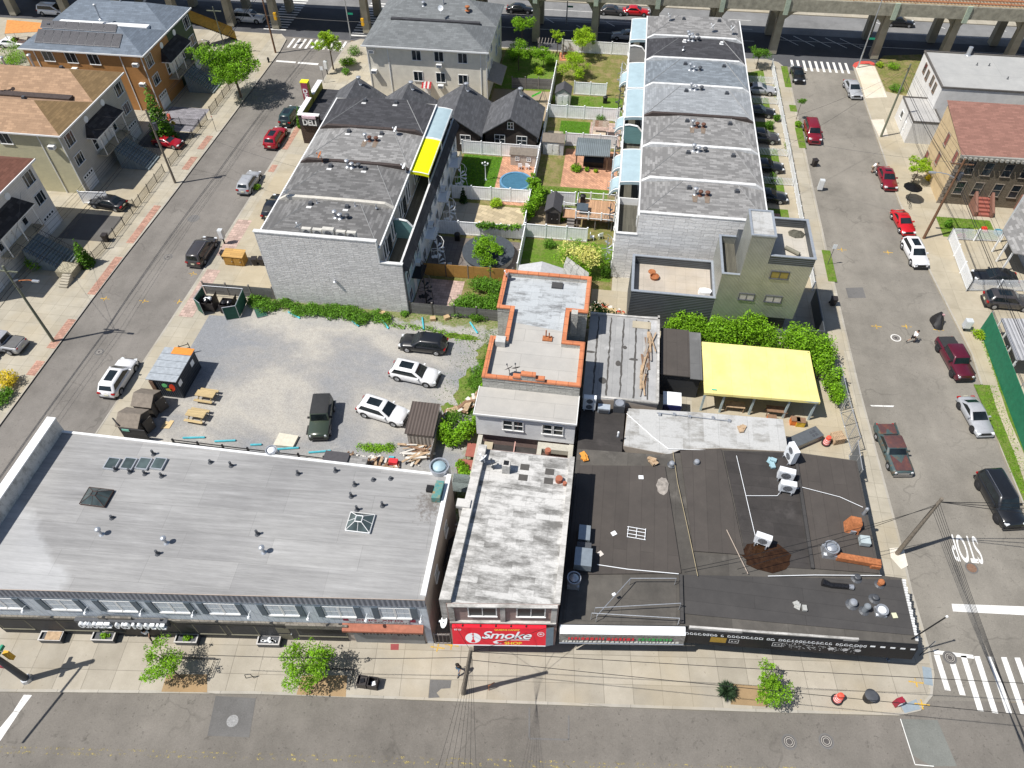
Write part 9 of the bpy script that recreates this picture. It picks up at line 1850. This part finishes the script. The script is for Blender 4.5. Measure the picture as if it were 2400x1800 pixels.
wire('long wire over the front pavement to the right, upper',FP,(45,22.0,7.4),.3,.02,20);wire('long wire over the front pavement to the right, lower',FP-Vector((0,0,1.5)),(45,19.6,6.8),.3,.02,20);wire('wire from the front pole leftwards over the pavement',FP-Vector((0,0,1.0)),(-26,15.3,6.6),.5,.02)
for i in range(7):wire('thin wire from the front pole across the road towards the viewer, %s from the left' % ['first','second','third','fourth','fifth','sixth','seventh'][i],FP-Vector((0,0,.2*i)),(-7.5+i*1.1,-3,9-.1*i),.4,.009)
for i,q in enumerate(((-7.2,20.8,4.4),(-2,20.9,4.4),(.6,22.2,4.2))):wire('service wire from the front pole to the smoke shop front, %s' % ['left','middle','right'][i],FP,q,.2,.014,8)
for i,(a,q) in enumerate(((LB,(-65,80,6.9)),(LB,(-65,77,6.5)),(LA,(-65.3,58,7)),(LB,(-34.5,70,8.2)),(LA,(-65.3,63,6.8)),(RA,(42.5,86,6.5)),(RB,(24,96,4)),(RA,(17.8,86,7.5)),(RB,(17.8,79,7.5)))):wire('service drop to a house, %s' % ['beige house upper','beige house lower','grey left house front','west row over the left street','grey left house second','brick house','east row driveway','east row middle','east row south'][i],a,q,.5,.014)
def lamp(lab,x,y,h,arm,lean=0):
 root=thing('street_lamp',lab,'street lamp',(x,y,0));MB().tube([(x,y,0),(x,y,h)],[.12,.07],8).build('post',METAL,root,True);MB().tube([(x,y,h-.2),(x+arm*.4,y,h+.35),(x+arm,y,h+.5)],.04,6).build('arm',METAL,root);MB().box(min(x+arm*.85,x+arm*1.2),y-.14,h+.42,max(x+arm*.85,x+arm*1.2),y+.14,h+.54).build('lamp_head',METAL,root)
 MB().box(x+.1,y-.03,h*.42,x+1.0,y+.03,h*.42+.28).build('street_name_plate',plain('street_sign_green',(.01,.28,.16),.5),root);return root
a=P(30,775,585);lamp('tall street lamp with green street sign at the red painted kerb',a.x,a.y,10.6,-2.4);a=P(10,820,325);lamp('tall lamp post with a green street sign behind the vivid green tree',a.x,a.y,9.0,2.0)
a=P(20,470,205);lamp('dark street lamp under the arches on the avenue',a.x,a.y,6.5,1.2)
def signpost(lab,x,y,h,w_=.45,hh=.6,mat=None,base=0,az=0,cat='sign',face=None):
 root=thing('street_sign',lab,cat,(x,y,base),R(az));MB().cyl(0,0,0,.035,h,6).build('post',DGREY,root,local=True);MB().box(-w_/2,-.04,h-hh,w_/2,-.015,h).build('plate',mat or PVC,root,local=True)
a=P(31,515,625);signpost('white parking sign on a dark post at the grass verge of the metal clad house',a.x,a.y,2.9);a=P(10,590,715);signpost('small white sign on a post near the relay box',a.x,a.y,2.6);a=P(30,160,720);signpost('thin sign post beside the black hatchback',a.x,a.y,3.0,.3,.4)
a=P(33,1310,685);signpost('rusty leaning sign post at the corner kerb',a.x,a.y,2.7,.12,.8,METAL,az=60);a=P(0,1870,1135);signpost('thin reddish marker post on the left kerb',a.x,a.y,2.4,.08,.2,REDW)
x,y=26.0,24.3;root=thing('corner_flagpole','black pole rising from the corner of the shop roof with a small lamp','pole',(x,y,4.0));MB().tube([(25.3,24.3,4.0),(26.3,24.6,7.5)],.05,6).build('pole',BLACK,root);MB().lathe(26.3,24.6,7.5,[(.08,0),(.08,.1)],8).build('lamp',PVC,root)
a=P(33,1035,725);root=thing('leaning_post','dark post leaning against the front of the corner shop','post',(a.x,a.y,0));MB().tube([(a.x,a.y,0),(a.x+.35,a.y+.3,2.6)],.07,6).build('post',DGREY,root);MB().cyl(a.x,a.y,0,.14,.06,8).build('base',METAL,root)
a=P(3,235,895);root=thing('traffic_signal_pole','thick signal pole on an octagonal base at the lower left corner','signal pole',(a.x,a.y,0));MB().cyl(a.x,a.y,0,.42,.3,8,r2=.34).build('base',METAL,root);MB().tube([(a.x,a.y,.2),(a.x,a.y,7.5)],[.26,.18],12).build('pole',DGREY,root,True)
MB().box(a.x-.5,a.y-.18,2.7,a.x+.05,a.y-.12,3.1).build('red_sign',plain('dark_red_sign',(.35,.02,.05),.6),root);b=MB();b.box(a.x+.2,a.y+.3,3.3,a.x+.55,a.y+.6,4.3);b.build('signal_head',plain('signal_yellow',(.7,.38,.02),.5),root);MB().box(a.x-.1,a.y-.6,4.2,a.x+.05,a.y+.9,4.5).build('street_name_plate',plain('street_sign_green',(.01,.28,.16),.5),root)
MB().tube([(a.x,a.y,5.5),(a.x+1.0,a.y+.2,5.4)],.04,5).build('bracket',DGREY,root);MB().tube([(a.x,a.y,6.5),(a.x-2,a.y-6,7.2)],.1,6).build('mast_arm',DGREY,root)
for i,q in enumerate(((10,165,140,4.6),(10,920,190,4.6))):p=P(*q);root=thing('traffic_light','yellow traffic light over the avenue, %s one' % ['left','right'][i],'traffic light',tuple(p));MB().box(p.x-.2,p.y-.2,p.z-.55,p.x+.2,p.y+.2,p.z+.55).build('housing',plain('signal_yellow',(.7,.38,.02),.5),root);MB().tube([(p.x,p.y,p.z+.5),(p.x,p.y,p.z+1.4)],.03,4).build('hanger',BLACK,root)
wire('cable carrying the traffic lights over the avenue',(-58,P(10,165,140,5.9).y,6.1),(-33,P(10,920,190,5.9).y,6.1),.3,.03)
a=P(31,1210,120);root=thing('parasol','black parasol standing on the pavement above the red coupe','parasol',(a.x+.1,a.y+1.2,0));x,y=a.x+.1,a.y+1.2;b=MB();n=10
for i in range(n):a0,a1=2*math.pi*i/n,2*math.pi*(i+1)/n;b.raw([(x,y,2.35),(x+1.15*math.cos(a0),y+1.15*math.sin(a0),1.95),(x+1.15*math.cos(a1),y+1.15*math.sin(a1),1.95)],[(0,1,2),(2,1,0)])
b.build('canopy',BLACK,root);MB().cyl(x,y,0,.03,2.3,6).build('pole',BLACK,root)
root=thing('bicycle','dark bicycle leaning on the parasol pole','bicycle',(a.x,a.y,0));
for dy_ in (-.5,.5):b=MB();ring=[(a.x+.02,a.y+dy_+.32*math.cos(t),.34+.32*math.sin(t)) for t in [2*math.pi*i/14 for i in range(15)]];b.tube(ring,.025,4);b.build('wheel',TYRE,root)
b=MB();b.tube([(a.x,a.y-.5,.34),(a.x,a.y-.15,.8),(a.x,a.y+.4,.8),(a.x,a.y+.5,.34)],.02,4);b.tube([(a.x,a.y-.15,.8),(a.x,a.y+.05,.3),(a.x,a.y+.4,.8)],.02,4);b.tube([(a.x-.25,a.y+.42,1.0),(a.x+.25,a.y+.42,1.0)],.02,4);b.build('frame',BLACK,root)
root=thing('market_canopy','glossy orange tarpaulin canopy at the far left under the railway','canopy',(-76,110,0));q=[P(0,40,290,2.6),P(0,375,270,2.6),P(0,400,200,3.0),P(0,60,170,3.0)];b=MB();b.raw([tuple(v) for v in q]+[(v.x,v.y,v.z-.05) for v in q],[(0,1,2,3),(7,6,5,4),(4,5,1,0)]);b.build('tarpaulin',plain('orange_tarpaulin',(.62,.27,.08),.35,var=.2),root)
for v in q:MB().cyl(v.x,v.y,0,.05,v.z,6).build('post',METAL,root)
root=thing('stone_steps','short flight of pale stone steps with a planter wall at the left pavement','steps',(-59,58,0));b=MB()
for i in range(5):b.box(-59.6,56.4-i*.3,0,-58.6,56.7-i*.3,.8-i*.15)
b.build('treads',CONC,root);MB().box(-60.6,56.8,0,-58.6,58.6,.9).build('planter_wall',m_stone('pale_stone_wall',(.4,.36,.26),.3,.15),root)
b=MB();root=thing('lot_gate','black steel gate frame leaning at the lot entrance','gate',(-41.5,47,0));W=Wall((-41.9,46.6),(-40.4,47.6))
for z in (.3,.8,1.3):b.tube([W.at(0,z),W.at(W.L,z)],.05,4)
for t in (0,.5,1):b.tube([W.at(W.L*t,0),W.at(W.L*t,1.5)],.05,4)
b.build('bars',BLACK,root);MB().box(-41.9,46.5,.9,-41.4,46.55,1.3).build('notice',plain('blue_grey_notice',(.3,.36,.42),.6),root)
# ================================================================== people
SKIN=plain('skin',(.42,.25,.17),.6,var=.05)
def limb(nm,verts,edges,rad,mat,root,sub=1):
 me=bpy.data.meshes.new(nm);me.from_pydata([tuple(v) for v in verts],edges,[]);me.materials.append(mat);o=bpy.data.objects.new(nm,me);col.objects.link(o);o.parent=root
 md=o.modifiers.new('skin','SKIN');md.use_smooth_shade=True
 for i,r in enumerate(rad):me.skin_vertices[0].data[i].radius=(r,r)
 me.skin_vertices[0].data[0].use_root=True
 s_=o.modifiers.new('sub','SUBSURF');s_.levels=s_.render_levels=1;return o
def person(lab,pos,az,pose,shirt,trousers,hair,skinm=SKIN,bare=False):
 root=thing('person',lab,'person',tuple(pos),R(az))
 J=dict(hip=(0,0,.95),sp=(0,.02,1.2),ch=(0,.03,1.38),nk=(0,.04,1.5),hd=(0,.07,1.63),top=(0,.06,1.74),ls=(-.18,.02,1.42),rs=(.18,.02,1.42),le=(-.24,-.02,1.14),re=(.24,.02,1.14),lw=(-.24,.1,.9),rw=(.24,.14,.9),lh=(-.1,0,.92),rh=(.1,0,.92),lk=(-.11,.04,.5),rk=(.11,.04,.5),la=(-.11,0,.09),ra=(.11,0,.09),lt=(-.11,.18,.04),rt=(.11,.18,.04))
 J.update(pose);N=list(J);V=[J[k_] for k_ in N];ix={k_:i for i,k_ in enumerate(N)}
 E_=[('hip','sp'),('sp','ch'),('ch','nk'),('nk','hd'),('hd','top'),('ch','ls'),('ch','rs'),('ls','le'),('le','lw'),('rs','re'),('re','rw'),('hip','lh'),('hip','rh'),('lh','lk'),('lk','la'),('la','lt'),('rh','rk'),('rk','ra'),('ra','rt')]
 rad=dict(hip=.13,sp=.12,ch=.13,nk=.055,hd=.1,top=.075,ls=.06,rs=.06,le=.042,re=.042,lw=.03,rw=.03,lh=.085,rh=.085,lk=.06,rk=.06,la=.042,ra=.042,lt=.035,rt=.035)
 limb('body',V,[(ix[a],ix[b_]) for a,b_ in E_],[rad[k_] for k_ in N],skinm,root)
 def garment(nm,keys,edges,mat,ex,cut=1.0):
  vs=[Vector(J[k_]) for k_ in keys];ii={k_:i for i,k_ in enumerate(keys)};limb(nm,vs,[(ii[a],ii[b_]) for a,b_ in edges],[rad[k_]+ex for k_ in keys],mat,root)
 garment('shirt',['ch','sp','hip','ls','rs','le','re'],[('ch','sp'),('sp','hip'),('ch','ls'),('ch','rs'),('ls','le'),('rs','re')],shirt,.022)
 J['lkk']=tuple(Vector(J['lh']).lerp(Vector(J['lk']),.8 if bare else 1));ks=['hip','lh','rh','lk','rk']+([] if bare else ['la','ra'])
 garment('trousers',ks,[('hip','lh'),('hip','rh'),('lh','lk'),('rh','rk')]+([] if bare else [('lk','la'),('rk','ra')]),trousers,.018)
 h=Vector(J['hd']);f=(h-Vector(J['nk'])).normalized();b=MB();c=h+f*.05
 n=10;vs=[]
 for j in range(4):
  fz=j/3;r=.125*math.cos(fz*1.35)
  for i in range(n):a=2*math.pi*i/n;vs.append((c.x+r*math.cos(a),c.y-.02+r*math.sin(a),c.z+.125*math.sin(fz*1.35)))
 b.raw(vs,[(j*n+i,j*n+(i+1)%n,(j+1)*n+(i+1)%n,(j+1)*n+i) for j in range(3) for i in range(n)]+[tuple(range(3*n,4*n))]);b.build('hair',hair,root,True,local=True)
 for s_ in ('l','r'):
  t=Vector(J[s_+'t']);an=Vector(J[s_+'a']);d=(t-an).normalized();b=MB();b.tube([an-d*.04-Vector((0,0,.03)),an.lerp(t,.6),t+d*.05],[.055,.05,.035],6);b.build('shoe',BLACK,root,True,local=True)
  w_=Vector(J[s_+'w']);e_=Vector(J[s_+'e']);d=(w_-e_).normalized();b=MB();b.tube([w_-d*.02,w_+d*.07],[.035,.03],6);q=d.orthogonal().normalized()
  for i in range(4):o_=q*(.036-.024*i);b.tube([w_+d*.06+o_,w_+d*(.1+.01*(i in (1,2)))+o_,w_+d*(.13+.014*(i in (1,2)))+o_*.9+d.cross(q)*.02],[.0095,.009,.007],5)
  b.tube([w_+d*.02+q*.03,w_+d*.06+q*.065],[.011,.008],5);b.build('hand',skinm,root,True,local=True)
HAIRB=plain('dark_hair',(.02,.014,.01),.8)
run=dict(hip=(0,0,.92),sp=(0,.08,1.16),ch=(0,.16,1.33),nk=(0,.21,1.44),hd=(0,.26,1.57),top=(0,.26,1.68),ls=(-.18,.14,1.37),rs=(.18,.14,1.37),le=(-.27,.36,1.18),lw=(-.2,.55,1.32),re=(.27,-.1,1.2),rw=(.24,-.02,.98),lh=(-.1,0,.9),rh=(.1,0,.9),lk=(-.11,-.12,.5),la=(-.11,-.52,.42),lt=(-.11,-.6,.26),rk=(.11,.34,.6),ra=(.11,.26,.14),rt=(.11,.44,.1))
person('person running across the right street in a white top and dark shorts',(34.0,59.2,RZ),-60,run,PVC,BLACK,HAIRB,bare=True)
bend=dict(hip=(0,-.1,.92),sp=(0,.06,1.12),ch=(0,.26,1.22),nk=(0,.38,1.28),hd=(0,.48,1.34),top=(0,.54,1.42),ls=(-.18,.24,1.25),rs=(.18,.24,1.25),le=(-.22,.42,1.05),lw=(-.12,.62,1.0),re=(.22,.42,1.05),rw=(.12,.62,1.0),lh=(-.1,-.1,.9),rh=(.1,-.1,.9))
person('person in a white shirt leaning towards the dark red sedan',(35.5,91.0,RZ),-70,bend,PVC,plain('khaki_shorts',(.35,.28,.2),.8),HAIRB,bare=True)
walk=dict(le=(-.25,.1,1.16),lw=(-.22,.3,.98),re=(.25,-.1,1.15),rw=(.24,-.12,.9),lk=(-.11,.18,.52),la=(-.11,.28,.09),lt=(-.11,.44,.05),rk=(.11,-.08,.5),ra=(.11,-.28,.14),rt=(.11,-.14,.04))
person('person in black top and blue jeans walking behind the front utility pole',(-6.8,19.0,0),160,walk,BLACK,plain('blue_jeans',(.06,.13,.22),.8),HAIRB)
person('person in a white shirt standing at the bar entrance',(-30.9,18.3,0),200,walk,PVC,BLACK,HAIRB)
